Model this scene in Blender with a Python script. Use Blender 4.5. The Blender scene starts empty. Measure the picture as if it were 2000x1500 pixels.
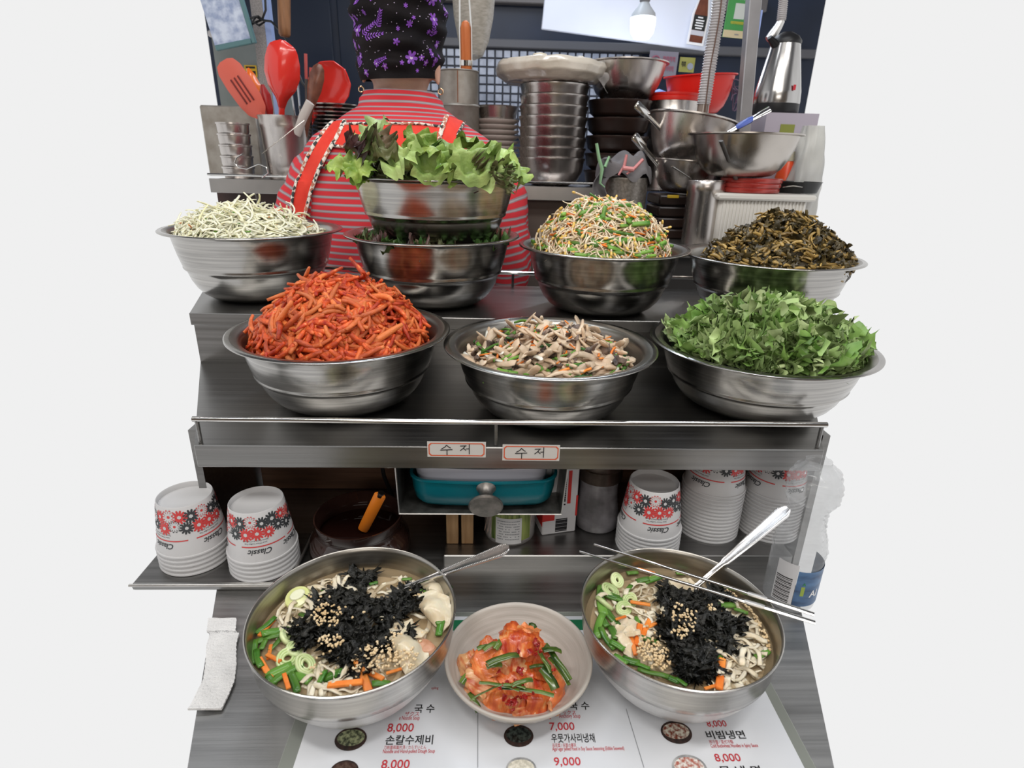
import bpy, math, random
import numpy as np
from mathutils import Matrix, Vector, noise
from math import sin, cos, pi, radians as R, sqrt, atan2, hypot

random.seed(7)
SC = bpy.context.scene
COL = SC.collection

# ------------------------------------------------------------ camera, world, lights, exposure
CAMZ = 1.40
FPX = 1135.0
_p, _r, _y = R(21.2), R(1.5), R(2.3)
_M = Matrix.Rotation(-_y, 3, 'Z')
CF = _M @ Vector((0, cos(_p), -sin(_p)))
CU0 = _M @ Vector((0, sin(_p), cos(_p)))
CR0 = _M @ Vector((1, 0, 0))
CR = CR0 * cos(_r) + CU0 * sin(_r)
CU = CU0 * cos(_r) - CR0 * sin(_r)
cam = bpy.data.cameras.new('camera')
cam.sensor_width = 36.0
cam.lens = FPX / 2000 * 36
cam.clip_start = 0.02
cam.dof.use_dof = True
cam.dof.focus_distance = 0.80
cam.dof.aperture_fstop = 9.0
co = bpy.data.objects.new('camera', cam)
COL.objects.link(co)
_m = Matrix((CR, CU, -CF)).transposed().to_4x4()
_m.translation = Vector((0, 0, CAMZ))
co.matrix_world = _m
SC.camera = co

SC.view_settings.view_transform = 'Standard'
SC.view_settings.look = 'None'
SC.view_settings.gamma = 1
SC.view_settings.use_curve_mapping = False
SC.view_settings.exposure = 0.0
world = bpy.data.worlds.new('plain_grey_surround')
SC.world = world
world.use_nodes = True
world.node_tree.nodes['Background'].inputs[0].default_value = (.871, .871, .871, 1)  # even grey surround, added as backdrop and all-round light
world.node_tree.nodes['Background'].inputs[1].default_value = 1.0


def area(name, loc, target, sx, sy, power, color):
    l = bpy.data.lights.new(name, 'AREA')
    l.shape = 'RECTANGLE'
    l.size, l.size_y, l.energy, l.color = sx, sy, power, color
    o = bpy.data.objects.new(name, l)
    COL.objects.link(o)
    o.location = loc
    o.rotation_euler = (Vector(target) - Vector(loc)).to_track_quat('-Z', 'Y').to_euler()
    return o


area('ceiling_lamp', (-.55, .10, 2.45), (-.25, .75, 1.0), 1.1, .12, 9, (1, .97, .92))
area('ceiling_lamp', (.60, .15, 2.45), (.3, .75, 1.0), 1.1, .12, 9, (1, .98, .95))
area('ceiling_lamp', (0, -.75, 2.4), (0, .5, 1.0), 1.2, .3, 6.5, (1, .95, .88))
area('low_fill_light', (-.15, -1.45, 1.75), (0, .8, .98), 1.1, .35, 6, (1, .93, .85))  # fill light added behind the camera to brighten the wood under the shelf
area('ceiling_lamp', (0, 1.05, 2.5), (0, 1.2, 1.1), 1.6, .12, 8, (.95, .97, 1))
area('ceiling_lamp', (.2, 2.2, 2.5), (.1, 2.3, 1.1), 1.6, .12, 11, (.80, .88, 1))


def P(x, y, Y=None, Z=None, X=None):
    """world point seen at a pixel, on the plane at the given depth, height or side"""
    d = CR * ((x - 1000) / FPX) + CU * ((750 - y) / FPX) + CF
    t = Y / d.y if Y is not None else ((Z - CAMZ) / d.z if Z is not None else X / d.x)
    return Vector((0, 0, CAMZ)) + d * t


# ------------------------------------------------------------ materials
def mat(name, c1, c2=None, scale=30, rough=.5, metal=0, bump=0, bscale=None, rnd=0, rnd_col=None, spec=.5, sss=0,
        coat=0, stretch=(1, 1, 1), detail=4, ramp=(.35, .65), alpha=1, trans=0, rough2=None, emit=None, ior=1.45, c3=None):
    m = bpy.data.materials.new(name)
    m.use_nodes = True
    nt = m.node_tree
    N, L = nt.nodes, nt.links
    b = N['Principled BSDF']
    b.inputs['Roughness'].default_value = rough
    b.inputs['Metallic'].default_value = metal
    b.inputs['Specular IOR Level'].default_value = spec
    b.inputs['IOR'].default_value = ior
    if coat:
        b.inputs['Coat Weight'].default_value = coat
        b.inputs['Coat Roughness'].default_value = .08
    if sss:
        b.inputs['Subsurface Weight'].default_value = sss
        b.inputs['Subsurface Radius'].default_value = (.006, .004, .002)
        b.inputs['Subsurface Scale'].default_value = 1
    if alpha < 1:
        b.inputs['Alpha'].default_value = alpha
    if trans:
        b.inputs['Transmission Weight'].default_value = trans
    if emit:
        b.inputs['Emission Color'].default_value = (*emit[0], 1)
        b.inputs['Emission Strength'].default_value = emit[1]
    out = None
    tc = mp = None

    def coords():
        nonlocal tc, mp
        if mp is None:
            tc = N.new('ShaderNodeTexCoord')
            mp = N.new('ShaderNodeMapping')
            mp.inputs['Scale'].default_value = stretch
            L.new(tc.outputs['Object'], mp.inputs['Vector'])
            if rnd or rnd_col:
                oi = N.new('ShaderNodeObjectInfo')
                vm = N.new('ShaderNodeVectorMath')
                vm.operation = 'ADD'
                mu = N.new('ShaderNodeMath')
                mu.operation = 'MULTIPLY'
                mu.inputs[1].default_value = 7.0
                L.new(oi.outputs['Random'], mu.inputs[0])
                L.new(mp.outputs['Vector'], vm.inputs[0])
                L.new(mu.outputs[0], vm.inputs[1])
                return vm
        return mp
    src = None
    if c2 is not None or bump or rough2 is not None:
        src = coords()
    if c2 is not None:
        nz = N.new('ShaderNodeTexNoise')
        nz.inputs['Scale'].default_value = scale
        nz.inputs['Detail'].default_value = detail
        L.new(src.outputs[0], nz.inputs['Vector'])
        rp = N.new('ShaderNodeValToRGB')
        rp.color_ramp.elements[0].position = ramp[0]
        rp.color_ramp.elements[1].position = ramp[1]
        rp.color_ramp.elements[0].color = (*c1, 1)
        rp.color_ramp.elements[1].color = (*c2, 1)
        if c3 is not None:
            e = rp.color_ramp.elements.new(min(.99, ramp[1] + .08))
            e.color = (*c3, 1)
        L.new(nz.outputs['Fac'], rp.inputs['Fac'])
        out = rp.outputs['Color']
        if rough2 is not None:
            mr = N.new('ShaderNodeMapRange')
            mr.inputs['To Min'].default_value = rough
            mr.inputs['To Max'].default_value = rough2
            L.new(nz.outputs['Fac'], mr.inputs['Value'])
            L.new(mr.outputs[0], b.inputs['Roughness'])
    if rnd or rnd_col:
        oi = N.new('ShaderNodeObjectInfo')
        if rnd_col:
            mx = N.new('ShaderNodeMix')
            mx.data_type = 'RGBA'
            mx.inputs['B'].default_value = (*rnd_col, 1)
            if out is None:
                mx.inputs['A'].default_value = (*c1, 1)
            else:
                L.new(out, mx.inputs['A'])
            pw = N.new('ShaderNodeMath')
            pw.operation = 'POWER'
            pw.inputs[1].default_value = 1.5
            L.new(oi.outputs['Random'], pw.inputs[0])
            L.new(pw.outputs[0], mx.inputs['Factor'])
            out = mx.outputs['Result']
        if rnd:
            hs = N.new('ShaderNodeHueSaturation')
            if out is None:
                hs.inputs['Color'].default_value = (*c1, 1)
            else:
                L.new(out, hs.inputs['Color'])
            m1 = N.new('ShaderNodeMapRange')
            m1.inputs['To Min'].default_value = 1 - rnd
            m1.inputs['To Max'].default_value = 1 + rnd
            wn = N.new('ShaderNodeTexWhiteNoise')
            wn.noise_dimensions = '1D'
            L.new(oi.outputs['Random'], wn.inputs['W'])
            L.new(wn.outputs['Value'], m1.inputs['Value'])
            L.new(m1.outputs[0], hs.inputs['Value'])
            out = hs.outputs['Color']
    if out is None:
        b.inputs['Base Color'].default_value = (*c1, 1)
    else:
        L.new(out, b.inputs['Base Color'])
    if bump:
        nb = N.new('ShaderNodeTexNoise')
        nb.inputs['Scale'].default_value = bscale or scale * 3
        nb.inputs['Detail'].default_value = 5
        L.new(src.outputs[0], nb.inputs['Vector'])
        bp = N.new('ShaderNodeBump')
        bp.inputs['Strength'].default_value = bump
        bp.inputs['Distance'].default_value = .002
        L.new(nb.outputs['Fac'], bp.inputs['Height'])
        L.new(bp.outputs[0], b.inputs['Normal'])
    return m


def col(h):
    """sRGB hex to linear"""
    h = h.lstrip('#')
    return tuple(((int(h[i:i + 2], 16) / 255 + .055) / 1.055) ** 2.4 if int(h[i:i + 2], 16) > 10 else int(h[i:i + 2], 16) / 255 / 12.92 for i in (0, 2, 4))


# ------------------------------------------------------------ geometry
class G:
    def __init__(s):
        s.v, s.f, s.m, s.uv = [], [], [], None

    def add(s, vs, fs, mi=0):
        n = len(s.v)
        s.v += [tuple(v) for v in vs]
        s.f += [tuple(i + n for i in f) for f in fs]
        s.m += [mi] * len(fs)
        return s

    def merge(s, g, M=None, mi=None):
        vs = [M @ Vector(v) for v in g.v] if M is not None else g.v
        n = len(s.v)
        s.v += [tuple(v) for v in vs]
        s.f += [tuple(i + n for i in f) for f in g.f]
        s.m += g.m if mi is None else [mi] * len(g.f)
        return s

    def xf(s, M):
        s.v = [tuple(M @ Vector(v)) for v in s.v]
        return s

    def box(s, x0, x1, y0, y1, z0, z1, mi=0, b=0):
        """box with optional bevelled vertical and top edges"""
        if b <= 0:
            vs = [(x, y, z) for z in (z0, z1) for y in (y0, y1) for x in (x0, x1)]
            return s.add(vs, [(0, 2, 3, 1), (4, 5, 7, 6), (0, 1, 5, 4), (2, 6, 7, 3), (0, 4, 6, 2), (1, 3, 7, 5)], mi)
        b = min(b, (x1 - x0) / 2.01, (y1 - y0) / 2.01, (z1 - z0) / 2.01)

        def ring(ins, z):
            i = ins
            c = b
            X0, X1, Y0, Y1 = x0 + i, x1 - i, y0 + i, y1 - i
            c = b - i
            return [(X0 + c, Y0, z), (X1 - c, Y0, z), (X1, Y0 + c, z), (X1, Y1 - c, z), (X1 - c, Y1, z), (X0 + c, Y1, z), (X0, Y1 - c, z), (X0, Y0 + c, z)]
        k = b * .999
        vs = ring(k, z0) + ring(0, z0 + b) + ring(0, z1 - b) + ring(k, z1)
        fs = [tuple(range(7, -1, -1)), tuple(range(24, 32))]
        for r in range(3):
            for i in range(8):
                j = (i + 1) % 8
                fs.append((r * 8 + i, r * 8 + j, r * 8 + 8 + j, r * 8 + 8 + i))
        return s.add(vs, fs, mi)

    def lathe(s, prof, n=48, c=(0, 0, 0), mi=0, sx=1, sy=1, a0=0, a1=2 * pi):
        full = abs(a1 - a0 - 2 * pi) < 1e-6
        k = n if full else n + 1
        vs, rows = [], []
        for r, z in prof:
            if r < 1e-7:
                rows.append([len(vs)] * k)
                vs.append((c[0], c[1], c[2] + z))
            else:
                rows.append(list(range(len(vs), len(vs) + k)))
                for i in range(k):
                    a = a0 + (a1 - a0) * i / n
                    vs.append((c[0] + r * cos(a) * sx, c[1] + r * sin(a) * sy, c[2] + z))
        fs = []
        for A, B in zip(rows, rows[1:]):
            for i in range(n):
                j = (i + 1) % k
                q = [A[i], A[j], B[j], B[i]]
                q = [x for t, x in enumerate(q) if x != q[t - 1]]
                if len(q) >= 3:
                    fs.append(tuple(q))
        return s.add(vs, fs, mi)

    def tube(s, pts, r, n=8, mi=0, flat=1.0, caps=True, up=None, close=False):
        pts = [Vector(p) for p in pts]
        k = len(pts)
        rs = r if isinstance(r, (list, tuple)) else [r] * k
        fl = flat if isinstance(flat, (list, tuple)) else [flat] * k
        T = []
        for i in range(k):
            if close:
                t = pts[(i + 1) % k] - pts[i - 1]
            else:
                t = pts[min(i + 1, k - 1)] - pts[max(i - 1, 0)]
            if t.length < 1e-9:
                t = Vector((0, 0, 1))
            T.append(t.normalized())
        u = Vector(up) if up else (Vector((0, 0, 1)) if abs(T[0].z) < .9 else Vector((1, 0, 0)))
        vs = []
        for i in range(k):
            u = (u - T[i] * u.dot(T[i]))
            if u.length < 1e-6:
                u = T[i].orthogonal()
            u.normalize()
            w = T[i].cross(u)
            for j in range(n):
                a = 2 * pi * j / n
                vs.append(pts[i] + w * (cos(a) * rs[i]) + u * (sin(a) * rs[i] * fl[i]))
        fs = []
        for i in range(k if close else k - 1):
            for j in range(n):
                q = (j + 1) % n
                i2 = (i + 1) % k
                fs.append((i * n + j, i * n + q, i2 * n + q, i2 * n + j))
        if caps and not close:
            fs.append(tuple(range(n - 1, -1, -1)))
            fs.append(tuple((k - 1) * n + j for j in range(n)))
        return s.add(vs, fs, mi)

    def grid(s, fn, nu, nv, mi=0, cu=False):
        vs = [fn(i / nu, j / nv) for j in range(nv + 1) for i in range(nu + (0 if cu else 1))]
        w = nu if cu else nu + 1
        fs = []
        for j in range(nv):
            for i in range(nu):
                i2 = (i + 1) % w
                fs.append((j * w + i, j * w + i2, (j + 1) * w + i2, (j + 1) * w + i))
        return s.add(vs, fs, mi)

    def prism(s, poly, z0, z1, mi=0):
        n = len(poly)
        vs = [(x, y, z0) for x, y in poly] + [(x, y, z1) for x, y in poly]
        fs = [tuple(range(n - 1, -1, -1)), tuple(range(n, 2 * n))] + [(i, (i + 1) % n, n + (i + 1) % n, n + i) for i in range(n)]
        return s.add(vs, fs, mi)

    def shell(s, t):
        """give an open sheet thickness t"""
        me = bpy.data.meshes.new('t')
        me.from_pydata(s.v, [], s.f)
        me.update()
        nn = [Vector(x.vector) for x in me.vertex_normals]
        from collections import Counter
        n = len(s.v)
        ed = Counter()
        dirs = {}
        for f in s.f:
            for a, b in zip(f, f[1:] + f[:1]):
                ed[(min(a, b), max(a, b))] += 1
                dirs[(min(a, b), max(a, b))] = (a, b)
        v2 = [tuple(Vector(v) - nn[i] * t) for i, v in enumerate(s.v)]
        fs = [tuple(i + n for i in reversed(f)) for f in s.f]
        ms = list(s.m)
        for e, c in ed.items():
            if c == 1:
                a, b = dirs[e]
                fs.append((b, a, a + n, b + n))
                ms.append(s.m[0])
        s.v += v2
        s.f += fs
        s.m += ms
        bpy.data.meshes.remove(me)
        return s


def mesh_of(g, name, mats, smooth=True, angle=40):
    me = bpy.data.meshes.new(name)
    me.from_pydata(g.v, [], g.f)
    if not isinstance(mats, (list, tuple)):
        mats = [mats]
    for m in mats:
        me.materials.append(m)
    if len(mats) > 1:
        me.polygons.foreach_set('material_index', g.m)
    if smooth:
        me.shade_smooth()
        if angle:
            me.set_sharp_from_angle(angle=R(angle))
    me.update()
    return me


def put(name, me, parent=None, loc=(0, 0, 0), rot=(0, 0, 0), scale=None):
    o = bpy.data.objects.new(name, me)
    COL.objects.link(o)
    if parent:
        o.parent = parent
    o.location = loc
    o.rotation_euler = rot
    if scale:
        o.scale = scale if isinstance(scale, (tuple, list)) else (scale,) * 3
    return o


def obj(name, g, mats, parent=None, loc=(0, 0, 0), rot=(0, 0, 0), smooth=True, angle=40):
    return put(name, mesh_of(g, name, mats, smooth, angle), parent, loc, rot)


def tag(o, label=None, cat=None, group=None, kind=None):
    if label:
        o['label'] = label
    if cat:
        o['category'] = cat
    if group:
        o['group'] = group
    if kind:
        o['kind'] = kind
    return o


def thing(name, label, cat, loc=(0, 0, 0), rot=(0, 0, 0), group=None):
    o = bpy.data.objects.new(name, None)
    o.empty_display_size = .02
    COL.objects.link(o)
    o.location = loc
    o.rotation_euler = rot
    return tag(o, label, cat, group)


def struct(name, g, mats, label=None, smooth=False):
    o = obj(name, g, mats, smooth=smooth)
    o['kind'] = 'structure'
    if label:
        o['label'] = label
    return o


def children(o):
    return CH.get(o.name, [])


def copy_tree(o, parent=None, loc=None, rot=None):
    c = o.copy()
    COL.objects.link(c)
    if parent:
        c.parent = parent
    if loc is not None:
        c.location = loc
    if rot is not None:
        c.rotation_euler = rot
    for ch in [x for x in bpy.data.objects if x.parent == o]:
        copy_tree(ch, c)
    return c


def frame(d, up=(0, 0, 1)):
    """rotation taking local Y to direction d and local Z near up"""
    y = Vector(d).normalized()
    z = Vector(up)
    z = z - y * z.dot(y)
    if z.length < 1e-5:
        z = y.orthogonal()
    z.normalize()
    x = y.cross(z)
    return Matrix((x, y, z)).transposed()


FONT = None


def text_geo(s, size, mat_, extrude=0.0, shear=0, bold=0, space=1.0):
    """text as a flat mesh, origin at left baseline; returns (verts, faces)"""
    c = bpy.data.curves.new('t', 'FONT')
    c.body = s
    c.size = size
    c.shear = shear
    c.offset = bold
    c.space_character = space
    c.resolution_u = 3
    o = bpy.data.objects.new('t', c)
    COL.objects.link(o)
    dg = bpy.context.evaluated_depsgraph_get()
    dg.update()
    me = bpy.data.meshes.new_from_object(o.evaluated_get(dg))
    vs = [tuple(v.co) for v in me.vertices]
    fs = [tuple(p.vertices) for p in me.polygons]
    bpy.data.objects.remove(o)
    bpy.data.curves.remove(c)
    bpy.data.meshes.remove(me)
    return vs, fs


def text_g(s, size, **k):
    vs, fs = text_geo(s, size, None, **k)
    g = G()
    g.add(vs, fs)
    if vs:
        g.w = max(v[0] for v in vs)
    else:
        g.w = 0
    return g


# material library
STEEL = mat('brushed_steel', (.36, .35, .335), (.50, .485, .46), scale=6, rough=.17, metal=1, bump=.03, bscale=40, stretch=(1, 1, 60), rough2=.27)
STEEL_IN = mat('steel_inside', (.34, .325, .30), (.44, .42, .385), scale=8, rough=.26, metal=1, rough2=.38, bump=.04, bscale=60, stretch=(1, 1, 40))
STEEL_SATIN = mat('satin_steel', (.60, .59, .58), (.78, .77, .75), scale=14, rough=.34, metal=1, bump=.15, bscale=220, rough2=.5)
STEEL_SHEET = mat('steel_sheet', (.27, .268, .262), (.33, .325, .32), scale=3, rough=.26, metal=1, bump=.05, bscale=8, stretch=(.8, 60, 60), rough2=.42)
STEEL_TOP = mat('steel_counter', (.38, .38, .375), (.46, .46, .455), scale=2.5, rough=.32, metal=1, bump=.06, bscale=8, stretch=(1.5, 60, 8), rough2=.48)
STEEL_FAR = mat('dull_steel', (.46, .43, .41), (.66, .62, .59), scale=9, rough=.2, metal=1, rough2=.36, stretch=(3, 3, 1))
STEEL_DARK = mat('dark_steel', (.10, .095, .09), (.2, .19, .18), scale=12, rough=.35, metal=.9, rough2=.55)
CHROME = mat('polished_steel', (.72, .71, .69), rough=.14, metal=1)
BLACK = mat('black_plastic', (.012, .012, .013), rough=.4)
WHITE = mat('white_plastic', (.78, .78, .80), rough=.35)
INK = mat('black_ink', (.01, .01, .012), rough=.6)
REDINK = mat('red_ink', (.52, .03, .045), rough=.5)
# ------------------------------------------------------------ the setting
SHELF2, SHELF3, LEDGE, TOP = 1.06, 1.148, .887, .870
WALLB = mat('navy_wall_paint', (.006, .012, .028), (.012, .022, .05), scale=3, rough=.45)
CEIL = mat('light_block_grey', (.10, .10, .11), rough=.8)
FLOORM = mat('wet_concrete', (.06, .055, .05), (.11, .10, .09), scale=6, rough=.5)
WOOD = mat('dark_varnished_wood', (.11, .055, .032), (.24, .13, .078), scale=3, rough=.5, stretch=(1.5, 6, 26), bump=.1, bscale=20)
PINE = mat('pine_strip', (.30, .17, .075), (.42, .26, .13), scale=8, rough=.55, stretch=(18, 18, 1.2))

struct('floor', G().box(-.68, .72, .2, 2.9, -.02, 0), FLOORM)
struct('ceiling_light_block', G().box(-2.2, 2.4, -1.6, 3.2, 2.62, 2.7), CEIL)  # unseen slab added overhead to block the bright grey world
OPP = mat('light_block_brown', (.10, .075, .06), (.26, .20, .15), scale=2.2, rough=.7)
struct('wall_light_block', G().box(-2.2, 2.4, -1.66, -1.6, .0, 2.62), OPP)  # unseen dark wall, added to keep the grey world out of bowl reflections
a, b = P(437, 0, Y=3.0), P(437, 330, Y=3.0)
c, d = P(1562, 0, Y=3.0), P(1562, 330, Y=3.0)
struct('wall_back', G().box(-1.27, 1.48, 3.0, 3.05, 0, 2.62), WALLB)
# recessed wall panels and beams of the back wall
g = G()
for x0, x1 in ((-1.25, -.72), (-.69, -.42)):
    g.box(x0, x1, 2.985, 3.0, 1.3, 2.3, b=.004)
struct('trim_1', g, mat('navy_panel', (.007, .014, .032), rough=.3))
struct('trim_2', G().box(-.62, 1.46, 2.96, 3.0, 1.86, 1.895, b=.004), mat('grey_beam', (.10, .10, .11), rough=.5))
struct('trim_3', G().box(-.40, -.375, 2.96, 3.0, 1.2, 2.3, b=.003), mat('grey_jamb', (.09, .09, .10), rough=.5))
struct('trim_4', G().box(-.60, 1.2, 2.95, 3.0, 2.03, 2.09, b=.004), mat('grey_beam_b', (.13, .12, .12), rough=.5))

# grid window with lit frosted panes
win = G()
x0, x1, z0, z1 = -.36, .66, 1.5, 1.855
win.box(x0, x1, 2.97, 2.98, z0, z1)
wo = obj('window_1', G().box(x0 - .012, x1 + .012, 2.984, 2.998, z0 - .012, z1 + .012), mat('window_backing', (.03, .035, .05), rough=.5), smooth=False)
wo['kind'] = 'structure'
PANE = mat('frosted_pane', (.20, .22, .27), (.34, .37, .44), scale=20, rough=.25, rnd=.25, emit=((.45, .52, .7), .10))
nx, nz = 28, 10
pw, ph = (x1 - x0) / nx, (z1 - z0) / nz
pm = mesh_of(G().box(0, pw * .80, 0, .008, 0, ph * .80, b=.002), 'pane', PANE, smooth=False)
for i in range(nx):
    for j in range(nz):
        put('pane', pm, wo, (x0 + i * pw + pw * .1, 2.974, z0 + j * ph + ph * .1))

# front service counter
cx = G()
poly = [(-.26, .335), (.315, .33), (.43, .66), (.43, .95), (-.365, .95), (-.365, .66)]
cx.prism(poly, .830, TOP)
cnt = thing('service_counter', 'stainless steel service counter with a raised back ledge and lower shelf body', 'counter')
obj('counter_top', cx, STEEL_TOP, cnt, smooth=False)
obj('back_ledge', G().box(-.062, .43, .664, .95, TOP - .01, LEDGE, b=.0015), STEEL_SHEET, cnt, smooth=False)
obj('base_cabinet', G().prism([(-.24, .345), (.295, .34), (.42, .66), (.42, .94), (-.355, .94), (-.355, .66)], 0, .830), STEEL_SHEET, cnt, smooth=False)
# plank back panel under the food shelf
pk = thing('plank_panel', 'dark brown wooden plank panel behind the paper cups under the shelf', 'panel')
zz = TOP
for i, h in enumerate((.062, .058, .058)):
    t_ = obj('plank', G().box(-.38, .45, .862 + .002 * (i % 2), .875, zz + .0008, zz + h, b=.0012), WOOD, pk)
    zz += h
for i, x in enumerate((-.050, -.029)):
    s = thing('pine_post', ['pale pine post left of its twin below the cutlery drawer', 'pale pine post right of its twin below the cutlery drawer'][i], 'post', (x - .001, .700, LEDGE), group=None)
    obj('post_body', G().box(-.0085, .0085, -.01, .01, 0, SHELF2 - .013 - LEDGE, b=.001), PINE, s)

# two-step stainless food shelf
sh = thing('food_shelf', 'two-step stainless steel shelf holding the rows of big bowls', 'shelf')
g = G()
g.prism([(-.365, .655), (.43, .655), (.57, .965), (-.50, .965)], SHELF2 - .0015, SHELF2)
obj('lower_step', g, STEEL_SHEET, sh, smooth=False)
g = G().box(-.365, .43, .652, .6555, SHELF2 - .030, SHELF2 + .001, b=.0012)
obj('front_fascia', g, STEEL_SHEET, sh)
obj('riser', G().box(-.50, .57, .965, .969, SHELF2, SHELF3 - .004), STEEL_SHEET, sh, smooth=False)
g = G().prism([(-.50, .958), (.57, .948), (.66, 1.215), (-.59, 1.235)], SHELF3 - .004, SHELF3)
obj('upper_step', g, STEEL_SHEET, sh, smooth=False)
g = G().box(-.50, .57, -.003, 0, SHELF3 - .020, SHELF3 + .0008, b=.001)
obj('upper_lip', g, STEEL_SHEET, sh, loc=(0, .953, 0), rot=(0, 0, -.0093))
obj('shade_panel', G().box(-.395, -.385, .70, .95, 0, SHELF2 - .002), STEEL_SHEET, sh, smooth=False)  # end panels added to cut side light and darken the space under the shelf
obj('shade_panel', G().box(.455, .465, .70, .95, 0, SHELF2 - .002), STEEL_SHEET, sh, smooth=False)
obj('underside_panel', G().box(-.36, .425, .66, .86, SHELF2 - .012, SHELF2 - .008), WOOD, sh, smooth=False)
# front guard rail over the lower step
rl = thing('guard_rail', 'thin polished rail in front of the lower row of bowls', 'rail')
zr = 1.078
a, b = P(437, 821, Y=.66), P(1562, 829, Y=.66)
obj('rail_bar', G().tube([(-.365, .662, a.z + .0005), (.0, .660, (a.z + b.z) / 2), (.43, .660, b.z)], .0036, 10), CHROME, rl)
for x in (-.36, .008, .425):
    obj('rail_post', G().tube([(x, .661, a.z - .002), (x, .661, SHELF2 + .0005)], .0027, 8), STEEL_SHEET, rl)
rl2 = thing('rear_guard_rail', 'thin steel rail behind the upper row of bowls', 'rail')
a, b = P(639, 523, Y=1.222), P(1342, 543, Y=1.222)
obj('rail_bar', G().tube([(-.56, 1.222, a.z - .004), (a.x, 1.222, a.z), (b.x, 1.222, b.z), (.64, 1.222, b.z)], .0038, 8), CHROME, rl2)
for x in (-.50, .045, .60):
    obj('rail_post', G().tube([(x, 1.222, b.z), (x, 1.222, SHELF3)], .0028, 8), STEEL_SHEET, rl2)
obj('hook', G().tube([(-.30, 1.242, a.z - .006), (-.27, 1.244, a.z - .012), (-.25, 1.246, a.z - .03), (-.24, 1.246, SHELF3 + .0)], .004, 8), CHROME, rl2)

# ------------------------------------------------------------ mixing bowls
BP = [(0, .0), (.40, .0), (.47, .008), (.55, .04), (.63, .11), (.69, .2), (.735, .31), (.76, .41), (.772, .45), (.795, .465), (.803, .485), (.798, .505), (.806, .53), (.835, .66), (.862, .82), (.878, .93),
      (.892, .957), (.93, .968), (.97, .975), (.988, .968), (1.0, .978), (1.0, .99), (.988, 1.0), (.95, .998), (.905, .982), (.878, .955), (.862, .9), (.842, .78), (.815, .64), (.790, .52), (.785, .48), (.755, .45), (.74, .38), (.71, .28), (.66, .17), (.59, .08), (.5, .045), (.4, .035), (0, .035)]


def mixing_bowl(x, y, zr, rad, zb, label, tilt=(0, 0, 0), name='mixing_bowl', mats=None, n=96, prof=BP, group='steel mixing bowls of vegetables'):
    H = zr - zb
    g = G()
    half = 24
    g.lathe([(r * rad, z * H) for r, z in prof[:half]], n, mi=0)
    g.lathe([(r * rad, z * H) for r, z in prof[half - 1:]], n, mi=1)
    o = obj(name, g, mats or [STEEL, STEEL_IN], loc=(x, y, zb), rot=tilt, angle=60)
    tag(o, label, 'bowl', group)
    return o


BOWLS = dict(
    radish=(-.2145, .8151, 1.167, .155, SHELF2), mushroom=(.0835, .7817, 1.160, .149, SHELF2), greens=(.398, .812, 1.158, .160, SHELF2),
    sprout=(.198, 1.0417, 1.261, .15, SHELF3), lett=(-.106, 1.0723, 1.2724, .155, SHELF3), lettup=(-.0997, 1.0784, 1.3674, .155, 1.250),
    cab=(-.432, 1.10, 1.272, .155, SHELF3), pick=(.487, 1.02, 1.254, .152, SHELF3))
LAB = dict(radish='big steel bowl heaped with red seasoned radish strips', mushroom='big steel bowl of mixed mushroom salad in the middle of the lower row',
           greens='big steel bowl heaped with chopped fresh green leaves', sprout='big steel bowl heaped with bean sprouts and green onion',
           lett='lower steel bowl with another bowl of lettuce stacked on it', lettup='upper steel bowl of torn lettuce stacked on another bowl',
           cab='steel bowl of shredded white cabbage at the left end of the upper row', pick='steel bowl of dark pickled leaves at the right end of the upper row')
for k, v in BOWLS.items():
    mixing_bowl(*v, LAB[k])
# ------------------------------------------------------------ food pieces
RNG = random.Random(11)
U = RNG.uniform


def rcurve(L, n, bend, zb=.15, rng=RNG):
    """random planar-ish curve of length L, centred"""
    a, k, dk = 0, rng.choice((-1, 1)) * rng.uniform(.4, 1) * bend, rng.uniform(-bend, bend)
    p = Vector((0, 0, 0))
    pts = [p.copy()]
    zz = rng.uniform(-zb, zb)
    for i in range(n - 1):
        t = i / (n - 1)
        a += (k + dk * (2 * t - 1)) / (n - 1)
        p = p + Vector((cos(a), sin(a), zz * sin(pi * t * 2))) * (L / (n - 1))
        pts.append(p.copy())
    c = sum(pts, Vector()) / n
    pts = [q - c for q in pts]
    d = pts[-1] - pts[0]
    m = Matrix.Rotation(-atan2(d.y, d.x), 3, 'Z')
    return [m @ q for q in pts]


def strip(L, r, bend=1.5, n=9, seg=6, flat=1.0, taper=.55, wob=.15, zb=.2):
    pts = rcurve(L, n, bend, zb)
    rs = [r * (1 - (1 - taper) * abs(2 * i / (n - 1) - 1) ** 3) * (1 + U(-wob, wob)) for i in range(n)]
    return G().tube(pts, rs, seg, flat=flat)


def leaf(L, W, lob=.25, lf=26, ruf=.25, fold=.25, curl=.5, nu=6, nv=13, mi=0, noisy=.1, tipw=.7, tipp=.6):
    ph, ph2, s = U(0, 6), U(0, 6), U(0, 90)
    sk = U(-.3, .3)

    def fn(a, v):
        u = a * 2 - 1
        w = W * .5 * (sin(pi * min(1, max(0, v * .96 + .03)) ** tipw) ** tipp)
        e = abs(u) ** 2
        w *= 1 + e * lob * (sin(v * lf + ph) + .5 * sin(v * lf * 2.3 + ph2))
        x = u * w + sk * W * (v - .5) ** 2
        z = fold * abs(u) * W * .5 + ruf * W * e * sin(v * lf * .55 + ph + u) * .6 + curl * L * (v - .5) ** 2
        z += noisy * W * noise.noise(Vector((x * 60 + s, v * 4, s)))
        return (x, L * (v - .5) + e * lob * W * .12 * cos(v * lf + ph), z)
    return G().grid(fn, nu, nv, mi)


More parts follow.
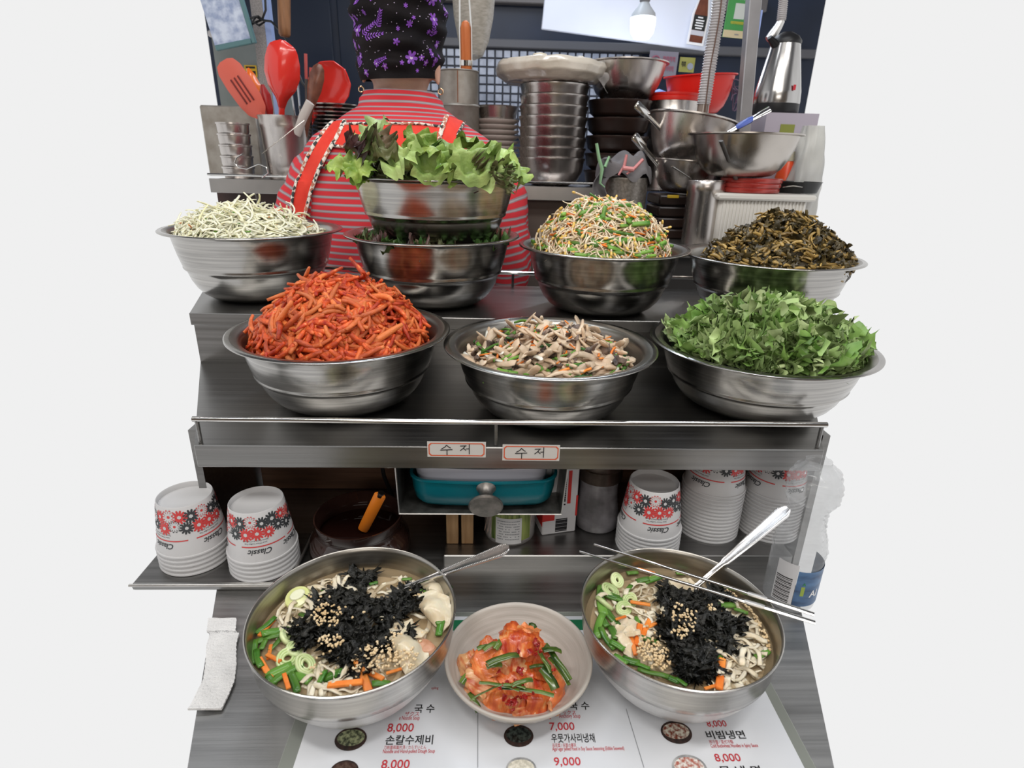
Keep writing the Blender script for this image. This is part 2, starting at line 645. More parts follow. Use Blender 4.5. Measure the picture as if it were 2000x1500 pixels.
def crumple(sx, sy, amp, n=6, s=None, jag=.2):
    s = U(0, 99) if s is None else s

    def fn(a, b):
        x, y = (a - .5), (b - .5)
        q = noise.noise_vector(Vector((a * 2.2 + s, b * 2.2, s)))
        q2 = noise.noise_vector(Vector((a * 6 + s, b * 6, s + 3)))
        edge = max(abs(x), abs(y)) * 2
        k = 1 + jag * edge * noise.noise(Vector((a * 7, b * 7, s + 9)))
        return (x * sx * k + q.x * amp * .5, y * sy * k + q.y * amp * .5, q.z * amp + q2.z * amp * .35)
    return G().grid(fn, n, n)


INN = [(a_, b_) for a_, b_ in reversed(BP[24:])]


def rin_at(z, Rb, Hb):
    return float(np.interp(1 + z / Hb, [q[1] for q in INN], [q[0] for q in INN])) * Rb - .0025


def heap(name, label, cat, c, h, r0, kinds, core_mat, seed=1, bowl=None, core_drop=.008, front=.6, tang=.75, sq=1.0):
    rng = random.Random(seed)
    t = thing(name, label, cat, c)
    Rb, Hb = BOWLS[bowl][3], BOWLS[bowl][2] - BOWLS[bowl][4]

    def H(x, y):
        r = hypot(x, y) / r0
        return h(x, y, r)

    def cf(a, v):
        th = a * 2 * pi
        r = v * r0 * 1.0
        x, y = r * cos(th), r * sin(th)
        z = H(x, y) - core_drop - .02 * max(0, v - .85)
        lim = rin_at(z, Rb, Hb) - .003
        if z < 0 and r > lim:
            x, y = x * lim / r, y * lim / r
        return (x, y, z)
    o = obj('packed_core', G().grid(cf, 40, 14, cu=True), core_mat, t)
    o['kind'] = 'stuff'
    for pname, protos, mats, n_obj, n_stuff, s0, s1, tilt, rmax, rise in kinds:
        ms = [mesh_of(g, pname, mats, angle=0) for g in protos]
        big = G()
        for i in range(n_obj + n_stuff):
            stuff = i >= n_obj
            th = rng.uniform(0, 2 * pi)
            if rng.random() < front:
                th = rng.uniform(pi, 2 * pi)
            rr = sqrt(rng.random()) * rmax
            x, y = rr * r0 * cos(th), rr * r0 * sin(th)
            e = .004
            z = H(x, y)
            nx, ny = (H(x + e, y) - H(x - e, y)) / (2 * e), (H(x, y + e) - H(x, y - e)) / (2 * e)
            nrm = Vector((-nx, -ny, 1)).normalized()
            yaw = rng.uniform(0, 2 * pi)
            if rr > tang:
                yaw = th + pi / 2 + rng.uniform(-.5, .5)
            # local x along yaw direction on the slope
            d = Vector((cos(yaw), sin(yaw), 0))
            d = (d - nrm * d.dot(nrm)).normalized()
            M3 = Matrix((d, nrm.cross(d), nrm)).transposed()
            M3 = M3 @ Matrix.Rotation(rng.gauss(0, tilt), 3, 'Y') @ Matrix.Rotation(rng.gauss(0, tilt * 1.3), 3, 'X')
            s = rng.uniform(s0, s1)
            z += (rng.uniform(-.004, .003) + rise) if not stuff else rng.uniform(-.008, -.001) + rise * .4
            M4 = Matrix.Translation((x, y, z)) @ M3.to_4x4() @ Matrix.Scale(s, 4)
            k = rng.randrange(len(protos))
            if rr > .55:
                ex = 0
                for v in protos[k].v[::2]:
                    w = M4 @ Vector(v)
                    if w.z < .001:
                        ex = max(ex, hypot(w.x, w.y) - rin_at(w.z, Rb, Hb))
                if ex > .02:
                    continue
                if ex > 0:
                    ex += .0015
                    M4.translation.x -= ex * cos(th)
                    M4.translation.y -= ex * sin(th)
            if stuff:
                big.merge(protos[k], M4)
            else:
                q = put(pname, ms[k], t)
                q.matrix_local = M4
        if big.v:
            q = obj(pname + '_tangle', big, mats, t, angle=0)
            q['kind'] = 'stuff'
    return t


def nz(x, y, f, s=0):
    return noise.noise(Vector((x * f, y * f, s)))


# --- red seasoned radish strips
bx, by, bz, br, _ = BOWLS['radish']
RAD = mat('seasoned_radish', (.34, .016, .006), (.68, .085, .016), scale=95, rough=.25, bump=.5, bscale=700, rnd=.22, rnd_col=(.78, .22, .06), ramp=(.42, .62), c3=(.82, .30, .10), sss=.06)
RADC = mat('chilli_paste', (.22, .012, .005), (.42, .04, .01), scale=90, rough=.35, bump=.6, bscale=300)
pr = [strip(U(.065, .115), U(.0031, .0045), U(2.0, 4.2), 14, 8, flat=U(.75, 1), taper=.6) for _ in range(12)]
pr2 = [strip(U(.025, .045), U(.0022, .0034), U(.5, 1.8), 7, 6) for _ in range(5)]


def h_rad(x, y, r):
    return -.030 + .086 * (1 - min(1, r) ** 3.0) + .013 * nz(x, y, 22, 4) * (1 - r * .6) + .012 * max(0, 1 - hypot(x + .020, y) / .05) + .004 * max(0, 1 - hypot(x - .03, y) / .04)


heap('seasoned_radish', 'heaped strips of radish in red chilli seasoning filling the left lower bowl', 'food', (bx, by, bz), h_rad, .127,
     [('radish_strip', pr, RAD, 275, 160, .85, 1.15, .10, .99, .003), ('radish_shred', pr2, RAD, 50, 40, .8, 1.2, .25, .99, .004)], RADC, 3, bowl='radish')
# stray strips over the rim
for q, (px, py, yw) in enumerate(((498, 600, 2.2), (845, 612, .1))):
    pass

# --- mushroom salad
bx, by, bz, br, _ = BOWLS['mushroom']
MUSH = mat('oyster_mushroom', (.50, .36, .24), (.80, .68, .53), scale=45, rough=.42, bump=.4, bscale=260, rnd=.18, rnd_col=(.55, .40, .27), stretch=(.6, 1.5, 1.5), ramp=(.3, .7), sss=.15)
MUSHD = mat('dark_mushroom_cap', (.05, .035, .03), (.24, .17, .13), scale=60, rough=.4, bump=.3, bscale=200, rnd=.3)
CARR = mat('carrot', (.78, .17, .02), (.92, .32, .06), scale=60, rough=.35, rnd=.15, bump=.2, bscale=300, sss=.1)
SCAL = mat('green_onion', (.05, .17, .02), (.22, .42, .07), scale=30, rough=.35, rnd=.35, bump=.2, bscale=200, stretch=(.5, 3, 3))
SCALD = mat('dark_green_leaf', (.015, .06, .015), (.05, .14, .03), scale=40, rough=.35, rnd=.3)
ONION = mat('onion_slice', (.75, .72, .62), (.88, .86, .76), scale=30, rough=.25, sss=.2, rnd=.08)


def mushroom_piece(L, w):
    n = 9
    pts = rcurve(L, n, U(.6, 1.8), .25)
    rs = [w * (.42 + .58 * (i / (n - 1)) ** 1.6) * (1 + U(-.16, .16)) for i in range(n)]
    rs[0] *= .6
    rs[-1] *= .55
    fl = [.85 - .62 * (i / (n - 1)) for i in range(n)]
    g = G().tube(pts, rs, 8, flat=fl, up=(0, 0, 1))
    return g


pm1 = [mushroom_piece(U(.036, .066), U(.0045, .0082)) for _ in range(16)]
pm2 = [crumple(U(.014, .026), U(.012, .018), .009, 6).shell(.0012) for _ in range(6)]
pcar = [G().tube(rcurve(U(.022, .045), 6, .8, .1), U(.0013, .0022), 4, flat=.8) for _ in range(5)]
psc = [strip(U(.02, .045), U(.0022, .0036), U(.2, 1.2), 7, 6, flat=U(.35, .8), taper=.9, wob=.05) for _ in range(7)]
pon = [strip(U(.03, .05), .0035, 1.6, 8, 6, flat=.3) for _ in range(3)]


def h_mush(x, y, r):
    return -.036 + .052 * (1 - min(1, r) ** 2.4) + .010 * nz(x, y, 26, 8) + .004 * nz(x, y, 60, 8)


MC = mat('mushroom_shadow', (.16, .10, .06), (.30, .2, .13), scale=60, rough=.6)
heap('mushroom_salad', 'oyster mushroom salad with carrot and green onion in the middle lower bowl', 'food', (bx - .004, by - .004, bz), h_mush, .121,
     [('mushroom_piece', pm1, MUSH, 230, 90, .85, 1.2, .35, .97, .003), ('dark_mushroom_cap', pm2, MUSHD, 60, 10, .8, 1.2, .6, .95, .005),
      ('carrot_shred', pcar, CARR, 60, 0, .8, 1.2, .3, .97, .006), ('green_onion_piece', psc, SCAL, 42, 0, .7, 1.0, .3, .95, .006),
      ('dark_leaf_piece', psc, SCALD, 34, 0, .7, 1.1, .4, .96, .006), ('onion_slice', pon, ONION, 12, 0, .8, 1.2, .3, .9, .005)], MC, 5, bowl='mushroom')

# --- chopped greens
bx, by, bz, br, _ = BOWLS['greens']
LEAFM = mat('chopped_leaf', (.075, .19, .025), (.26, .42, .11), scale=22, rough=.42, rnd=.4, rnd_col=(.46, .56, .27), bump=.5, bscale=110, ramp=(.3, .7), sss=.05)
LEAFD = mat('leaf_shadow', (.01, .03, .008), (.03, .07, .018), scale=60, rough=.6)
STEM = mat('pale_stem', (.36, .50, .18), (.60, .70, .38), scale=20, rough=.35, rnd=.15, stretch=(1, 4, 4))
pl = [leaf(U(.038, .068), U(.028, .048), lob=U(.28, .55), lf=U(20, 38), ruf=U(.25, .55), fold=U(-.2, .7), curl=U(-.5, 1.4), nu=8, nv=24, noisy=.28) for _ in range(14)]
ps = [strip(U(.03, .05), U(.002, .0034), .5, 6, 7, flat=.7, taper=.9) for _ in range(5)]


def h_gr(x, y, r):
    return -.018 + .058 * (1 - min(1, r) ** 2.1) + .018 * nz(x, y, 16, 2) + .012 * nz(x, y, 40, 5) * (1 - r * .5)


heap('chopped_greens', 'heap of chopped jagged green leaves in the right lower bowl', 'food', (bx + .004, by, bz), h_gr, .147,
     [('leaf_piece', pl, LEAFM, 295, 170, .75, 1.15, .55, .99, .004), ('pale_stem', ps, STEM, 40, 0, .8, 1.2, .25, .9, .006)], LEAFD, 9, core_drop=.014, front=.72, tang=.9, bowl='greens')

# --- shredded cabbage
bx, by, bz, br, _ = BOWLS['cab']
CABM = mat('shredded_cabbage', (.80, .77, .40), (.94, .91, .70), scale=30, rough=.35, rnd=.08, rnd_col=(.92, .91, .74), sss=.15, ramp=(.3, .6), bump=.2, bscale=150)
pc = [strip(U(.04, .09), U(.0015, .0028), U(1.6, 5.5), 14, 5, flat=U(.3, .6), taper=.7, zb=.35) for _ in range(14)]


def h_cab(x, y, r):
    return -.020 + .050 * (1 - min(1, r) ** 2.3) + .012 * nz(x, y, 20, 12) - .015 * max(0, x / .14) + .004


CABC = mat('cabbage_core', (.55, .58, .36), (.70, .72, .5), scale=60, rough=.6)
heap('shredded_cabbage', 'shredded white cabbage with flecks of carrot in the left upper bowl', 'food', (bx, by, bz), h_cab, .136,
     [('cabbage_shred', pc, CABM, 290, 420, .85, 1.25, .22, .99, .004), ('carrot_shred', pcar, CARR, 16, 0, .6, .9, .3, .9, .004), ('green_fleck', psc, SCAL, 14, 0, .4, .7, .3, .9, .004)], CABC, 12, front=.75, bowl='cab')

# --- bean sprouts
bx, by, bz, br, _ = BOWLS['sprout']
SPR = mat('bean_sprout', (.74, .56, .36), (.90, .78, .60), scale=30, rough=.28, rnd=.12, sss=.2, stretch=(1, 1, 1))
SPH = mat('sprout_head', (.80, .48, .08), (.90, .66, .22), scale=60, rough=.35, rnd=.15)


def sprout(L):
    n = 14
    pts = rcurve(L, n, U(2.2, 5.5), .3)
    g = G().tube(pts, [.0017 * (1 - .55 * (i / (n - 1))) for i in range(n)], 5)
    h = G().lathe([(0, -.0042), (.0018, -.003), (.0022, 0), (.0016, .003), (0, .0042)], 7, mi=1)
    d = (pts[0] - pts[1]).normalized()
    M = Matrix.Translation(pts[0] + d * .003) @ frame(Vector((d.y, -d.x, .1)), d).to_4x4()
    if RNG.random() < .5:
        g.merge(h, M)
    return g


pspr = [sprout(U(.06, .10)) for _ in range(16)]
psg = [strip(U(.03, .06), U(.0028, .0045), U(.1, .8), 7, 7, flat=U(.4, .9), taper=.95, wob=.04) for _ in range(6)]


def h_spr(x, y, r):
    r = min(1, r)
    return -.020 + .090 * (1 - r ** 2.6) ** .9 + .010 * nz(x, y, 24, 21)


heap('bean_sprouts', 'tall mound of seasoned bean sprouts with green onion in the upper row', 'food', (bx - .006, by, bz), h_spr, .121,
     [('bean_sprout', pspr, [SPR, SPH], 295, 330, .85, 1.15, .16, .99, .003), ('green_onion_piece', psg, SCAL, 95, 0, .8, 1.15, .25, .98, .003),
      ('carrot_shred', pcar, CARR, 85, 0, .8, 1.4, .2, .97, .004)], mat('sprout_core', (.35, .22, .10), (.5, .36, .16), scale=60, rough=.6), 15, front=.75, bowl='sprout')

# --- dark pickled leaves
bx, by, bz, br, _ = BOWLS['pick']
PKS = mat('pickled_stem', (.16, .095, .022), (.46, .31, .10), scale=40, rough=.28, rnd=.35, stretch=(1, 2, 2))
PKL = mat('pickled_leaf', (.022, .018, .008), (.11, .08, .03), scale=50, rough=.3, rnd=.3, bump=.4, bscale=200)
pk1 = [strip(U(.016, .034), U(.0014, .0030), U(.8, 3.0), 8, 6, flat=U(.5, .9), zb=.3) for _ in range(9)]
pk2 = [crumple(U(.014, .026), U(.010, .018), .010, 7, jag=.6) for _ in range(8)]


def h_pk(x, y, r):
    return -.018 + .082 * (1 - min(1, r) ** 1.8) + .012 * nz(x, y, 22, 31) + .007 * nz(x, y, 60, 5)


heap('pickled_leaves', 'mound of dark brown seasoned pickled leaves and stems in the right upper bowl', 'food', (bx + .012, by, bz), h_pk, .132,
     [('pickled_stem', pk1, PKS, 290, 260, .8, 1.2, .35, .99, .004), ('pickled_leaf', pk2, PKL, 200, 160, .8, 1.2, .5, .98, .001)],
     mat('pickle_core', (.02, .014, .006), (.05, .035, .012), scale=60, rough=.5), 18, front=.75, bowl='pick')

# --- lettuce, both bowls
LETM = mat('lettuce_green', (.12, .25, .025), (.40, .52, .13), scale=26, rough=.38, rnd=.22, rnd_col=(.42, .55, .22), bump=1.0, bscale=110, sss=.08)
LETP = mat('lettuce_purple', (.045, .018, .022), (.17, .07, .07), scale=30, rough=.4, rnd=.3, bump=.5, bscale=120, rnd_col=(.14, .2, .07))
LETD = mat('lettuce_dark', (.03, .09, .02), (.10, .2, .05), scale=20, rough=.4, rnd=.25, bump=.5, bscale=90)
plt = [leaf(U(.070, .10), U(.060, .085), lob=U(.06, .12), lf=U(36, 52), ruf=U(.16, .28), fold=U(-.3, .4), curl=U(-1.2, .2), nu=14, nv=26, noisy=.28, tipw=.8, tipp=.32) for _ in range(8)]
plp = [leaf(U(.03, .055), U(.03, .05), lob=U(.12, .25), lf=U(30, 44), ruf=U(.4, .8), fold=U(.2, .9), curl=U(-.8, .8), nu=9, nv=18, noisy=.35, tipp=.35) for _ in range(8)]
pld = [leaf(U(.045, .07), U(.03, .045), lob=U(.1, .2), lf=U(24, 34), ruf=U(.3, .5), fold=U(.2, .8), curl=U(-.2, 1.2), nu=8, nv=16, noisy=.3) for _ in range(6)]
bx, by, bz, br, _ = BOWLS['lettup']


def h_let(x, y, r):
    return -.014 + .028 * (1 - min(1, r) ** 2.5) + .010 * nz(x, y, 14, 41)


heap('torn_lettuce', 'torn green and purple lettuce piled in the upper stacked bowl', 'food', (bx, by, bz), h_let, .130,
     [('purple_leaf', plp, LETP, 60, 0, .7, 1.1, .6, .95, .006), ('dark_leaf', pld, LETD, 22, 0, .8, 1.1, .5, .92, .008), ('lettuce_leaf', plt, LETM, 46, 0, .65, .95, .30, .96, .010)],
     LEAFD, 22, core_drop=.016, front=.7, bowl='lettup')
tl = bpy.data.objects['torn_lettuce']
LM = [mesh_of(g_, 'lettuce_leaf', LETM, angle=0) for g_ in plt]
PM = [mesh_of(g_, 'purple_leaf', LETP, angle=0) for g_ in plp]
for (px, py, Yq, sc, rz, rx, ry, ml) in ((985, 305, .97, 1.0, 1.2, .5, .3, LM), (1005, 322, .99, .8, .6, .3, .8, LM), (960, 315, .955, .9, -.6, .7, .1, LM), (920, 318, .945, .9, .3, .8, 0, LM), (870, 312, .94, 1.0, 1.4, .7, 0, LM), (840, 318, .94, .8, .2, .9, .1, LM),
                                         (800, 310, .94, .9, -.8, .6, -.2, LM), (820, 282, 1.0, .7, .4, .9, 0, LM), (680, 325, .97, .8, 1.2, .4, -.6, LM), (700, 318, .96, .7, -.2, .8, -.4, LM), (730, 265, .98, .8, -.5, .9, -.1, LM), (890, 292, 1.0, 1.0, .9, .5, 0, LM),
                                         (940, 288, 1.02, 1.0, 2.0, .4, .2, LM), (985, 345, .935, .8, .9, 1.5, .5, PM), (992, 358, .930, .7, -.4, 1.7, .6, PM), (975, 338, .94, .8, .2, 1.3, .3, PM), (700, 285, .97, 1.0, .3, .7, 0, PM), (725, 295, .96, 1.0, 1.2, .6, 0, PM), (755, 300, .95, .9, .1, .8, 0, PM), (690, 300, .96, .9, 2.0, .6, -.3, PM), (745, 275, .96, .8, .5, .9, 0, PM), (930, 325, .94, .7, 1.3, .8, 0, PM)):
    q = put(('lettuce_leaf', 'purple_leaf')[ml is PM], ml[int(px * 7 + py) % 8], tl)
    q.matrix_local = Matrix.Translation(P(px, py, Y=Yq) - tl.location) @ Matrix.Rotation(rz, 4, 'Z') @ Matrix.Rotation(ry, 4, 'Y') @ Matrix.Rotation(rx, 4, 'X') @ Matrix.Scale(sc, 4)
bx, by, bz, br, _ = BOWLS['lett']


def h_let2(x, y, r):
    return -.022 - .01 * (1 - min(1, r)) + .004 * nz(x, y, 20, 3)


t = thing('lower_lettuce', 'dark lettuce leaves squeezed between the two stacked bowls', 'food', (bx, by, bz))
rg = random.Random(5)
for i in range(58):
    th = rg.uniform(pi * .95, 2.05 * pi) if i < 46 else rg.uniform(0, pi)
    rr = rg.uniform(.104, .124)
    kind = rg.random()
    gset, m_, nm = (pld, LETD, 'dark_leaf') if kind < .6 else (plp, LETP, 'purple_leaf')
    if i < 3:
        CACHE = globals().setdefault('CACHE', {})
    key = (nm, rg.randrange(5))
    if key not in CACHE:
        CACHE[key] = mesh_of(gset[key[1]], nm, m_, angle=0)
    o = put(nm, CACHE[key], t, (rr * cos(th), rr * sin(th), rg.uniform(-.028, -.010)), (rg.uniform(-.5, .5), rg.uniform(-.5, .5), th + pi / 2 + rg.uniform(-.6, .6)), rg.uniform(.45, .75))
# ------------------------------------------------------------ paper menu on the counter
PAPER = mat('menu_paper', (.66, .69, .74), (.74, .76, .80), scale=6, rough=.22, coat=.4)
EDGEP = mat('acrylic_edge', (.42, .45, .41), rough=.2, alpha=.55)
ZM = TOP + .0022
GREEN = mat('menu_green', (.005, .15, .06), rough=.4)
GREY = mat('menu_grey', (.25, .26, .28), rough=.6)
plate = thing('acrylic_cover', 'clear greenish acrylic sheet framing the printed menu on the counter', 'cover', (0, 0, TOP))
obj('clear_sheet', G().box(-.192, .312, .355, .575, 0, .001, b=.0005), EDGEP, plate, smooth=False)
menu = thing('printed_menu', 'white printed menu sheet with red prices and small dish pictures', 'menu', (0, 0, TOP + .001))
obj('paper_sheet', G().box(-.1775, .300, .357, .566, 0, .0008), PAPER, menu, smooth=False)
obj('header_band', G().box(-.172, .295, .543, .560, .0008, .00095), GREEN, menu, smooth=False)


def flat_text(s, x0, x1, y, hpx, m, parent, name='printed_text', z=ZM, shear=0, bold=0.0):
    A, B = P(x0, y, Z=z), P(x1, y, Z=z)
    hh = (P(x0, y - hpx, Z=z) - A).y
    g = text_g(s, 1, shear=shear, bold=bold)
    if not g.v:
        return
    ys = [v[1] for v in g.v]
    w = (B - A).x / g.w
    hs = hh / max(.4, max(ys) - max(0, min(ys)))
    g.v = [(v[0] * w, v[1] * hs, 0) for v in g.v]
    o = obj(name, g, m, parent, loc=(A.x, A.y, z - parent.location.z), smooth=False)
    return o


T = lambda *a, **k: flat_text(*a, parent=menu, **k)
T('국 수', 808, 848, 1391, 15, INK, bold=.012)
T('ザクス', 790, 818, 1398, 8, REDINK)
T('e Noodle Soup', 779, 819, 1406, 8, REDINK)
T('8,000', 755, 807, 1429, 16, REDINK, bold=.01)
T('손칼수제비', 751, 845, 1453, 17, INK, bold=.014)
T('刀削面和面片汤 / カルすいとん', 749, 832, 1463, 7, REDINK)
T('Noodle and Hand-pulled Dough Soup', 747, 849, 1471, 7, REDINK, bold=.008)
T('8,000', 743, 799, 1501, 17, REDINK, bold=.01)
T('opling', 842, 856, 1346, 5, REDINK)
T('국 수', 1112, 1152, 1385, 14, INK, bold=.012)
T('ックス', 1098, 1125, 1395, 7, REDINK)
T('Anchovy Soup', 1092, 1134, 1402, 8, REDINK)
T('7,000', 1073, 1123, 1426, 15, REDINK, bold=.01)
T('우뭇가사리냉채', 1077, 1163, 1449, 16, INK, bold=.012)
T('石花菜 / 天草の寒天', 1079, 1126, 1459, 7, REDINK)
T('Agar-agar Jellied Food in Soy Sauce Seasoning (Edible Seaweed)', 1079, 1220, 1466, 7, REDINK, bold=.006)
T('9,000', 1082, 1135, 1495, 16, REDINK, bold=.01)
T('8,000', 1382, 1421, 1419, 12, REDINK, bold=.01)
T('비빔냉면', 1380, 1458, 1442, 15, INK, bold=.014)
T('拌冷面 / 混ぜ冷麺', 1386, 1433, 1452, 7, REDINK)
T('Cold Buckwheat Noodles in Spicy Sauce', 1389, 1482, 1460, 7, REDINK, bold=.006)
T('8,000', 1398, 1449, 1487, 15, REDINK, bold=.01)
T('물 냉 면', 1407, 1490, 1511, 15, INK, bold=.014)
T('季節', 1126, 1148, 1246, 15, WHITE, bold=.01)
for (x0, x1, n, xb) in ((933, 933, 30, 933), (1223, 1258, 30, 0)):
    A, B = P(x0, 1385, Z=ZM), P(x1, 1500, Z=ZM)
    g = G()
    for i in range(70):
        q = A.lerp(B, i / 70)
        g.box(q.x - .0003, q.x + .0003, q.y - .0005, q.y + .0005, 0, .0001)
    o = obj('dotted_line', g, GREY, menu, loc=(0, 0, ZM - menu.location.z), smooth=False)
    o['kind'] = 'stuff'
DB = mat('print_bowl', (.02, .015, .014), (.06, .03, .025), scale=200, rough=.3)
DBS = mat('print_steel_bowl', (.18, .19, .2), (.5, .5, .5), scale=60, rough=.3)
for (px, py, w, c1, c2, rim) in ((685, 1443, 31, '#3c4234', '#a9b089', DB), (1013, 1437, 29, '#0c0e10', '#4a5550', DB), (1321, 1430, 30, '#7a3524', '#d8d4c4', DB),
                                 (1347, 1500, 34, '#b06050', '#e8e6e0', DBS), (1018, 1502, 30, '#c8c4b4', '#ebe6d8', DBS), (672, 1506, 28, '#3a2420', '#5c4a40', DB)):
    c0 = P(px, py, Z=ZM)
    e = P(px + w, py, Z=ZM)
    r = e.x - c0.x
    hh = r * .82
    o = obj('dish_picture', G().lathe([(r, 0), (r, .0001), (0, .0001)], 28, sy=.8), rim, menu, loc=(c0.x, c0.y, ZM - menu.location.z - .0001), smooth=False)
    obj('dish_food', G().lathe([(r * .86, 0), (r * .86, .0002), (0, .0002)], 24, sy=.66), mat('dish_print', col(c1), col(c2), scale=260, rough=.3, ramp=(.4, .6)), o, loc=(0, r * .08, 0), smooth=False)

# ------------------------------------------------------------ noodle soups
NB = [(0, 0), (.42, 0), (.50, .01), (.62, .07), (.76, .22), (.87, .42), (.925, .56), (.945, .60), (.955, .62), (.968, .70), (.985, .96), (.992, .995), (1.0, 1.0), (1.0, 1.012), (.99, 1.018), (.978, 1.01), (.968, .96), (.94, .72), (.88, .48), (.77, .27), (.6, .12), (.4, .06), (0, .05)]
ZL = .9365


def soup_bowl(x, y, zr, rad, label):
    g = G()
    H = zr - TOP - .0035
    g.lathe([(r * rad, z * H) for r, z in NB[:8]], 96, mi=0)
    g.lathe([(r * rad, z * H) for r, z in NB[7:15]], 96, mi=1)
    g.lathe([(r * rad, z * H) for r, z in NB[14:]], 96, mi=2)
    o = obj('soup_bowl', g, [STEEL_SATIN, STEEL, STEEL_IN], loc=(x, y, TOP + .0035), angle=60)
    return tag(o, label, 'bowl', 'steel soup bowls')


S1 = (-.1379, .4789, .9605, .105)
S2 = (.2015, .4795, .9605, .103)
soup_bowl(*S1, 'double-walled steel soup bowl left of the small kimchi dish')
soup_bowl(*S2, 'double-walled steel soup bowl with chopsticks laid across its rim')
BROTH = mat('broth', (.50, .36, .20), (.58, .44, .26), scale=9, rough=.03, alpha=.38, ior=1.33)
BROTHD = mat('broth_depth', (.40, .29, .16), (.52, .39, .23), scale=9, rough=.3)
NOOD = mat('noodle', (.74, .62, .44), (.86, .77, .60), scale=30, rough=.3, rnd=.1, sss=.25)
NORI = mat('seaweed', (.0035, .004, .0035), (.018, .018, .014), scale=120, rough=.25, bump=.7, bscale=500, rnd=.3)
SEED = mat('sesame_seed', (.70, .50, .26), (.86, .70, .46), scale=40, rough=.35)
DUMP = mat('dumpling_skin', (.68, .54, .36), (.84, .74, .56), scale=40, rough=.22, sss=.3, bump=.3, bscale=100)
MEAT = mat('dumpling_filling', (.55, .25, .14), (.72, .42, .28), scale=60, rough=.25, sss=.2, bump=.5, bscale=200)
ZUCC = mat('courgette_slice', (.62, .66, .22), (.80, .82, .48), scale=30, rough=.25, sss=.1)
SCG = mat('soup_green', (.03, .13, .012), (.14, .29, .05), scale=30, rough=.22, rnd=.3, stretch=(.5, 3, 3))
LEEK = mat('leek_ring', (.42, .55, .22), (.68, .76, .42), scale=40, rough=.22, rnd=.15, sss=.15)

SG = random.Random(99)


def ribbon(L, w, fl=.28, wav=3.0, n=22):
    a = SG.uniform(0, 6.3)
    k = SG.uniform(-1, 1) * 40
    p = Vector((0, 0, 0))
    pts = []
    for i in range(n):
        t = i / (n - 1)
        pts.append(p.copy())
        a += (k + 30 * wav * sin(t * 9 + k)) * L / n
        p = p + Vector((cos(a), sin(a), 0)) * (L / n)
    c = sum(pts, Vector()) / n
    pts = [q - c + Vector((0, 0, .002 * sin(j * .9 + k))) for j, q in enumerate(pts)]
    ups = SG.uniform(-.6, .6)
    return G().tube(pts, [w * (1 + .15 * sin(j * 1.7 + k)) for j in range(n)], 6, flat=fl, up=(ups, SG.uniform(-.6, .6), 1))


rib = [ribbon(SG.uniform(.06, .11), SG.uniform(.0024, .0038), wav=SG.uniform(.4, 1.6)) for _ in range(14)]
rib_w = [ribbon(SG.uniform(.035, .06), SG.uniform(.005, .008), .16, wav=SG.uniform(.5, 1.2)) for _ in range(6)]
NM = [mesh_of(g, 'noodle', NOOD, angle=0) for g in rib]
NMW = [mesh_of(g, 'wide_noodle', NOOD, angle=0) for g in rib_w]
flk = [crumple(SG.uniform(.012, .026), SG.uniform(.010, .020), .007, 10, jag=1.4) for _ in range(14)]
FM = [mesh_of(g, 'seaweed_flake', NORI, angle=0) for g in flk]
sgr = [strip(SG.uniform(.012, .026), SG.uniform(.0026, .0042), .5, 6, 8, flat=.4, taper=.95, wob=.03) for _ in range(7)]
SGM = [mesh_of(g, 'green_onion_piece', SCG, angle=0) for g in sgr]
ccs = [G().box(-.011, .011, -.0024, .0024, -.0012, .0012, b=.0006), G().box(-.015, .015, -.0028, .0028, -.0014, .0014, b=.0007)]
CCM = [mesh_of(g, 'carrot_stick', CARR) for g in ccs]


def leek(r, n=3):
    g = G()
    for i in range(n):
        rr = r * (1 - .27 * i)
        pts = [(rr * cos(a_) * (1 + .08 * sin(a_ * 2 + i)), rr * sin(a_) * .85, 0) for a_ in np.linspace(0, 2 * pi, 20, endpoint=False)]
        g.tube(pts, .0016, 5, flat=1.7, close=True)
    return g


LKM = [mesh_of(leek(r_), 'leek_ring', LEEK, angle=0) for r_ in (.006, .0085, .0105)]
seed_g = G().lathe([(0, -.0017), (.0007, -.0012), (.0011, 0), (.0009, .0009), (0, .0015)], 6)


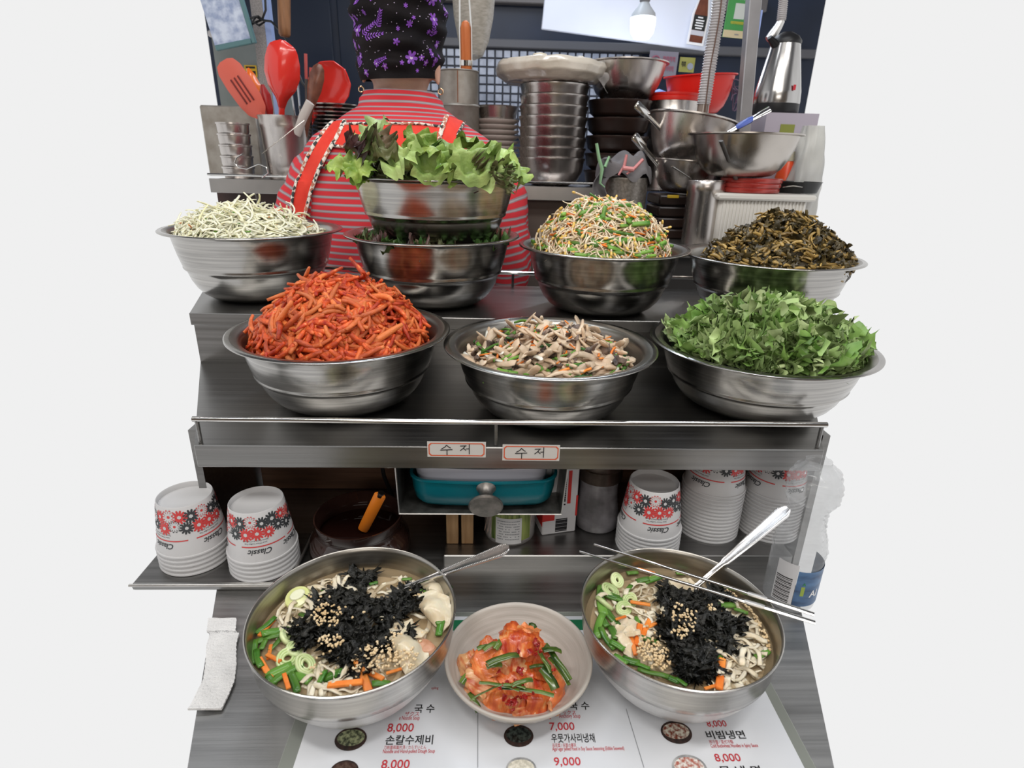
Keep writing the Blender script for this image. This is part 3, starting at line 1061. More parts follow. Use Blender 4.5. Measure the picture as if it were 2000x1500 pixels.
def soup(name, label, S, noodle_zones, flake_zones, seeds, greens, carrots, leeks, seed=1):
    rg = random.Random(seed)
    x, y, zr, rad = S
    t = thing(name, label, 'soup', (x, y, ZL))
    rl = rad * .945
    obj('broth', G().lathe([(0, 0), (rl * .5, 0), (rl, 0), (rl * 1.0, .0006)], 72), BROTH, t)
    o = obj('broth_depth', G().lathe([(0, -.008), (rl * .5, -.009), (rl * .93, -.008)], 48), BROTHD, t)

    def zone(zn):
        cx, cy, rx, ry, rot = zn
        a_, q = rg.uniform(0, 2 * pi), sqrt(rg.random())
        ux, uy = q * rx * cos(a_), q * ry * sin(a_)
        c_, s_ = cos(R(rot)), sin(R(rot))
        p_ = P(cx + ux * c_ - uy * s_, cy + ux * s_ + uy * c_, Z=ZL)
        v = Vector((p_.x - x, p_.y - y))
        return v, q

    def clampv(v, m=.90):
        if v.length > rl * m:
            v = v * (rl * m / v.length)
        return v
    for (zn, n, ms, h, nm) in noodle_zones:
        for i in range(n):
            v, q = zone(zn)
            v = clampv(v, .85)
            me_ = ms[rg.randrange(len(ms))]
            yw, s_ = rg.uniform(0, 6.3), rg.uniform(.6, .95)
            for _ in range(3):
                far = max((Vector((v.x + s_ * (w_.co.x * cos(yw) - w_.co.y * sin(yw)), v.y + s_ * (w_.co.x * sin(yw) + w_.co.y * cos(yw)))) for w_ in me_.vertices), key=lambda k_: k_.length)
                if far.length > rl * .94:
                    v = v - far.normalized() * (far.length - rl * .93)
            put(nm, me_, t, (v.x, v.y, -.004 + h * (1 - q * q) * rg.uniform(.2, 1)), (rg.gauss(0, .14), rg.gauss(0, .14), yw), s_)
    for (zn, n, h) in flake_zones:
        for i in range(n):
            v, q = zone(zn)
            v = clampv(v, .93)
            put('seaweed_flake', FM[rg.randrange(len(FM))], t, (v.x, v.y, .004 + h * (1 - q * q) * rg.uniform(.3, 1)), (rg.gauss(0, .38), rg.gauss(0, .38), rg.uniform(0, 6.3)), rg.uniform(.55, 1.1))
    g = G()
    for (zn, n, h) in seeds:
        for i in range(n):
            v, q = zone(zn)
            v = clampv(v, .95)
            M_ = Matrix.Translation((v.x, v.y, h + rg.uniform(-.001, .002))) @ Matrix.Rotation(rg.uniform(0, 6.3), 4, 'Z') @ Matrix.Rotation(rg.uniform(1.1, 1.8), 4, 'X') @ Matrix.Scale(rg.uniform(.9, 1.25), 4)
            g.merge(seed_g, M_)
    o = obj('sesame_seeds', g, SEED, t)
    o['kind'] = 'stuff'
    for (px, py, rot, s) in greens:
        p_ = P(px, py, Z=ZL + .002)
        put('green_onion_piece', SGM[rg.randrange(7)], t, (p_.x - x, p_.y - y, .0025 + rg.uniform(0, .003)), (rg.gauss(0, .15), rg.gauss(0, .12), R(rot)), s)
    for (px, py, rot, s) in carrots:
        p_ = P(px, py, Z=ZL + .002)
        put('carrot_stick', CCM[rg.randrange(2)], t, (p_.x - x, p_.y - y, .003 + rg.uniform(0, .003)), (rg.gauss(0, .25), rg.gauss(0, .1), R(rot)), s)
    for (px, py, k, rx) in leeks:
        p_ = P(px, py, Z=ZL + .002)
        put('leek_ring', LKM[k], t, (p_.x - x, p_.y - y, .003), (rx, rg.uniform(-.5, .5), rg.uniform(0, 3)))
    return t


t1 = soup('dumpling_noodle_soup', 'dumpling and noodle soup under black seaweed flakes in the left steel bowl', S1,
          [((690, 1225, 150, 95, 0), 60, NM, .002, 'noodle'), ((645, 1165, 65, 42, -20), 42, NM, .012, 'noodle'), ((560, 1215, 40, 30, 20), 12, NM, .010, 'noodle'), ((650, 1335, 75, 20, 0), 22, NM, .008, 'noodle'), ((600, 1205, 60, 35, 0), 6, NMW, .010, 'wide_noodle'), ((730, 1290, 60, 40, 0), 10, NMW, .004, 'wide_noodle'), ((760, 1165, 45, 16, 10), 12, NM, .008, 'noodle')],
          [((690, 1225, 82, 60, 10), 120, .013), ((790, 1185, 45, 22, -25), 28, .008), ((665, 1195, 35, 40, 0), 22, .012), ((690, 1300, 40, 24, 40), 22, .008), ((705, 1133, 26, 12, 0), 12, .002), ((600, 1245, 30, 18, 0), 14, .008), ((795, 1245, 12, 14, 0), 5, .006)],
          [((640, 1228, 30, 26, 0), 55, .0185), ((665, 1200, 60, 40, 0), 18, .018), ((648, 1272, 26, 14, 0), 36, .015), ((742, 1290, 60, 32, -30), 150, .0095), ((790, 1300, 30, 25, 0), 50, .013), ((700, 1260, 130, 90, 0), 60, .006), ((812, 1172, 16, 10, 0), 12, .009)],
          [(545, 1236, 25, 1.3), (525, 1248, 20, 1.2), (540, 1258, 70, .9), (497, 1275, 110, 1.2), (505, 1290, 120, 1.0), (545, 1310, 35, 1.4), (560, 1318, 40, 1.3), (575, 1335, 120, 1.2), (590, 1325, 150, 1.2), (630, 1325, 80, 1.1), (650, 1320, 10, 1.2), (595, 1203, 150, 1.2), (612, 1212, 160, .8), (637, 1155, 150, .8), (730, 1142, 15, .8), (795, 1132, 0, .7),
           (820, 1160, 150, 1.3), (840, 1170, 140, 1.4), (850, 1185, 120, 1.3), (865, 1165, 70, 1.4), (855, 1205, 100, 1.2), (870, 1195, 80, 1.4), (845, 1190, 150, 1.3), (862, 1225, 80, 1.1), (745, 1336, 10, 1.4), (520, 1225, 60, 1.1), (860, 1180, 160, 1.2), (515, 1262, 90, .8), (530, 1330, 140, 1.1)],
          [(521, 1228, 80, .9), (518, 1307, 130, 1.0), (535, 1290, 150, .9), (675, 1341, 0, 1.1), (712, 1330, 120, 1.4), (725, 1318, 150, 1.0), (560, 1335, 120, .9), (527, 1275, 100, .8), (770, 1315, 20, .7)],
          [(575, 1270, 1, .5), (562, 1287, 2, .5), (597, 1300, 2, .4), (560, 1245, 1, .9)], seed=4)
S1o = Vector((S1[0], S1[1], ZL))
o = obj('courgette_slice', G().lathe([(0, -.003), (.013, -.0028), (.0142, 0), (.013, .003), (.006, .0042), (0, .004)], 24, sy=.9), ZUCC, t1, loc=P(583, 1176, Z=ZL) - S1o + Vector((0, 0, .006)), rot=(.35, -.25, .4))
obj('slice_layer', G().lathe([(.0075, .0), (.0085, .0012), (.0075, .0022), (.003, .0024), (0, .002)], 20, sy=.7), mat('pale_slice', (.80, .82, .6), rough=.25), o, loc=(.001, .001, .0036))


def dumpling(L, W, hgt):
    def fn(a_, b_):
        th = a_ * pi
        r_ = b_
        x_ = cos(th) * L * .5 * r_
        y_ = sin(th) * W * r_ * (1 + .05 * sin(th * 9) * r_)
        z_ = hgt * max(0, 1 - (r_ / .78) ** 2.5) * (sin(th) ** .5 if sin(th) > 0 else 0) + .0012 * sin(th * 11) * r_ ** 4 + .0015
        return (x_, y_, z_)
    return G().grid(fn, 30, 12).shell(.0014)


for (px, py, rot, s, rx) in ((835, 1207, -50, 1.1, .35), (840, 1165, -50, .8, .2), (775, 1285, -62, 1.25, -.1), (805, 1230, 150, .8, .1)):
    obj('dumpling', dumpling(.052 * s, .026 * s, .011 * s), DUMP, t1, loc=P(px, py, Z=ZL) - S1o + Vector((0, 0, .002)), rot=(rx, .1, R(rot)))
for (px, py, s) in ((800, 1225, .9), (822, 1262, 1.2), (835, 1268, .9)):
    obj('dumpling_filling', G().lathe([(0, -.004), (.008 * s, -.003), (.011 * s, 0), (.008 * s, .004), (0, .006)], 14, sy=.8), MEAT, t1, loc=P(px, py, Z=ZL) - S1o + Vector((0, 0, -.001)))

t2 = soup('noodle_soup', 'noodle soup with seaweed, sesame and carrot in the right steel bowl', S2,
          [((1340, 1225, 150, 95, 0), 60, NM, .002, 'noodle'), ((1440, 1290, 58, 62, 20), 60, NM, .014, 'noodle'), ((1460, 1215, 30, 60, -30), 16, NM, .006, 'noodle'), ((1240, 1160, 45, 28, -10), 14, NM, .008, 'noodle'), ((1260, 1215, 35, 45, 10), 14, NM, .010, 'noodle'), ((1290, 1170, 40, 20, 0), 5, NMW, .010, 'wide_noodle'), ((1235, 1265, 35, 25, 30), 8, NMW, .006, 'wide_noodle'), ((1390, 1310, 30, 22, 0), 8, NMW, .010, 'wide_noodle')],
          [((1355, 1225, 58, 62, 20), 110, .013), ((1310, 1175, 34, 18, 25), 22, .010), ((1350, 1300, 46, 30, 20), 40, .010), ((1410, 1250, 26, 34, -20), 26, .010), ((1405, 1170, 22, 9, 10), 10, .003), ((1360, 1330, 14, 16, 0), 8, .006), ((1435, 1230, 12, 8, 0), 3, .004)],
          [((1330, 1232, 30, 26, 40), 50, .0185), ((1330, 1262, 24, 12, 0), 24, .017), ((1275, 1290, 38, 26, 40), 130, .0085), ((1330, 1240, 90, 70, 0), 50, .008), ((1478, 1215, 6, 72, -24), 70, .003), ((1310, 1140, 60, 8, 10), 24, .002), ((1385, 1210, 10, 8, 0), 10, .016), ((1410, 1160, 40, 10, 25), 20, .003)],
          [(1275, 1132, 20, 1.4), (1255, 1136, 10, 1.0), (1235, 1120, 10, .9), (1190, 1165, 150, 1.4), (1172, 1160, 80, 1.3), (1205, 1170, 140, 1.1), (1180, 1215, 100, 1.4), (1190, 1200, 110, 1.4), (1198, 1240, 95, 1.2), (1185, 1250, 110, 1.1), (1205, 1265, 140, 1.0), (1245, 1215, 80, 1.2), (1262, 1252, 155, 1.0), (1232, 1292, 150, 1.1), (1255, 1305, 150, 1.2), (1275, 1318, 155, 1.3), (1310, 1328, 150, 1.3), (1330, 1335, 130, 1.0), (1415, 1186, 15, 1.5), (1447, 1195, 150, 1.2), (1408, 1288, 60, .9), (1488, 1281, 25, 1.1), (1225, 1160, 60, .9), (1176, 1190, 90, 1.4), (1215, 1185, 20, .9), (1330, 1122, 0, .8), (1170, 1225, 70, 1.3), (1212, 1290, 130, 1.0)],
          [(1250, 1183, 165, 1.0), (1382, 1167, 20, 1.2), (1246, 1245, 70, 1.4), (1262, 1228, 60, 1.0), (1407, 1318, 65, 1.3), (1275, 1222, 30, .7), (1212, 1212, 30, .5), (1262, 1118, 160, .7), (1390, 1345, 20, .6), (1236, 1265, 90, .8)],
          [(1192, 1155, 2, .3), (1218, 1190, 1, .5), (1180, 1180, 2, .9), (1230, 1175, 1, .7), (1205, 1135, 1, .4)], seed=8)
S2o = Vector((S2[0], S2[1], ZL))
for (px, py, s) in ((1345, 1166, 1.25), (1222, 1232, 1.0), (1232, 1262, .9), (1318, 1160, .7)):
    o = obj('soup_dumpling', crumple(.026 * s, .030 * s, .006, 8).shell(.004), DUMP, t2, loc=P(px, py, Z=ZL) - S2o + Vector((0, 0, .006)), rot=(.3, .1, px))

# ------------------------------------------------------------ kimchi in its dish
CER = mat('speckled_ceramic', (.44, .405, .36), (.54, .50, .455), scale=14, rough=.3, bump=.12, bscale=30, stretch=(1, 1, 20), spec=.4)
KD = [(0, .0), (.45, .0), (.50, .02), (.52, .08), (.66, .2), (.84, .5), (.965, .85), (.995, .95), (1.0, 1.0), (.985, 1.03), (.955, 1.01), (.93, .94), (.80, .6), (.62, .34), (.4, .22), (0, .18)]
kx, ky, kz, kr = .0331, .4680, .9115, .0780
g = G()
g.lathe([(r * kr, z * (kz - TOP - .002)) for r, z in KD], 96)
o = obj('ceramic_dish', g, CER, loc=(kx, ky, TOP + .002), angle=70)
tag(o, 'small speckled beige ceramic dish of kimchi between the two steel soup bowls', 'dish')
g = G()
KIM = mat('kimchi_leaf', (.44, .022, .006), (.74, .15, .025), scale=75, stretch=(2.2, .8, 1), rough=.14, bump=.9, bscale=120, rnd=.12, rnd_col=(.80, .26, .08), ramp=(.38, .60), c3=(.84, .36, .13), sss=.08, coat=.3, detail=5)
KIMP = mat('kimchi_stem', (.56, .07, .015), (.80, .42, .19), scale=75, stretch=(2.2, .8, 1), rough=.18, bump=.3, bscale=100, rnd=.1, sss=.1, coat=.3, ramp=(.36, .6))
CHV = mat('chive', (.015, .05, .006), (.13, .20, .03), scale=40, rough=.2, rnd=.35, stretch=(.5, 3, 3), coat=.3)
CHL = mat('chilli_flake', (.22, .006, .005), (.42, .015, .01), scale=80, rough=.2, bump=.5, bscale=400, coat=.3)
kt = thing('kimchi', 'pile of red cabbage kimchi with chives in the small ceramic dish', 'food', (kx, ky, kz))
K0 = Vector((kx, ky, kz))
o = obj('packed_core', G().grid(lambda a_, v_: (.050 * v_ * cos(a_ * 2 * pi), .050 * v_ * sin(a_ * 2 * pi) - .004, -.016 + .020 * (1 - v_ ** 2) - .014 * v_ ** 4), 28, 10, cu=True), KIM, kt)
o['kind'] = 'stuff'
kg = random.Random(31)


def kleaf(L, W, n=12, amp=.010, thick=.0012, s=None):
    s = kg.uniform(0, 99) if s is None else s

    def fn(a_, b_):
        u_, v_ = a_ - .5, b_ - .5
        q = noise.noise_vector(Vector((a_ * 1.6 + s, b_ * 1.6, s)))
        q2 = noise.noise(Vector((a_ * 9 + s, b_ * 3, s)))
        k = 1 + .22 * noise.noise(Vector((cos(atan2(v_, u_)) * 2 + s, sin(atan2(v_, u_)) * 2, 0)))
        # rounded sheet rather than a square
        rr = max(abs(u_), abs(v_)) * 2
        cr = 1 - .18 * (abs(u_ * v_) * 4) ** 1.2
        return (u_ * W * k * cr, v_ * L * k * cr, -abs(u_) ** 1.6 * W * .55 - abs(v_) ** 2 * L * .5 + q.z * amp + q2 * .0022)
    return G().grid(fn, n, n).shell(thick)


for i, (px, py, z_, L, W, rx, ry, rz, m_) in enumerate((
        (1018, 1248, .022, .036, .046, .35, .05, .1, 0), (1028, 1272, .016, .028, .046, .9, .2, -.3, 0), (1000, 1238, .018, .030, .026, .2, -.5, .5, 0),
        (955, 1285, .010, .034, .044, .3, -.35, .35, 0), (975, 1302, .006, .030, .042, .6, -.2, .2, 0), (1000, 1300, .010, .026, .030, .5, .1, -.2, 1),
        (905, 1290, -.004, .022, .030, .1, -.6, .3, 1), (940, 1330, -.006, .034, .026, .5, -.3, 1.2, 1), (925, 1345, -.012, .030, .020, .3, -.6, .6, 1),
        (985, 1355, -.010, .030, .044, .6, -.1, .15, 0), (1000, 1380, -.018, .022, .048, .6, 0, .1, 1), (965, 1372, -.014, .024, .036, .6, -.1, -.2, 0),
        (1040, 1320, .000, .036, .024, .3, .4, .2, 1), (1080, 1345, -.008, .036, .032, .3, .6, -.5, 0), (1060, 1372, -.014, .026, .032, .6, .4, .1, 0),
        (1030, 1392, -.020, .016, .030, .5, .1, .4, 1), (1065, 1300, .000, .030, .024, .2, .7, .2, 0), (1010, 1328, .000, .030, .034, .5, 0, .5, 0),
        (950, 1262, .004, .022, .026, .0, -.5, .8, 0), (1085, 1375, -.016, .018, .020, .4, .5, .6, 1), (1030, 1225, .022, .018, .030, .0, .1, .3, 0), (960, 1315, .002, .02, .036, .8, 0, -.2, 0))):
    p_ = P(px, py, Z=kz + z_) - K0
    obj(('cabbage_leaf', 'cabbage_stem')[m_], kleaf(L, W), (KIM, KIMP)[m_], kt, loc=p_, rot=(rx, ry, rz), angle=80)
for i, (px, py, z_, L, w_, rz, ry) in enumerate(((982, 1287, .022, .034, .0042, 22, 0), (1088, 1292, .010, .046, .0030, -62, .1), (1078, 1270, .016, .020, .0040, 10, .2), (975, 1340, .008, .040, .0022, -12, 0), (1030, 1350, .004, .052, .0024, -10, 0),
                                                 (1072, 1325, .004, .024, .0050, -60, .2), (915, 1318, -.004, .022, .0032, 50, -.2), (925, 1372, -.016, .022, .0036, -60, 0), (958, 1262, .016, .018, .0030, 35, 0), (1000, 1340, .010, .026, .0020, -5, 0),
                                                 (945, 1265, .010, .014, .0026, 15, 0), (975, 1258, .018, .016, .0030, 60, 0), (1055, 1302, .006, .022, .0030, 5, 0), (1062, 1290, .010, .030, .0020, -65, .1), (1020, 1333, .012, .022, .0024, 20, 0), (950, 1352, -.002, .036, .0010, 30, 0),
                                                 (1040, 1222, .030, .008, .0024, -30, 0), (965, 1300, .012, .016, .003, 12, 0), (928, 1310, -.002, .02, .0032, 30, -.3), (1092, 1310, .004, .035, .0025, -60, .1))):
    p_ = P(px, py, Z=kz + z_) - K0
    g_ = G().tube([(-L / 2, 0, 0), (-L / 4, .0006, .001), (0, 0, .0015), (L / 4, .0005, .001), (L / 2, 0, -.001)], w_, 8, flat=.35)
    obj('chive_piece', g_, CHV, kt, loc=p_, rot=(kg.uniform(-.3, .3), ry, R(rz)))
for i in range(34):
    px, py, z_ = [(kg.gauss(1000, 40), kg.gauss(1320, 32), .010), (kg.gauss(990, 16), kg.gauss(1338, 6), .010), (kg.gauss(1005, 12), kg.gauss(1366, 5), .000), (kg.gauss(1040, 14), kg.gauss(1262, 14), .024)][kg.randrange(4)]
    p_ = P(px, py, Z=kz + z_) - K0
    s_ = kg.uniform(.5, 1.2)
    obj('chilli_flake', crumple(.005 * s_, .004 * s_, .003, 4).shell(.0008), CHL, kt, loc=p_, rot=(kg.uniform(-1, 1), kg.uniform(-1, 1), kg.uniform(0, 3)))

# ------------------------------------------------------------ spoons and chopsticks


SPOONM = mat('cutlery_steel', (.80, .78, .76), rough=.27, metal=1)


def spoon(name, label, A, B, L, wend=.0108):
    """A: point in the soup, B: point on the rim; handle of length L from A"""
    d = (B - A).normalized()
    M3 = frame(d)
    t_ = thing(name, label, 'spoon', A)
    t_.rotation_euler = M3.to_euler()
    prof = [(-.012, .0075, .0012), (0, .0045, .0012), (.012, .0030, .0014), (.035, .0030, .0015), (.05, .0034, .0014), (.054, .0050, .0014), (L * .62, .0072, .0012), (L * .85, wend * .93, .0011), (L - .009, wend, .0011), (L - .003, wend * .72, .001), (L, wend * .4, .001)]
    vs, fs = [], []
    g_ = G()
    for (y_, w_, h_) in prof:
        vs += [(-w_, y_, -h_ * .5), (-w_, y_, h_ * .6), (-w_ * .78, y_, h_), (-w_ * .5, y_, h_ * .5), (w_ * .5, y_, h_ * .5), (w_ * .78, y_, h_), (w_, y_, h_ * .6), (w_, y_, -h_ * .5)]
    for i in range(len(prof) - 1):
        for j in range(8):
            q = (j + 1) % 8
            fs.append((i * 8 + j, i * 8 + q, i * 8 + 8 + q, i * 8 + 8 + j))
    fs.append(tuple(range(7, -1, -1)))
    fs.append(tuple(len(vs) - 8 + j for j in range(8)))
    g_.add(vs, fs)
    obj('handle', g_, SPOONM, t_, angle=35)
    g_ = G()
    for y_ in np.arange(.058, L - .004, .0019):
        w_ = np.interp(y_, [p_[0] for p_ in prof], [p_[1] for p_ in prof])
        for sgn in (-1, 1):
            g_.lathe([(0, -.0006), (.0006, 0), (0, .0006)], 5, c=(sgn * w_ * .80, y_, .0013))
    o_ = obj('beaded_edge', g_, STEEL_SATIN, t_)
    o_['kind'] = 'stuff'

    def bw(a_, v_):
        th = a_ * 2 * pi
        return (.019 * v_ * cos(th), -.030 + .027 * v_ * sin(th), -.006 * (1 - v_ * v_) - .001)
    obj('spoon_bowl', G().grid(bw, 24, 6, cu=True).shell(.0008), CHROME, t_, loc=(0, -.005, -.001), rot=(-.25, 0, 0))
    return t_


A, B = P(775, 1153, Z=ZL + .002), P(872, 1116, Z=.9625)
d = (B - A).normalized()
Lq = 0
while P(0, 0, Y=1) and True:
    q = A + d * Lq
    v = q - Vector((0, 0, CAMZ))
    px = 1000 + FPX * v.dot(CR) / v.dot(CF)
    if px > 993 or Lq > .3:
        break
    Lq += .001
spoon('soup_spoon', 'beaded steel spoon leaning out of the dumpling soup bowl', A, B, Lq)
A, B = P(1348, 1155, Z=ZL + .002), P(1403, 1108, Z=.9625)
d = (B - A).normalized()
L2 = 0
while L2 < .3:
    q = A + d * L2
    v = q - Vector((0, 0, CAMZ))
    if 1000 + FPX * v.dot(CR) / v.dot(CF) > 1538:
        break
    L2 += .001
spoon('soup_spoon', 'beaded steel spoon leaning out of the soup bowl under the chopsticks', A, B, L2, .0092)
for i, ((x0, y0), (x1, y1)) in enumerate((((1160, 1063), (1562, 1191)), ((1132, 1077), (1562, 1207)))):
    A, B = P(x0, y0, Z=.9675), P(x1, y1, Z=.966)
    B = B + (B - A) * .06
    t_ = thing('chopstick', ['steel chopstick farther from the front, across the right soup bowl', 'steel chopstick nearer the front, across the right soup bowl'][i], 'chopstick', A, group='pair of steel chopsticks')
    D = B - A
    obj('stick', G().tube([D * k for k in (0, .25, .5, .7, .72, 1)], [.0012, .0014, .0018, .0022, .0026, .0027], 8, flat=[1, 1, .9, .8, .75, .7]), CHROME, t_)
    obj('engraved_grip', G().tube([D * k for k in (.73, .74, .80, .81)], [.0026, .0029, .0030, .0026], 8, flat=.75), STEEL_SATIN, t_)

# ------------------------------------------------------------ napkin
NAP = mat('embossed_napkin', (.74, .74, .74), (.82, .82, .82), scale=40, rough=.9, bump=.8, bscale=420)
edge = [(463, 1213), (461, 1238), (468, 1242), (462, 1268), (463, 1300), (459, 1335), (448, 1362), (434, 1390)]


def nap(a_, b_):
    k = b_ * (len(edge) - 1)
    i = min(int(k), len(edge) - 2)
    f_ = k - i
    px, py = edge[i][0] * (1 - f_) + edge[i + 1][0] * f_, edge[i][1] * (1 - f_) + edge[i + 1][1] * f_
    p_ = P(px, py, Z=TOP + .001)
    p_ = Vector((p_.x, p_.y, 0)) + Vector((-.032, -.002, 0)) * (1 - a_)
    return (p_.x, p_.y, TOP + .0035 + .0015 * noise.noise(Vector((p_.x * 60, p_.y * 60, 0))) + .002 * (1 - a_) + .0004 * sin(a_ * 90) * sin(b_ * 160))


o = obj('paper_napkin', G().grid(nap, 40, 80).shell(.0025), NAP, angle=80)
tag(o, 'crumpled embossed white paper napkin at the left edge of the counter', 'napkin')
# ------------------------------------------------------------ things under the food shelf
CUPM = mat('paper_cup', (.60, .60, .61), rough=.55)
FRED = mat('flower_red', (.62, .06, .06), rough=.5)
FPNK = mat('flower_pink', (.66, .18, .17), rough=.5)
FGRY = mat('flower_grey', (.045, .05, .055), rough=.5)
RT, RB, HC = .0335, .0445, .070
cup_low = mesh_of(G().lathe([(RB - .0025, .001), (RB, 0), (RB + .0006, .0013), (RB, .0028), (RB - .0014, .003), (RB - .0034, .02), (RB - .005, .02), (RB - .003, .003), (RB - .0025, .001)], 48), 'paper_cup', CUPM, angle=50)
cup_top = mesh_of(G().lathe([(RB - .0025, .001), (RB, 0), (RB + .0006, .0013), (RB, .0028), (RB - .0014, .003), (RT + .0003, HC - .0012), (RT - .0005, HC), (RT - .0014, HC - .001), (RT - .0012, HC - .008), (RT - .0018, HC - .0085), (0, HC - .0085)], 64), 'paper_cup', CUPM, angle=50)


def cup_r(z):
    return RB - .0014 + (RT + .0003 - RB + .0014) * (z - .003) / (HC - .0042)


def wrap(g, a0, z0, off=.0002, flip=False):
    """lay a flat drawing (x right, y up) on the cup wall round angle a0"""
    out = G()
    vs = []
    for (x_, y_, q_) in g.v:
        if flip:
            x_, y_ = -x_, -y_
        z = z0 + y_
        r = cup_r(z) + off + q_
        a_ = a0 + x_ / cup_r(z0)
        vs.append((r * cos(a_), r * sin(a_), z))
    out.add(vs, g.f)
    return out


def flower(r, k=0.0, n=12, inner=.55):
    g = G()
    m = n * 4
    vs = [(0, 0, k)]
    for i in range(m):
        a_ = 2 * pi * i / m
        q = r * (inner + (1 - inner) * abs(sin(a_ * n / 2)) ** .6)
        vs.append((q * cos(a_), q * sin(a_), k))
    g.add(vs, [(0, i + 1, (i + 1) % m + 1) for i in range(m)])
    return g


fg = random.Random(77)
pr_g = {0: G(), 1: G(), 2: G(), 3: G()}
for j in range(34):
    a0 = 2 * pi * j / 17 + (.18 if j >= 17 else 0)
    z0 = (.0555 if j < 17 else .0435) + fg.uniform(-.003, .003)
    r = fg.uniform(.0078, .0100)
    k = fg.choice((0, 0, 1, 2, 2, 3))
    lay = .00006 * (j % 5) + .0001
    if k == 3:
        pr_g[fg.choice((0, 2))].merge(wrap(flower(r, lay), a0, z0))
        pr_g[3].merge(wrap(flower(r * .85, lay + .00003), a0, z0))
        pr_g[0].merge(wrap(flower(r * .22, lay + .00006, 6, .8), a0, z0))
    else:
        pr_g[k].merge(wrap(flower(r, lay), a0, z0))
        pr_g[3 if k != 1 else 0].merge(wrap(flower(r * .26, lay + .00006, 6, .8), a0, z0))
flower_ms = [mesh_of(pr_g[k], 'printed_flowers', [FRED, FPNK, FGRY, CUPM][k], smooth=False) for k in range(4)]
line = G()
for a0 in (0, pi):
    for s0, s1, zz in ((-1.45, -.05, 1), (.05, 1.45, -1)):
        for i in range(20):
            t0, t1 = s0 + (s1 - s0) * i / 20, s0 + (s1 - s0) * (i + 1) / 20
            vs = []
            for tt, dz in ((t0, -.0006), (t1, -.0006), (t1, .0006), (t0, .0006)):
                z = .0245 + dz * (1.3 if abs(tt) > .05 else .6)
                r_ = cup_r(z) + .0003
                vs.append((r_ * cos(a0 + tt), r_ * sin(a0 + tt), z))
            line.add(vs, [(0, 1, 2, 3)])
line_m = mesh_of(line, 'printed_line', FRED, smooth=False)


def fine(g, n=1):
    """split long faces so a flat drawing can bend"""
    me = bpy.data.meshes.new('t')
    me.from_pydata(g.v, [], g.f)
    import bmesh
    bm = bmesh.new()
    bm.from_mesh(me)
    bmesh.ops.triangulate(bm, faces=bm.faces[:])
    out = G()
    out.add([tuple(v.co) for v in bm.verts], [tuple(v.index for v in f.verts) for f in bm.faces])
    bm.free()
    bpy.data.meshes.remove(me)
    return out


def ctext(s, size, a0, z0, shear=0, bold=0):
    g = text_g(s, size, shear=shear, bold=bold)
    w = g.w
    g.v = [(x - w / 2, y, 0) for x, y, z in g.v]
    return wrap(fine(g), a0, z0, off=.0004, flip=True)


txt = G()
for a0 in (-.9, 2.2, .65 - pi, .2):
    txt.merge(ctext('Classic', .0105, a0, .0205, shear=.35, bold=.0002))
for a0 in (-1.0, 2.1, .55 - pi):
    txt.merge(ctext('Juice·Water·Coffee·Tea', .0028, a0, .0300))
    txt.merge(ctext('Sports Drink And So Forth', .0028, a0, .0335))
txt_m = mesh_of(txt, 'printed_text', FGRY, smooth=False)


ORD = ['lowest', 'second lowest', 'third lowest', 'fourth lowest', 'fifth lowest', 'sixth lowest', 'seventh lowest', 'eighth lowest', 'ninth lowest', 'tenth lowest', 'eleventh lowest', 'twelfth lowest', 'thirteenth lowest',
       'fourteenth lowest', 'fifteenth lowest', 'sixteenth lowest', 'seventeenth lowest', 'eighteenth lowest', 'nineteenth lowest', 'topmost']


def cup_stack(x, y, z, n, step, labels, group, rot=0, printed=True):
    for i in range(n):
        top = i == n - 1
        t_ = obj_ = put('paper_cup', cup_top if top else cup_low, None, (x, y, z + i * step), (0, 0, rot))
        tag(t_, labels[0] if top else ORD[i] + labels[1], 'cup', group)
        if top:
            for m_ in flower_ms:
                q = put('printed_flowers', m_, t_)
                q['kind'] = 'stuff'
            put('printed_line', line_m, t_)
            q = put('printed_text', txt_m, t_)
            q['kind'] = 'stuff'


zt = TOP + .012
p_ = P(500, 975, Z=zt + 4 * .0068 + HC)
cup_stack(p_.x, p_.y, zt, 5, .0068, ('topmost cup of the flowered stack left of the dark sauce jar', ' cup of the flowered stack left of the dark jar'), 'nested paper cups on the tray', rot=-.35)
cup_stack(p_.x - .097, p_.y + .012, zt, 5, .0068, ('topmost cup of the stack at the very left edge of the counter', ' cup of the stack at the very left edge of the counter'), 'nested paper cups at the left edge', rot=.5)
tr = thing('cup_tray', 'flat steel tray under the paper cup stacks at the left', 'tray', (p_.x - .03, p_.y + .015, TOP))
obj('tray_base', G().box(-.125, .075, -.062, .052, .0, .0115, b=.004), STEEL_SHEET, tr)
obj('rolled_edge', G().tube([(-.125, -.062, .0105), (.070, -.062, .0105), (.075, -.055, .0105), (.075, .052, .0105)], .002, 8), STEEL_SATIN, tr)
p_ = P(1279, 938, Z=LEDGE + 6 * .0058 + HC)
cup_stack(p_.x, p_.y, LEDGE, 7, .0058, ('topmost cup of the short flowered stack right of the glass shaker', ' cup of the short stack right of the glass shaker'), 'nested paper cups in the short right stack', rot=-.65)
p_ = P(1384, 1000, Y=.735)
cup_stack(p_.x, .735, LEDGE, 14, .0058, ('topmost cup of the tall stack hidden partly by the shelf edge', ' cup of the tall middle stack among the right stacks'), 'nested paper cups in the tall middle stack', rot=.05)
p_ = P(1502, 1000, Y=.735)
cup_stack(p_.x, .735, LEDGE, 13, .0058, ('topmost cup of the stack behind the plastic water bottle', ' cup of the stack behind the plastic water bottle'), 'nested paper cups behind the bottle', rot=-.4)

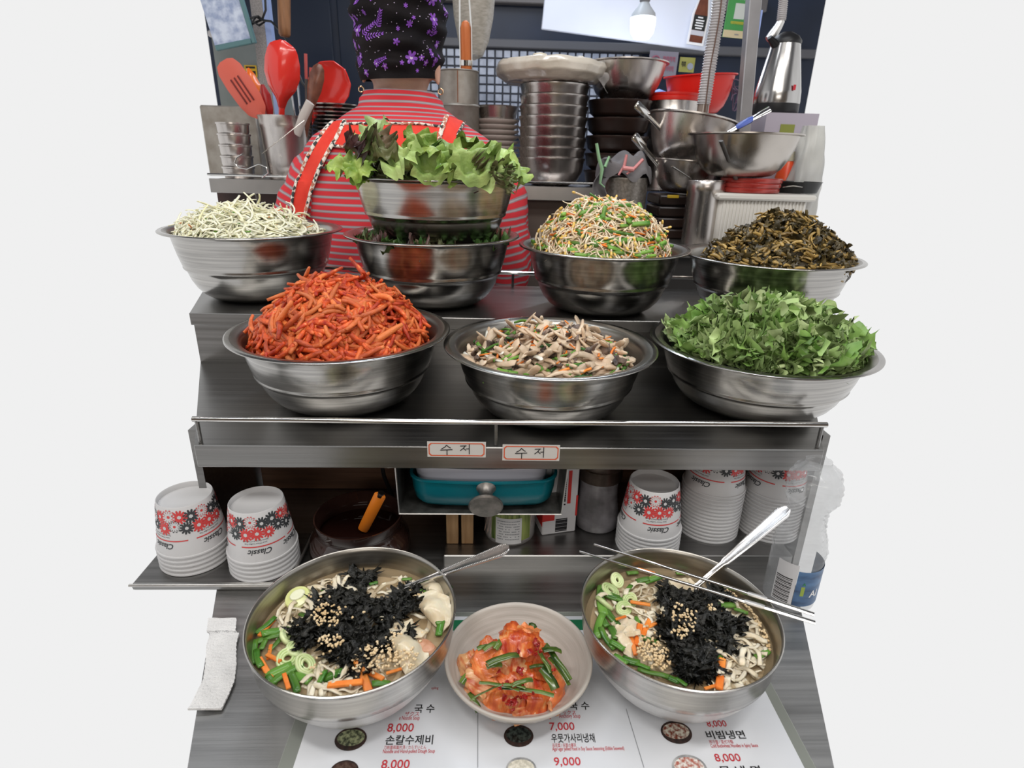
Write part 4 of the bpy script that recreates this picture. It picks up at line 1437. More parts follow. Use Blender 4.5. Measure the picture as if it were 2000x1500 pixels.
# --- dark glass jar and orange ladle handle
DGL = mat('dark_glass', (.022, .010, .008), (.035, .016, .012), scale=20, rough=.06, coat=.5)
p_ = P(700, 1003, Z=TOP + .070)
jar = thing('sauce_jar', 'dark wide-mouthed glass jar of soy sauce on the ledge', 'jar', (p_.x, p_.y, TOP))
YJ = p_.y
obj('jar_body', G().lathe([(0, 0), (.050, 0), (.062, .006), (.069, .020), (.067, .036), (.059, .046), (.0555, .050), (.0575, .056), (.0595, .066), (.0595, .070), (.0575, .070), (.055, .056), (.053, .048), (.064, .034), (.055, .008), (0, .005)], 64), DGL, jar, angle=60)
obj('soy_sauce', G().lathe([(0, .040), (.058, .040)], 40), mat('soy_sauce', (.012, .004, .003), rough=.04), jar)
A, B = P(712, 1028, Y=YJ - .005), P(743, 966, Y=YJ - .02)
ld = thing('sauce_ladle', 'ladle with a flat orange handle standing in the dark sauce jar', 'ladle', A)
ORG = mat('orange_plastic', (.72, .20, .015), rough=.4)
D = B - A
obj('handle', G().tube([D * -.12, D * 0, D * .5, D * .97, D], [.007, .0075, .0078, .008, .0074], 8, flat=.45, up=(0, -1, .2)), ORG, ld, angle=50)
obj('ring_end', G().tube([D * .96, D * 1.06], .0045, 8), CHROME, ld)
obj('ladle_bowl', G().grid(lambda a_, v_: (.020 * v_ * cos(a_ * 2 * pi), .020 * v_ * sin(a_ * 2 * pi), -.012 * (1 - v_ * v_)), 20, 5, cu=True).shell(.001), CHROME, ld, loc=D * -.30)

# --- cutlery drawer
dr = thing('hanging_rack', 'open steel rack hung under the shelf in the middle, holding the teal box', 'rack', (0, .66, .957))
FRM = mat('drawer_steel', (.08, .08, .075), (.22, .22, .21), scale=40, rough=.35, metal=.8)
x0, x1, zb, zt_ = P(780, 1003, Y=.66).x, P(1096, 1007, Y=.66).x, P(940, 1004, Y=.66).z, SHELF2 - .0045
xa, xb = P(770, 900, Y=.66).x, P(1112, 905, Y=.66).x
zo = .957
g = G()
vs = [(x0, 0, zb - zo), (x1, 0, zb - zo), (xb, 0, zt_ - zo), (xa, 0, zt_ - zo)]
fr = []
t2_ = .0012
for yy in (0, .14):
    fr += [(x0, yy, zb - zo), (x1, yy, zb - zo), (xb, yy, zt_ - zo), (xa, yy, zt_ - zo), (xa + t2_, yy, zt_ - zo), (x0 + t2_, yy, zb - zo + t2_), (x1 - t2_, yy, zb - zo + t2_), (xb - t2_, yy, zt_ - zo)]
fs = []
lp = [0, 1, 2, 7, 6, 5, 4, 3]
g.add(fr, [(0, 1, 6, 5), (1, 2, 7, 6), (3, 0, 5, 4), (8, 13, 14, 9), (9, 14, 15, 10), (11, 12, 13, 8)] + [(lp[i], lp[i] + 8, lp[(i + 1) % 8] + 8, lp[(i + 1) % 8]) for i in range(8)])
obj('drawer_frame', g, FRM, dr, smooth=False)
obj('back_plate', G().box(x0, x1, .138, .14, zb - zo, zt_ - zo), FRM, dr, smooth=False)
obj('front_edge', G().tube([(x0, -.0008, zb - zo + .0006), (x1, -.0008, zb - zo + .0006)], .0011, 6).tube([(x0, -.0008, zb - zo), (xa, -.0008, zt_ - zo)], .0009, 6).tube([(x1, -.0008, zb - zo), (xb, -.0008, zt_ - zo)], .0009, 6), STEEL_SATIN, dr)
TEAL = mat('teal_plastic', (.0, .105, .14), (.0, .135, .17), scale=20, rough=.3)
SCU = mat('scuffed_teal', (.35, .50, .52), rough=.6)


def rrect(w, d, r, n=6, bow=0.0):
    pts = []
    for cx_, cy_, a0 in ((w / 2 - r, d / 2 - r, 0), (-w / 2 + r, d / 2 - r, pi / 2), (-w / 2 + r, -d / 2 + r, pi), (w / 2 - r, -d / 2 + r, 1.5 * pi)):
        for i in range(n + 1):
            a_ = a0 + pi / 2 * i / n
            pts.append((cx_ + r * cos(a_), cy_ + r * sin(a_)))
    # bow the front face outwards
    out = []
    for i, (x_, y_) in enumerate(pts):
        out.append((x_, y_ - (bow * (1 - (2 * x_ / w) ** 2) if y_ < 0 else 0)))
    # extra points along front between corner 3 end and 4 start
    k = 3 * (n + 1)
    a_, b_ = out[k - 1], out[k]
    mid = []
    for i in range(1, 12):
        t = i / 12
        x_ = pts[k - 1][0] * (1 - t) + pts[k][0] * t
        mid.append((x_, pts[k][1] - bow * (1 - (2 * x_ / w) ** 2)))
    return out[:k] + mid + out[k:]


def tub(rings):
    """loft of rounded rectangles: (w, d, r, z, bow)"""
    g_ = G()
    vs_, n_ = [], 0
    for (w, d_, r, z, bow) in rings:
        q = rrect(w, d_, r, bow=bow)
        n_ = len(q)
        vs_ += [(x_, y_, z) for x_, y_ in q]
    fs_ = []
    for j in range(len(rings) - 1):
        for i in range(n_):
            i2 = (i + 1) % n_
            fs_.append((j * n_ + i, j * n_ + i2, (j + 1) * n_ + i2, (j + 1) * n_ + i))
    fs_.append(tuple(range(n_ - 1, -1, -1)))
    fs_.append(tuple((len(rings) - 1) * n_ + i for i in range(n_)))
    return g_.add(vs_, fs_)


W_ = P(1088, 950, Y=.668).x - P(800, 950, Y=.668).x
zb1 = P(940, 992, Y=.664).z
xm = (P(1088, 950, Y=.668).x + P(800, 950, Y=.668).x) / 2
HB = P(940, 938, Y=.664).z - zb1
tb = thing('cutlery_box', 'teal plastic cutlery box sitting in the hanging drawer', 'box', (xm, .725, zb1))
obj('box_body', tub([(W_ * .90, .10, .018, 0, .006), (W_ * .955, .108, .022, .006, .008), (W_ * .985, .112, .022, HB * .5, .008), (W_, .114, .022, HB * .93, .008), (W_ + .004, .118, .023, HB * .94, .009), (W_ + .004, .118, .023, HB, .009), (W_ - .003, .112, .022, HB, .008), (W_ * .96, .108, .02, HB * .3, .006)]), TEAL, tb, angle=50)
o = obj('knob', G().lathe([(0, .030), (.0205, .030), (.0222, .0285), (.0222, .027), (.021, .0255), (.015, .022), (.0095, .017), (.008, .012), (.0095, .004), (.013, 0), (0, 0)], 40), mat('worn_knob', (.16, .15, .14), (.30, .28, .26), scale=90, rough=.35, metal=.9, rough2=.55), tb, rot=(pi / 2 + .35, 0, 0))
k_ = P(949, 976, Y=.640)
o.location = (k_.x - xm, .660 - .725, k_.z - zb1 + .004)
wb = thing('white_tub', 'white plastic tub resting inside the teal cutlery box', 'tub', (xm - .003, .728, zb1 + HB * .62))
obj('tub_body', tub([(W_ * .90, .09, .02, 0, .006), (W_ * .94, .096, .022, HB * .62, .008), (W_ * .955, .100, .022, HB * .64, .009), (W_ * .955, .100, .022, HB * .69, .009), (W_ * .93, .095, .02, HB * .69, .008), (W_ * .91, .09, .02, HB * .4, .006)]), mat('lilac_white', (.62, .63, .72), rough=.4), wb, angle=50)

# --- handwritten labels on the shelf edge
LBL = mat('label_paper', (.62, .60, .57), rough=.5)
LORG = mat('label_orange', (.66, .13, .06), rough=.5)


def label_sticker(px0, py0, px1, py1, lab, tilt):
    A, B = P(px0, py1, Y=.6515), P(px1, py0, Y=.6515)
    w, h = B.x - A.x, B.z - A.z
    t_ = thing('shelf_label', lab, 'label', (A.x, .6515, A.z), (0, tilt, 0))
    obj('paper', G().box(0, w, -.0004, .0004, 0, h), LBL, t_, smooth=False)

    def oct_(i, c):
        return [(i + c, i), (w - i - c, i), (w - i, i + c), (w - i, h - i - c), (w - i - c, h - i), (i + c, h - i), (i, h - i - c), (i, i + c)]
    a_, b_ = oct_(.0016, .0028), oct_(.0030, .0026)
    g_ = G()
    g_.add([(x, -.0006, z) for x, z in a_] + [(x, -.0006, z) for x, z in b_], [(i, (i + 1) % 8, 8 + (i + 1) % 8, 8 + i) for i in range(8)])
    obj('orange_frame', g_, LORG, t_, smooth=False)
    strokes = [[(.33, .80), (.30, .66), (.24, .54)], [(.33, .78), (.37, .66), (.40, .60)], [(.22, .46), (.43, .50)], [(.335, .48), (.335, .14)],
               [(.56, .74), (.67, .76)], [(.65, .76), (.61, .58), (.56, .44)], [(.61, .62), (.66, .46)], [(.66, .56), (.71, .57)], [(.715, .86), (.715, .22)]]
    g_ = G()
    for s_ in strokes:
        g_.tube([(x * w, -.0008, z * h) for x, z in s_], .00055, 5, flat=.4, up=(0, 1, 0))
    o_ = obj('handwriting', g_, INK, t_)
    o_['kind'] = 'stuff'


label_sticker(835, 863, 949, 892, 'orange-framed paper label with handwriting on the shelf edge, left one', .004)
label_sticker(981, 869, 1094, 899, 'orange-framed paper label with handwriting on the shelf edge, right one', .004)

# --- toothpick tub, salt carton, shaker
CLR = mat('clear_plastic', (.75, .72, .70), rough=.12, alpha=.28)
p_ = P(995, 1080, Y=.765)
tp = thing('toothpick_tub', 'clear tub of wooden toothpicks with a bamboo label below the drawer', 'tub', (P(995, 1040, Y=.722).x, .722, LEDGE))
obj('clear_wall', G().lathe([(0, 0), (.036, 0), (.037, .004), (.0375, .058), (.034, .062), (.0335, .070), (.0325, .070), (.033, .060), (.0365, .056), (.036, .004)], 40), CLR, tp)
tg = random.Random(3)
TPK = mat('toothpick_wood', (.52, .34, .27), (.66, .46, .38), scale=90, rough=.6)
tkm = mesh_of(G().tube([(0, 0, -.028), (0, 0, -.022), (0, 0, .022), (0, 0, .028)], [.0003, .001, .001, .0003], 5), 'toothpick', TPK)
for i in range(150):
    a_, q = tg.uniform(0, 2 * pi), sqrt(tg.uniform(.35, 1)) * .0335
    put('toothpick', tkm, tp, (q * cos(a_), q * sin(a_), .034), (tg.uniform(-.08, .08), .12 + tg.uniform(-.08, .08), 0))
obj('bamboo_label', G().lathe([(.0379, .008), (.0379, .052)], 24, a0=-2.35, a1=-.75), mat('bamboo_print', (.03, .07, .01), (.30, .36, .10), scale=26, rough=.4, stretch=(7, 7, .4)), tp)
o = obj('white_label', G().lathe([(.0382, .004), (.0382, .046)], 20, a0=-2.15, a1=-1.15), mat('label_white', (.62, .62, .63), rough=.5), tp)
g = G()
for j in range(8):
    for i in range(14):
        a_ = -2.08 + .85 * i / 14
        if tg.random() < .75:
            g.lathe([(.03835, .042 - j * .0042), (.03835, .0405 - j * .0042)], 1, a0=a_, a1=a_ + .05)
o = obj('label_print', g, GREY, tp)
o['kind'] = 'stuff'
ca = thing('salt_carton', 'white and red carton with a yellow cap beside the toothpick tub', 'carton', (P(1082, 1040, Y=.735).x, .735, LEDGE), (0, 0, .22))
zc = .110
obj('carton_body', G().box(-.026, .026, -.020, .020, 0, zc, b=.0015), mat('carton_white', (.60, .60, .62), rough=.45), ca, smooth=False)
RDP = mat('carton_red', (.55, .025, .02), rough=.45)
obj('red_panel', G().box(-.0264, -.0258, -.019, .019, .015, .085).box(-.0262, -.008, -.0204, -.0198, .024, .060), RDP, ca, smooth=False)
obj('red_stripe', G().box(.010, .015, -.0204, -.0198, .050, .104).box(.0235, .0262, -.0206, -.0198, .028, .062), RDP, ca, smooth=False)
g = G()
for i in range(11):
    g.box(-.006, .012, -.0204, -.0198, .004 + i * .002, .0052 + i * .002 + .0004 * (i % 3))
for j in range(3):
    for i in range(16):
        if tg.random() < .8:
            g.box(-.005 + j * .005, -.0025 + j * .005, -.0204, -.0198, .045 + i * .003, .047 + i * .003)
o = obj('carton_print', g, INK, ca, smooth=False)
o['kind'] = 'stuff'
obj('yellow_cap', G().lathe([(.022, 0), (.023, .002), (.023, .012), (.020, .014), (.0195, .022), (.016, .026), (0, .027)], 30), mat('yellow_plastic', (.55, .40, .02), rough=.4), ca, loc=(.004, 0, zc))
sk = thing('glass_shaker', 'frosty glass shaker with a pierced dark metal lid behind the chopstick tips', 'shaker', (P(1165, 1000, Y=.745).x, .745, LEDGE))
obj('glass_body', G().lathe([(0, 0), (.031, 0), (.034, .004), (.034, .02), (.029, .045), (.028, .07), (.030, .080)], 40), mat('frosted_glass', (.10, .095, .10), (.26, .25, .27), scale=26, rough=.25, coat=.4), sk, angle=60)
obj('metal_lid', G().lathe([(.031, .080), (.0325, .081), (.0325, .100), (.0312, .1015), (.0312, .110), (.0325, .112), (.0325, .122), (.030, .126), (.010, .128), (0, .128)], 40), mat('lid_bronze', (.06, .045, .035), (.13, .10, .085), scale=40, rough=.35, metal=.8), sk, angle=35)
for i in range(8):
    a_ = i * pi / 4
    obj('lid_hole', G().lathe([(0, 0), (.0035, 0), (.0035, .0006), (0, .0006)], 12, sx=1.5), BLACK, sk, loc=(.017 * cos(a_), .017 * sin(a_), .1275), rot=(0, 0, a_))

# bracket hook on the plank panel
bk = thing('cable_loop', 'black cable hanging behind the drawer over the sauce jar', 'cable')
pts = [P(745, 905, Y=.82), P(750, 930, Y=.82), P(765, 965, Y=.83), P(785, 1010, Y=.84), P(790, 1055, Y=.85)]
obj('cable_run', G().tube(pts, .0032, 8), BLACK, bk)

# --- plastic water bottle
PET = mat('clear_bottle', (.45, .47, .49), rough=.04, alpha=.30, bump=.9, bscale=70, scale=20, coat=1)
p_ = P(1553, 1235, Z=TOP)
bt = thing('water_bottle', 'crumpled clear plastic water bottle standing right of the soup bowl', 'bottle', (P(1541, 1150, Y=.60).x, .60, TOP))


def bottle(a_, v):
    z = v * .205
    prof = [(0, .028), (.004, .031), (.07, .0315), (.095, .030), (.11, .025), (.125, .021), (.14, .023), (.155, .029), (.175, .031), (.19, .026), (.20, .015), (.205, .013)]
    r = np.interp(z, [q[0] for q in prof], [q[1] for q in prof])
    th = a_ * 2 * pi
    if z > .075:
        r += .0035 * noise.noise(Vector((cos(th) * 2.4, sin(th) * 2.4, z * 60))) + .0012 * sin(z * 900)
    return (r * cos(th), r * sin(th), z)


obj('bottle_wall', G().grid(bottle, 48, 70, cu=True), PET, bt, angle=80)
obj('bottle_base', G().lathe([(0, .003), (.02, .001), (.028, .0005)], 32), PET, bt)
obj('blue_label', G().lathe([(.0322, .014), (.0322, .066)], 24, a0=-1.95, a1=.3), mat('label_blue', (.03, .07, .16), (.10, .22, .42), scale=24, rough=.35, stretch=(1, 1, 3)), bt)
obj('white_label', G().lathe([(.0322, .014), (.0322, .074)], 16, a0=-2.75, a1=-1.97), mat('label_wht', (.66, .66, .68), rough=.4), bt)
g = G()
for i in range(17):
    z = .016 + i * .0022
    g.lathe([(.0324, z), (.0324, z + (.0009, .0014, .0006)[i % 3])], 8, a0=-2.70, a1=-2.1)
o = obj('barcode', g, INK, bt)
o['kind'] = 'stuff'


def btext(s, size, a0, z0, m, name='printed_text'):
    g_ = text_g(s, size, bold=size * .02)
    g_ = fine(g_)
    g_.v = [((.0325) * cos(a0 + x / .0325), .0325 * sin(a0 + x / .0325), z0 + y) for x, y, z in g_.v]
    o_ = obj(name, g_, m, bt, smooth=False)
    o_['kind'] = 'stuff'
    return o_


btext('Al', .014, -1.35, .028, WHITE)
btext('A', .006, -1.72, .046, mat('grade_green', (.02, .22, .06), rough=.4))
obj('grade_badge', G().lathe([(.0323, .030), (.0323, .044)], 4, a0=-1.74, a1=-1.60), mat('grade_lime', (.30, .40, .05), rough=.4), bt)
# ------------------------------------------------------------ the cook, seen from behind
CX, CY = -.205, 1.43
SKIN = mat('skin', (.62, .35, .26), (.70, .43, .33), scale=30, rough=.5, sss=.15, bump=.1, bscale=200)
TR = [(.80, .20, .15), (.95, .205, .15), (1.10, .215, .145), (1.20, .228, .14), (1.29, .240, .135), (1.35, .236, .13), (1.39, .230, .122), (1.42, .214, .112), (1.442, .186, .100), (1.462, .154, .090), (1.482, .120, .080), (1.500, .092, .072), (1.515, .075, .067), (1.526, .070, .064)]


def tring(z):
    zs = [q[0] for q in TR]
    return float(np.interp(z, zs, [q[1] for q in TR])), float(np.interp(z, zs, [q[2] for q in TR]))


def back_y(x, z, off=0.0):
    a_, b_ = tring(z)
    u = max(-.985, min(.985, (x - CX) / a_))
    return CY - b_ * sqrt(1 - u * u) - off


ck = thing('person', 'person seen from behind in red striped top, red apron and black flowered head scarf', 'person', (CX, CY, 0))
O = Vector((CX, CY, 0))
# one continuous body: overlapping lofts fused by a voxel remesh
g = G()
g.lathe([(0, .80)] + [(1, z) for z, a, b in TR] + [(0, 1.56)], 32)
vs = []
for (x, y, z) in g.v:
    a, b = tring(z) if abs(x) + abs(y) > 1e-6 else (1, 1)
    vs.append((x * (a - .012), y * (b - .012), z))
g.v = vs
g.tube([(0, 0, 1.47), (0, 0, 1.52), (.004, .004, 1.58)], [.066, .058, .056], 20)
g.lathe([(0, -.12), (.035, -.112), (.058, -.08), (.072, -.03), (.077, .02), (.070, .07), (.045, .105), (0, .118)], 28, c=(.004, .005, 1.625), sy=1.2)
g.tube([(.004, .095, 1.64), (.004, .108, 1.615), (.004, .098, 1.60)], [.008, .013, .009], 8)
for s in (-1, 1):
    g.lathe([(0, -.030), (.010, -.022), (.012, 0), (.015, .018), (.008, .030), (0, .032)], 12, c=(s * .081 + .004, -.012, 1.566), sx=.55)
    g.tube([(s * .13, 0, 1.375), (s * .190, -.012, 1.335), (s * .228, -.012, 1.24), (s * .245, .01, 1.15), (s * .235, .09, 1.10), (s * .18, .19, 1.11), (s * .15, .26, 1.12)], [.040, .048, .045, .042, .038, .032, .026], 14)
    h0 = Vector((s * .15, .26, 1.12))
    g.tube([h0, h0 + Vector((-s * .02, .045, .004)), h0 + Vector((-s * .035, .08, 0))], [.024, .036, .030], 12, flat=.5)
    for k, (dx, L) in enumerate(((-.026, .062), (-.009, .074), (.009, .070), (.025, .055))):
        b0 = h0 + Vector((-s * .035 + dx, .078, 0))
        g.tube([b0, b0 + Vector((-s * .006, L * .45, -.006)), b0 + Vector((-s * .012, L * .8, -.022)), b0 + Vector((-s * .012, L * .95, -.036))], [.0095, .009, .008, .006], 8)
    b0 = h0 + Vector((-s * .040, .03, -.004))
    g.tube([b0, b0 + Vector((-s * .028, .022, -.010)), b0 + Vector((-s * .036, .05, -.022))], [.012, .010, .008], 8)
    g.tube([(s * .095, .0, .86), (s * .10, .0, .60), (s * .10, .01, .46), (s * .10, -.01, .25), (s * .10, .0, .09), (s * .10, .02, .05)], [.105, .085, .06, .058, .042, .045], 14)
    g.tube([(s * .10, -.03, .045), (s * .10, .06, .04), (s * .105, .14, .028)], [.035, .04, .028], 10)
bo = obj('tmp_body', g, SKIN)
md = bo.modifiers.new('r', 'REMESH')
md.mode = 'VOXEL'
md.voxel_size = .0085
ms_ = bo.modifiers.new('s', 'SMOOTH')
ms_.iterations = 4
dg = bpy.context.evaluated_depsgraph_get()
dg.update()
bm_ = bpy.data.meshes.new_from_object(bo.evaluated_get(dg))
bpy.data.objects.remove(bo)
bm_.shade_smooth()
bm_.materials.clear()
bm_.materials.append(SKIN)
body = put('body', bm_, ck)
for s in (-1, 1):
    obj('eye', G().lathe([(0, -.011), (.009, -.006), (.011, 0), (.009, .006), (0, .011)], 16), WHITE, ck, loc=(.004 + s * .030, .082, 1.635))
obj('mouth', G().tube([(-.018, .093, 1.575), (.004, .100, 1.573), (.026, .093, 1.575)], [.003, .006, .003], 8, flat=.6), mat('lips', (.45, .12, .10), rough=.4), ck)

# striped top, stripes follow the cloth
STR = bpy.data.materials.new('striped_jersey')
STR.use_nodes = True
nt = STR.node_tree
N_, L_ = nt.nodes, nt.links
b = N_['Principled BSDF']
b.inputs['Roughness'].default_value = .85
uv = N_.new('ShaderNodeUVMap')
uv.uv_map = 'UVMap'
sx = N_.new('ShaderNodeSeparateXYZ')
L_.new(uv.outputs[0], sx.inputs[0])
m1 = N_.new('ShaderNodeMath')
m1.operation = 'FRACT'
L_.new(sx.outputs['Y'], m1.inputs[0])
rp = N_.new('ShaderNodeValToRGB')
rp.color_ramp.interpolation = 'EASE'
e = rp.color_ramp.elements
e[0].position, e[0].color = 0.0, (.62, .028, .04, 1)
e[1].position, e[1].color = .52, (.62, .028, .04, 1)
for ps_, cc in ((.60, (.27, .20, .22, 1)), (.66, (.30, .24, .26, 1)), (.76, (.42, .37, .39, 1)), (.90, (.27, .20, .22, 1)), (.97, (.62, .028, .04, 1))):
    q = e.new(ps_)
    q.color = cc
L_.new(m1.outputs[0], rp.inputs[0])
nzz = N_.new('ShaderNodeTexNoise')
nzz.inputs['Scale'].default_value = 900
bp = N_.new('ShaderNodeBump')
bp.inputs['Strength'].default_value = .35
bp.inputs['Distance'].default_value = .001
L_.new(nzz.outputs['Fac'], bp.inputs['Height'])
L_.new(bp.outputs[0], b.inputs['Normal'])
L_.new(rp.outputs[0], b.inputs['Base Color'])


def cloth_tube(rings, n, period, wrinkle=.003, seed=0):
    """rings: (centre, axis_x, axis_y, a, b); returns geometry plus a v coordinate by arc length"""
    vs_, uvv = [], []
    acc = 0
    pc, pa = None, None
    for k, (c_, ax, ay, a_, b_) in enumerate(rings):
        if pc is not None:
            acc += sqrt((c_ - pc).length ** 2 + ((a_ - pa[0]) * .9) ** 2)
        pc, pa = c_, (a_, b_)
        for i in range(n):
            th = 2 * pi * i / n
            w = wrinkle * noise.noise(Vector((cos(th) * 2 + seed, sin(th) * 2, acc * 16))) * 2 + wrinkle * .8 * noise.noise(Vector((cos(th) * 1.2 + seed, sin(th) * 1.2, acc * 50)))
            p_ = c_ + ax * ((a_ + w) * cos(th)) + ay * ((b_ + w) * sin(th))
            vs_.append(p_)
            uvv.append(acc / period + .12 * noise.noise(Vector((cos(th) * 1.4 + seed, sin(th) * 1.4, acc * 6))))
    fs_ = [(k * n + i, k * n + (i + 1) % n, (k + 1) * n + (i + 1) % n, (k + 1) * n + i) for k in range(len(rings) - 1) for i in range(n)]
    return vs_, fs_, uvv


zs = list(np.arange(.86, 1.44, .012)) + list(np.arange(1.44, 1.520, .005))
rings = []
for z in zs:
    a, b_ = tring(z)
    rings.append((Vector((0, 0, z + (.010 if z > 1.5 else 0))), Vector((1, 0, 0)), Vector((0, 1, 0)), a + .002, b_ + .002))
V1, F1, U1 = cloth_tube(rings, 72, .0148, .004)
allv, allf, allu = list(V1), list(F1), list(U1)
for s in (-1, 1):
    path = [(s * .10, .0, 1.39), (s * .150, -.005, 1.375), (s * .190, -.012, 1.345), (s * .218, -.015, 1.30), (s * (.240 if s < 0 else .228), -.012, 1.24), (s * (.258 if s < 0 else .243), .0, 1.17), (s * (.258 if s < 0 else .243), .03, 1.12), (s * .24, .09, 1.10), (s * .20, .16, 1.10), (s * .175, .21, 1.11)]
    rad = [.040, .056, .062, .064, .062, .060, .056, .052, .045, .040]
    pp = []
    k_ = np.linspace(0, len(path) - 1, 46)
    for q in k_:
        i = min(int(q), len(path) - 2)
        f_ = q - i
        P0, P1, P2, P3 = [Vector(path[max(0, min(len(path) - 1, j))]) for j in (i - 1, i, i + 1, i + 2)]
        c_ = .5 * ((2 * P1) + (P2 - P0) * f_ + (2 * P0 - 5 * P1 + 4 * P2 - P3) * f_ ** 2 + (3 * P1 - P0 - 3 * P2 + P3) * f_ ** 3)
        pp.append((c_, float(np.interp(q, range(len(rad)), rad))))
    rings = []
    for i, (c_, r_) in enumerate(pp):
        d_ = (pp[min(i + 1, len(pp) - 1)][0] - pp[max(0, i - 1)][0]).normalized()
        ax = Vector((0, 1, 0)) - d_ * d_.y
        if ax.length < .2:
            ax = Vector((1, 0, 0)) - d_ * d_.x
        ax.normalize()
        if i and ax.dot(rings[-1][1]) < 0:
            ax = -ax
        if i:
            ax = (rings[-1][1] - d_ * rings[-1][1].dot(d_)).normalized()
        rings.append((c_, ax, d_.cross(ax), r_, r_))
    V, F, Uv = cloth_tube(rings, 30, .0148, .006, 5 + s)
    n0 = len(allv)
    allv += V
    allf += [tuple(i + n0 for i in f) for f in F]
    allu += Uv
me = bpy.data.meshes.new('striped_top')
me.from_pydata([tuple(v) for v in allv], [], allf)
ul = me.uv_layers.new(name='UVMap')
for lp in me.loops:
    ul.data[lp.index].uv = (0, allu[lp.vertex_index])
me.materials.append(STR)
me.shade_smooth()
put('striped_top', me, ck)
obj('trousers', G().tube([(-.10, 0, .90), (-.10, 0, .60), (-.10, 0, .12)], [.115, .095, .075], 20).tube([(.10, 0, .90), (.10, 0, .60), (.10, 0, .12)], [.115, .095, .075], 20), BLACK, ck)

# apron: straps and band with checked piping
APR = mat('red_apron', (.72, .035, .02), (.80, .055, .03), scale=30, rough=.75, bump=.2, bscale=400)
CHK = bpy.data.materials.new('checked_piping')
CHK.use_nodes = True
nt = CHK.node_tree
tc = nt.nodes.new('ShaderNodeTexCoord')
mp = nt.nodes.new('ShaderNodeMapping')
mp.inputs['Rotation'].default_value = (0, R(38), 0)
ck1 = nt.nodes.new('ShaderNodeTexChecker')
ck1.inputs['Scale'].default_value = 105
ck1.inputs['Color1'].default_value = (.80, .74, .66, 1)
nz_ = nt.nodes.new('ShaderNodeTexNoise')
nz_.inputs['Scale'].default_value = 40
rp = nt.nodes.new('ShaderNodeValToRGB')
rp.color_ramp.interpolation = 'CONSTANT'
rp.color_ramp.elements[0].color = (.04, .05, .05, 1)
rp.color_ramp.elements[1].color = (.50, .20, .13, 1)
rp.color_ramp.elements[1].position = .5
nt.links.new(tc.outputs['Object'], mp.inputs[0])
nt.links.new(mp.outputs[0], ck1.inputs['Vector'])
nt.links.new(mp.outputs[0], nz_.inputs['Vector'])
nt.links.new(nz_.outputs['Fac'], rp.inputs[0])
nt.links.new(rp.outputs[0], ck1.inputs['Color2'])
nt.links.new(ck1.outputs[0], nt.nodes['Principled BSDF'].inputs['Base Color'])
nt.nodes['Principled BSDF'].inputs['Roughness'].default_value = .8


def xz(px, py):
    q = P(px, py, Y=1.315)
    return q.x, q.z


def band(name, L_px, R_px, off=.009):
    """strip between two pixel-traced edges laid on the back"""
    l, r = [xz(*p_) for p_ in L_px], [xz(*p_) for p_ in R_px]

    def ip(e_, t):
        k = t * (len(e_) - 1)
        i = min(int(k), len(e_) - 2)
        f_ = k - i
        return e_[i][0] * (1 - f_) + e_[i + 1][0] * f_, e_[i][1] * (1 - f_) + e_[i + 1][1] * f_

    def fn(u, t):
        a_, b_ = ip(l, t), ip(r, t)
        x, z = a_[0] * (1 - u) + b_[0] * u, a_[1] * (1 - u) + b_[1] * u
        y = back_y(x, z, off)
        # sleeves bulge past the trunk
        for s_ in (-1, 1):
            xc = float(np.interp(z, [1.17, 1.24, 1.30, 1.345, 1.375], [.258, .240, .218, .190, .15]))
            rc_ = .070 if z < 1.345 else .070 - (z - 1.345) * .9
            dx = (x - CX) - s_ * xc
            if abs(dx) < rc_ and z < 1.40:
                y = min(y, CY - .013 - sqrt(max(0, rc_ ** 2 - dx * dx)) - off)
        return (x - CX, y - CY, z)
    obj(name, G().grid(fn, 8, 24).shell(-.002), APR, ck)
    for u in (0, 1):
        pts = [Vector(fn(u, t)) - Vector((0, .001, 0)) for t in np.linspace(0, 1, 26)]
        obj('checked_piping', G().tube(pts, .0052, 8, flat=.6), CHK, ck)


band('apron_strap', [(630, 233), (604, 282), (578, 330), (566, 380), (562, 420), (570, 470)], [(664, 232), (652, 270), (620, 330), (600, 380), (588, 425), (590, 470)], .013)
band('apron_strap', [(868, 222), (858, 262), (856, 300), (880, 360), (910, 430)], [(904, 232), (892, 262), (893, 300), (925, 360), (955, 430)], .012)
band('apron_band', [(658, 240), (700, 240), (760, 240), (820, 241), (866, 247)], [(648, 284), (700, 290), (760, 292), (820, 290), (858, 288)], .010)
o = obj('apron_tie', G().tube([Vector((xz(x, y)[0] - CX, back_y(*xz(x, y), .012) - CY, xz(x, y)[1])) for x, y in ((640, 545), (690, 535), (712, 545), (720, 560))], .006, 8, flat=.5), CHK, ck)

# head scarf
SCF = mat('black_scarf', (.006, .005, .006), (.014, .011, .012), scale=12, rough=.8, spec=.15, bump=.3, bscale=300)
HX, HZ = .002, 1.60


def scarf(a_, v, off=0.0):
    th = a_ * 2 * pi
    z = -.046 + v * .215
    r = np.interp(v, [0, .12, .3, .5, .75, .92, 1], [.084, .091, .093, .099, .104, .075, .0])
    r = float(r)
    f1 = .0045 * sin(v * 30 + 1.5 * sin(th * 1.0 + .6) + 2.0 * cos(th)) * min(1, v * 5) + .005 * noise.noise(Vector((cos(th) * 1.5, sin(th) * 1.5, v * 9))) * 2
    r = max(0, r + f1 * (1 if v < .95 else 0) + off)
    return (HX + (r) * cos(th) * 1.0, .004 + r * sin(th) * 1.12, HZ + z + .012 * (sin(th) * .6) + .004 * cos(th) * (1 - v))


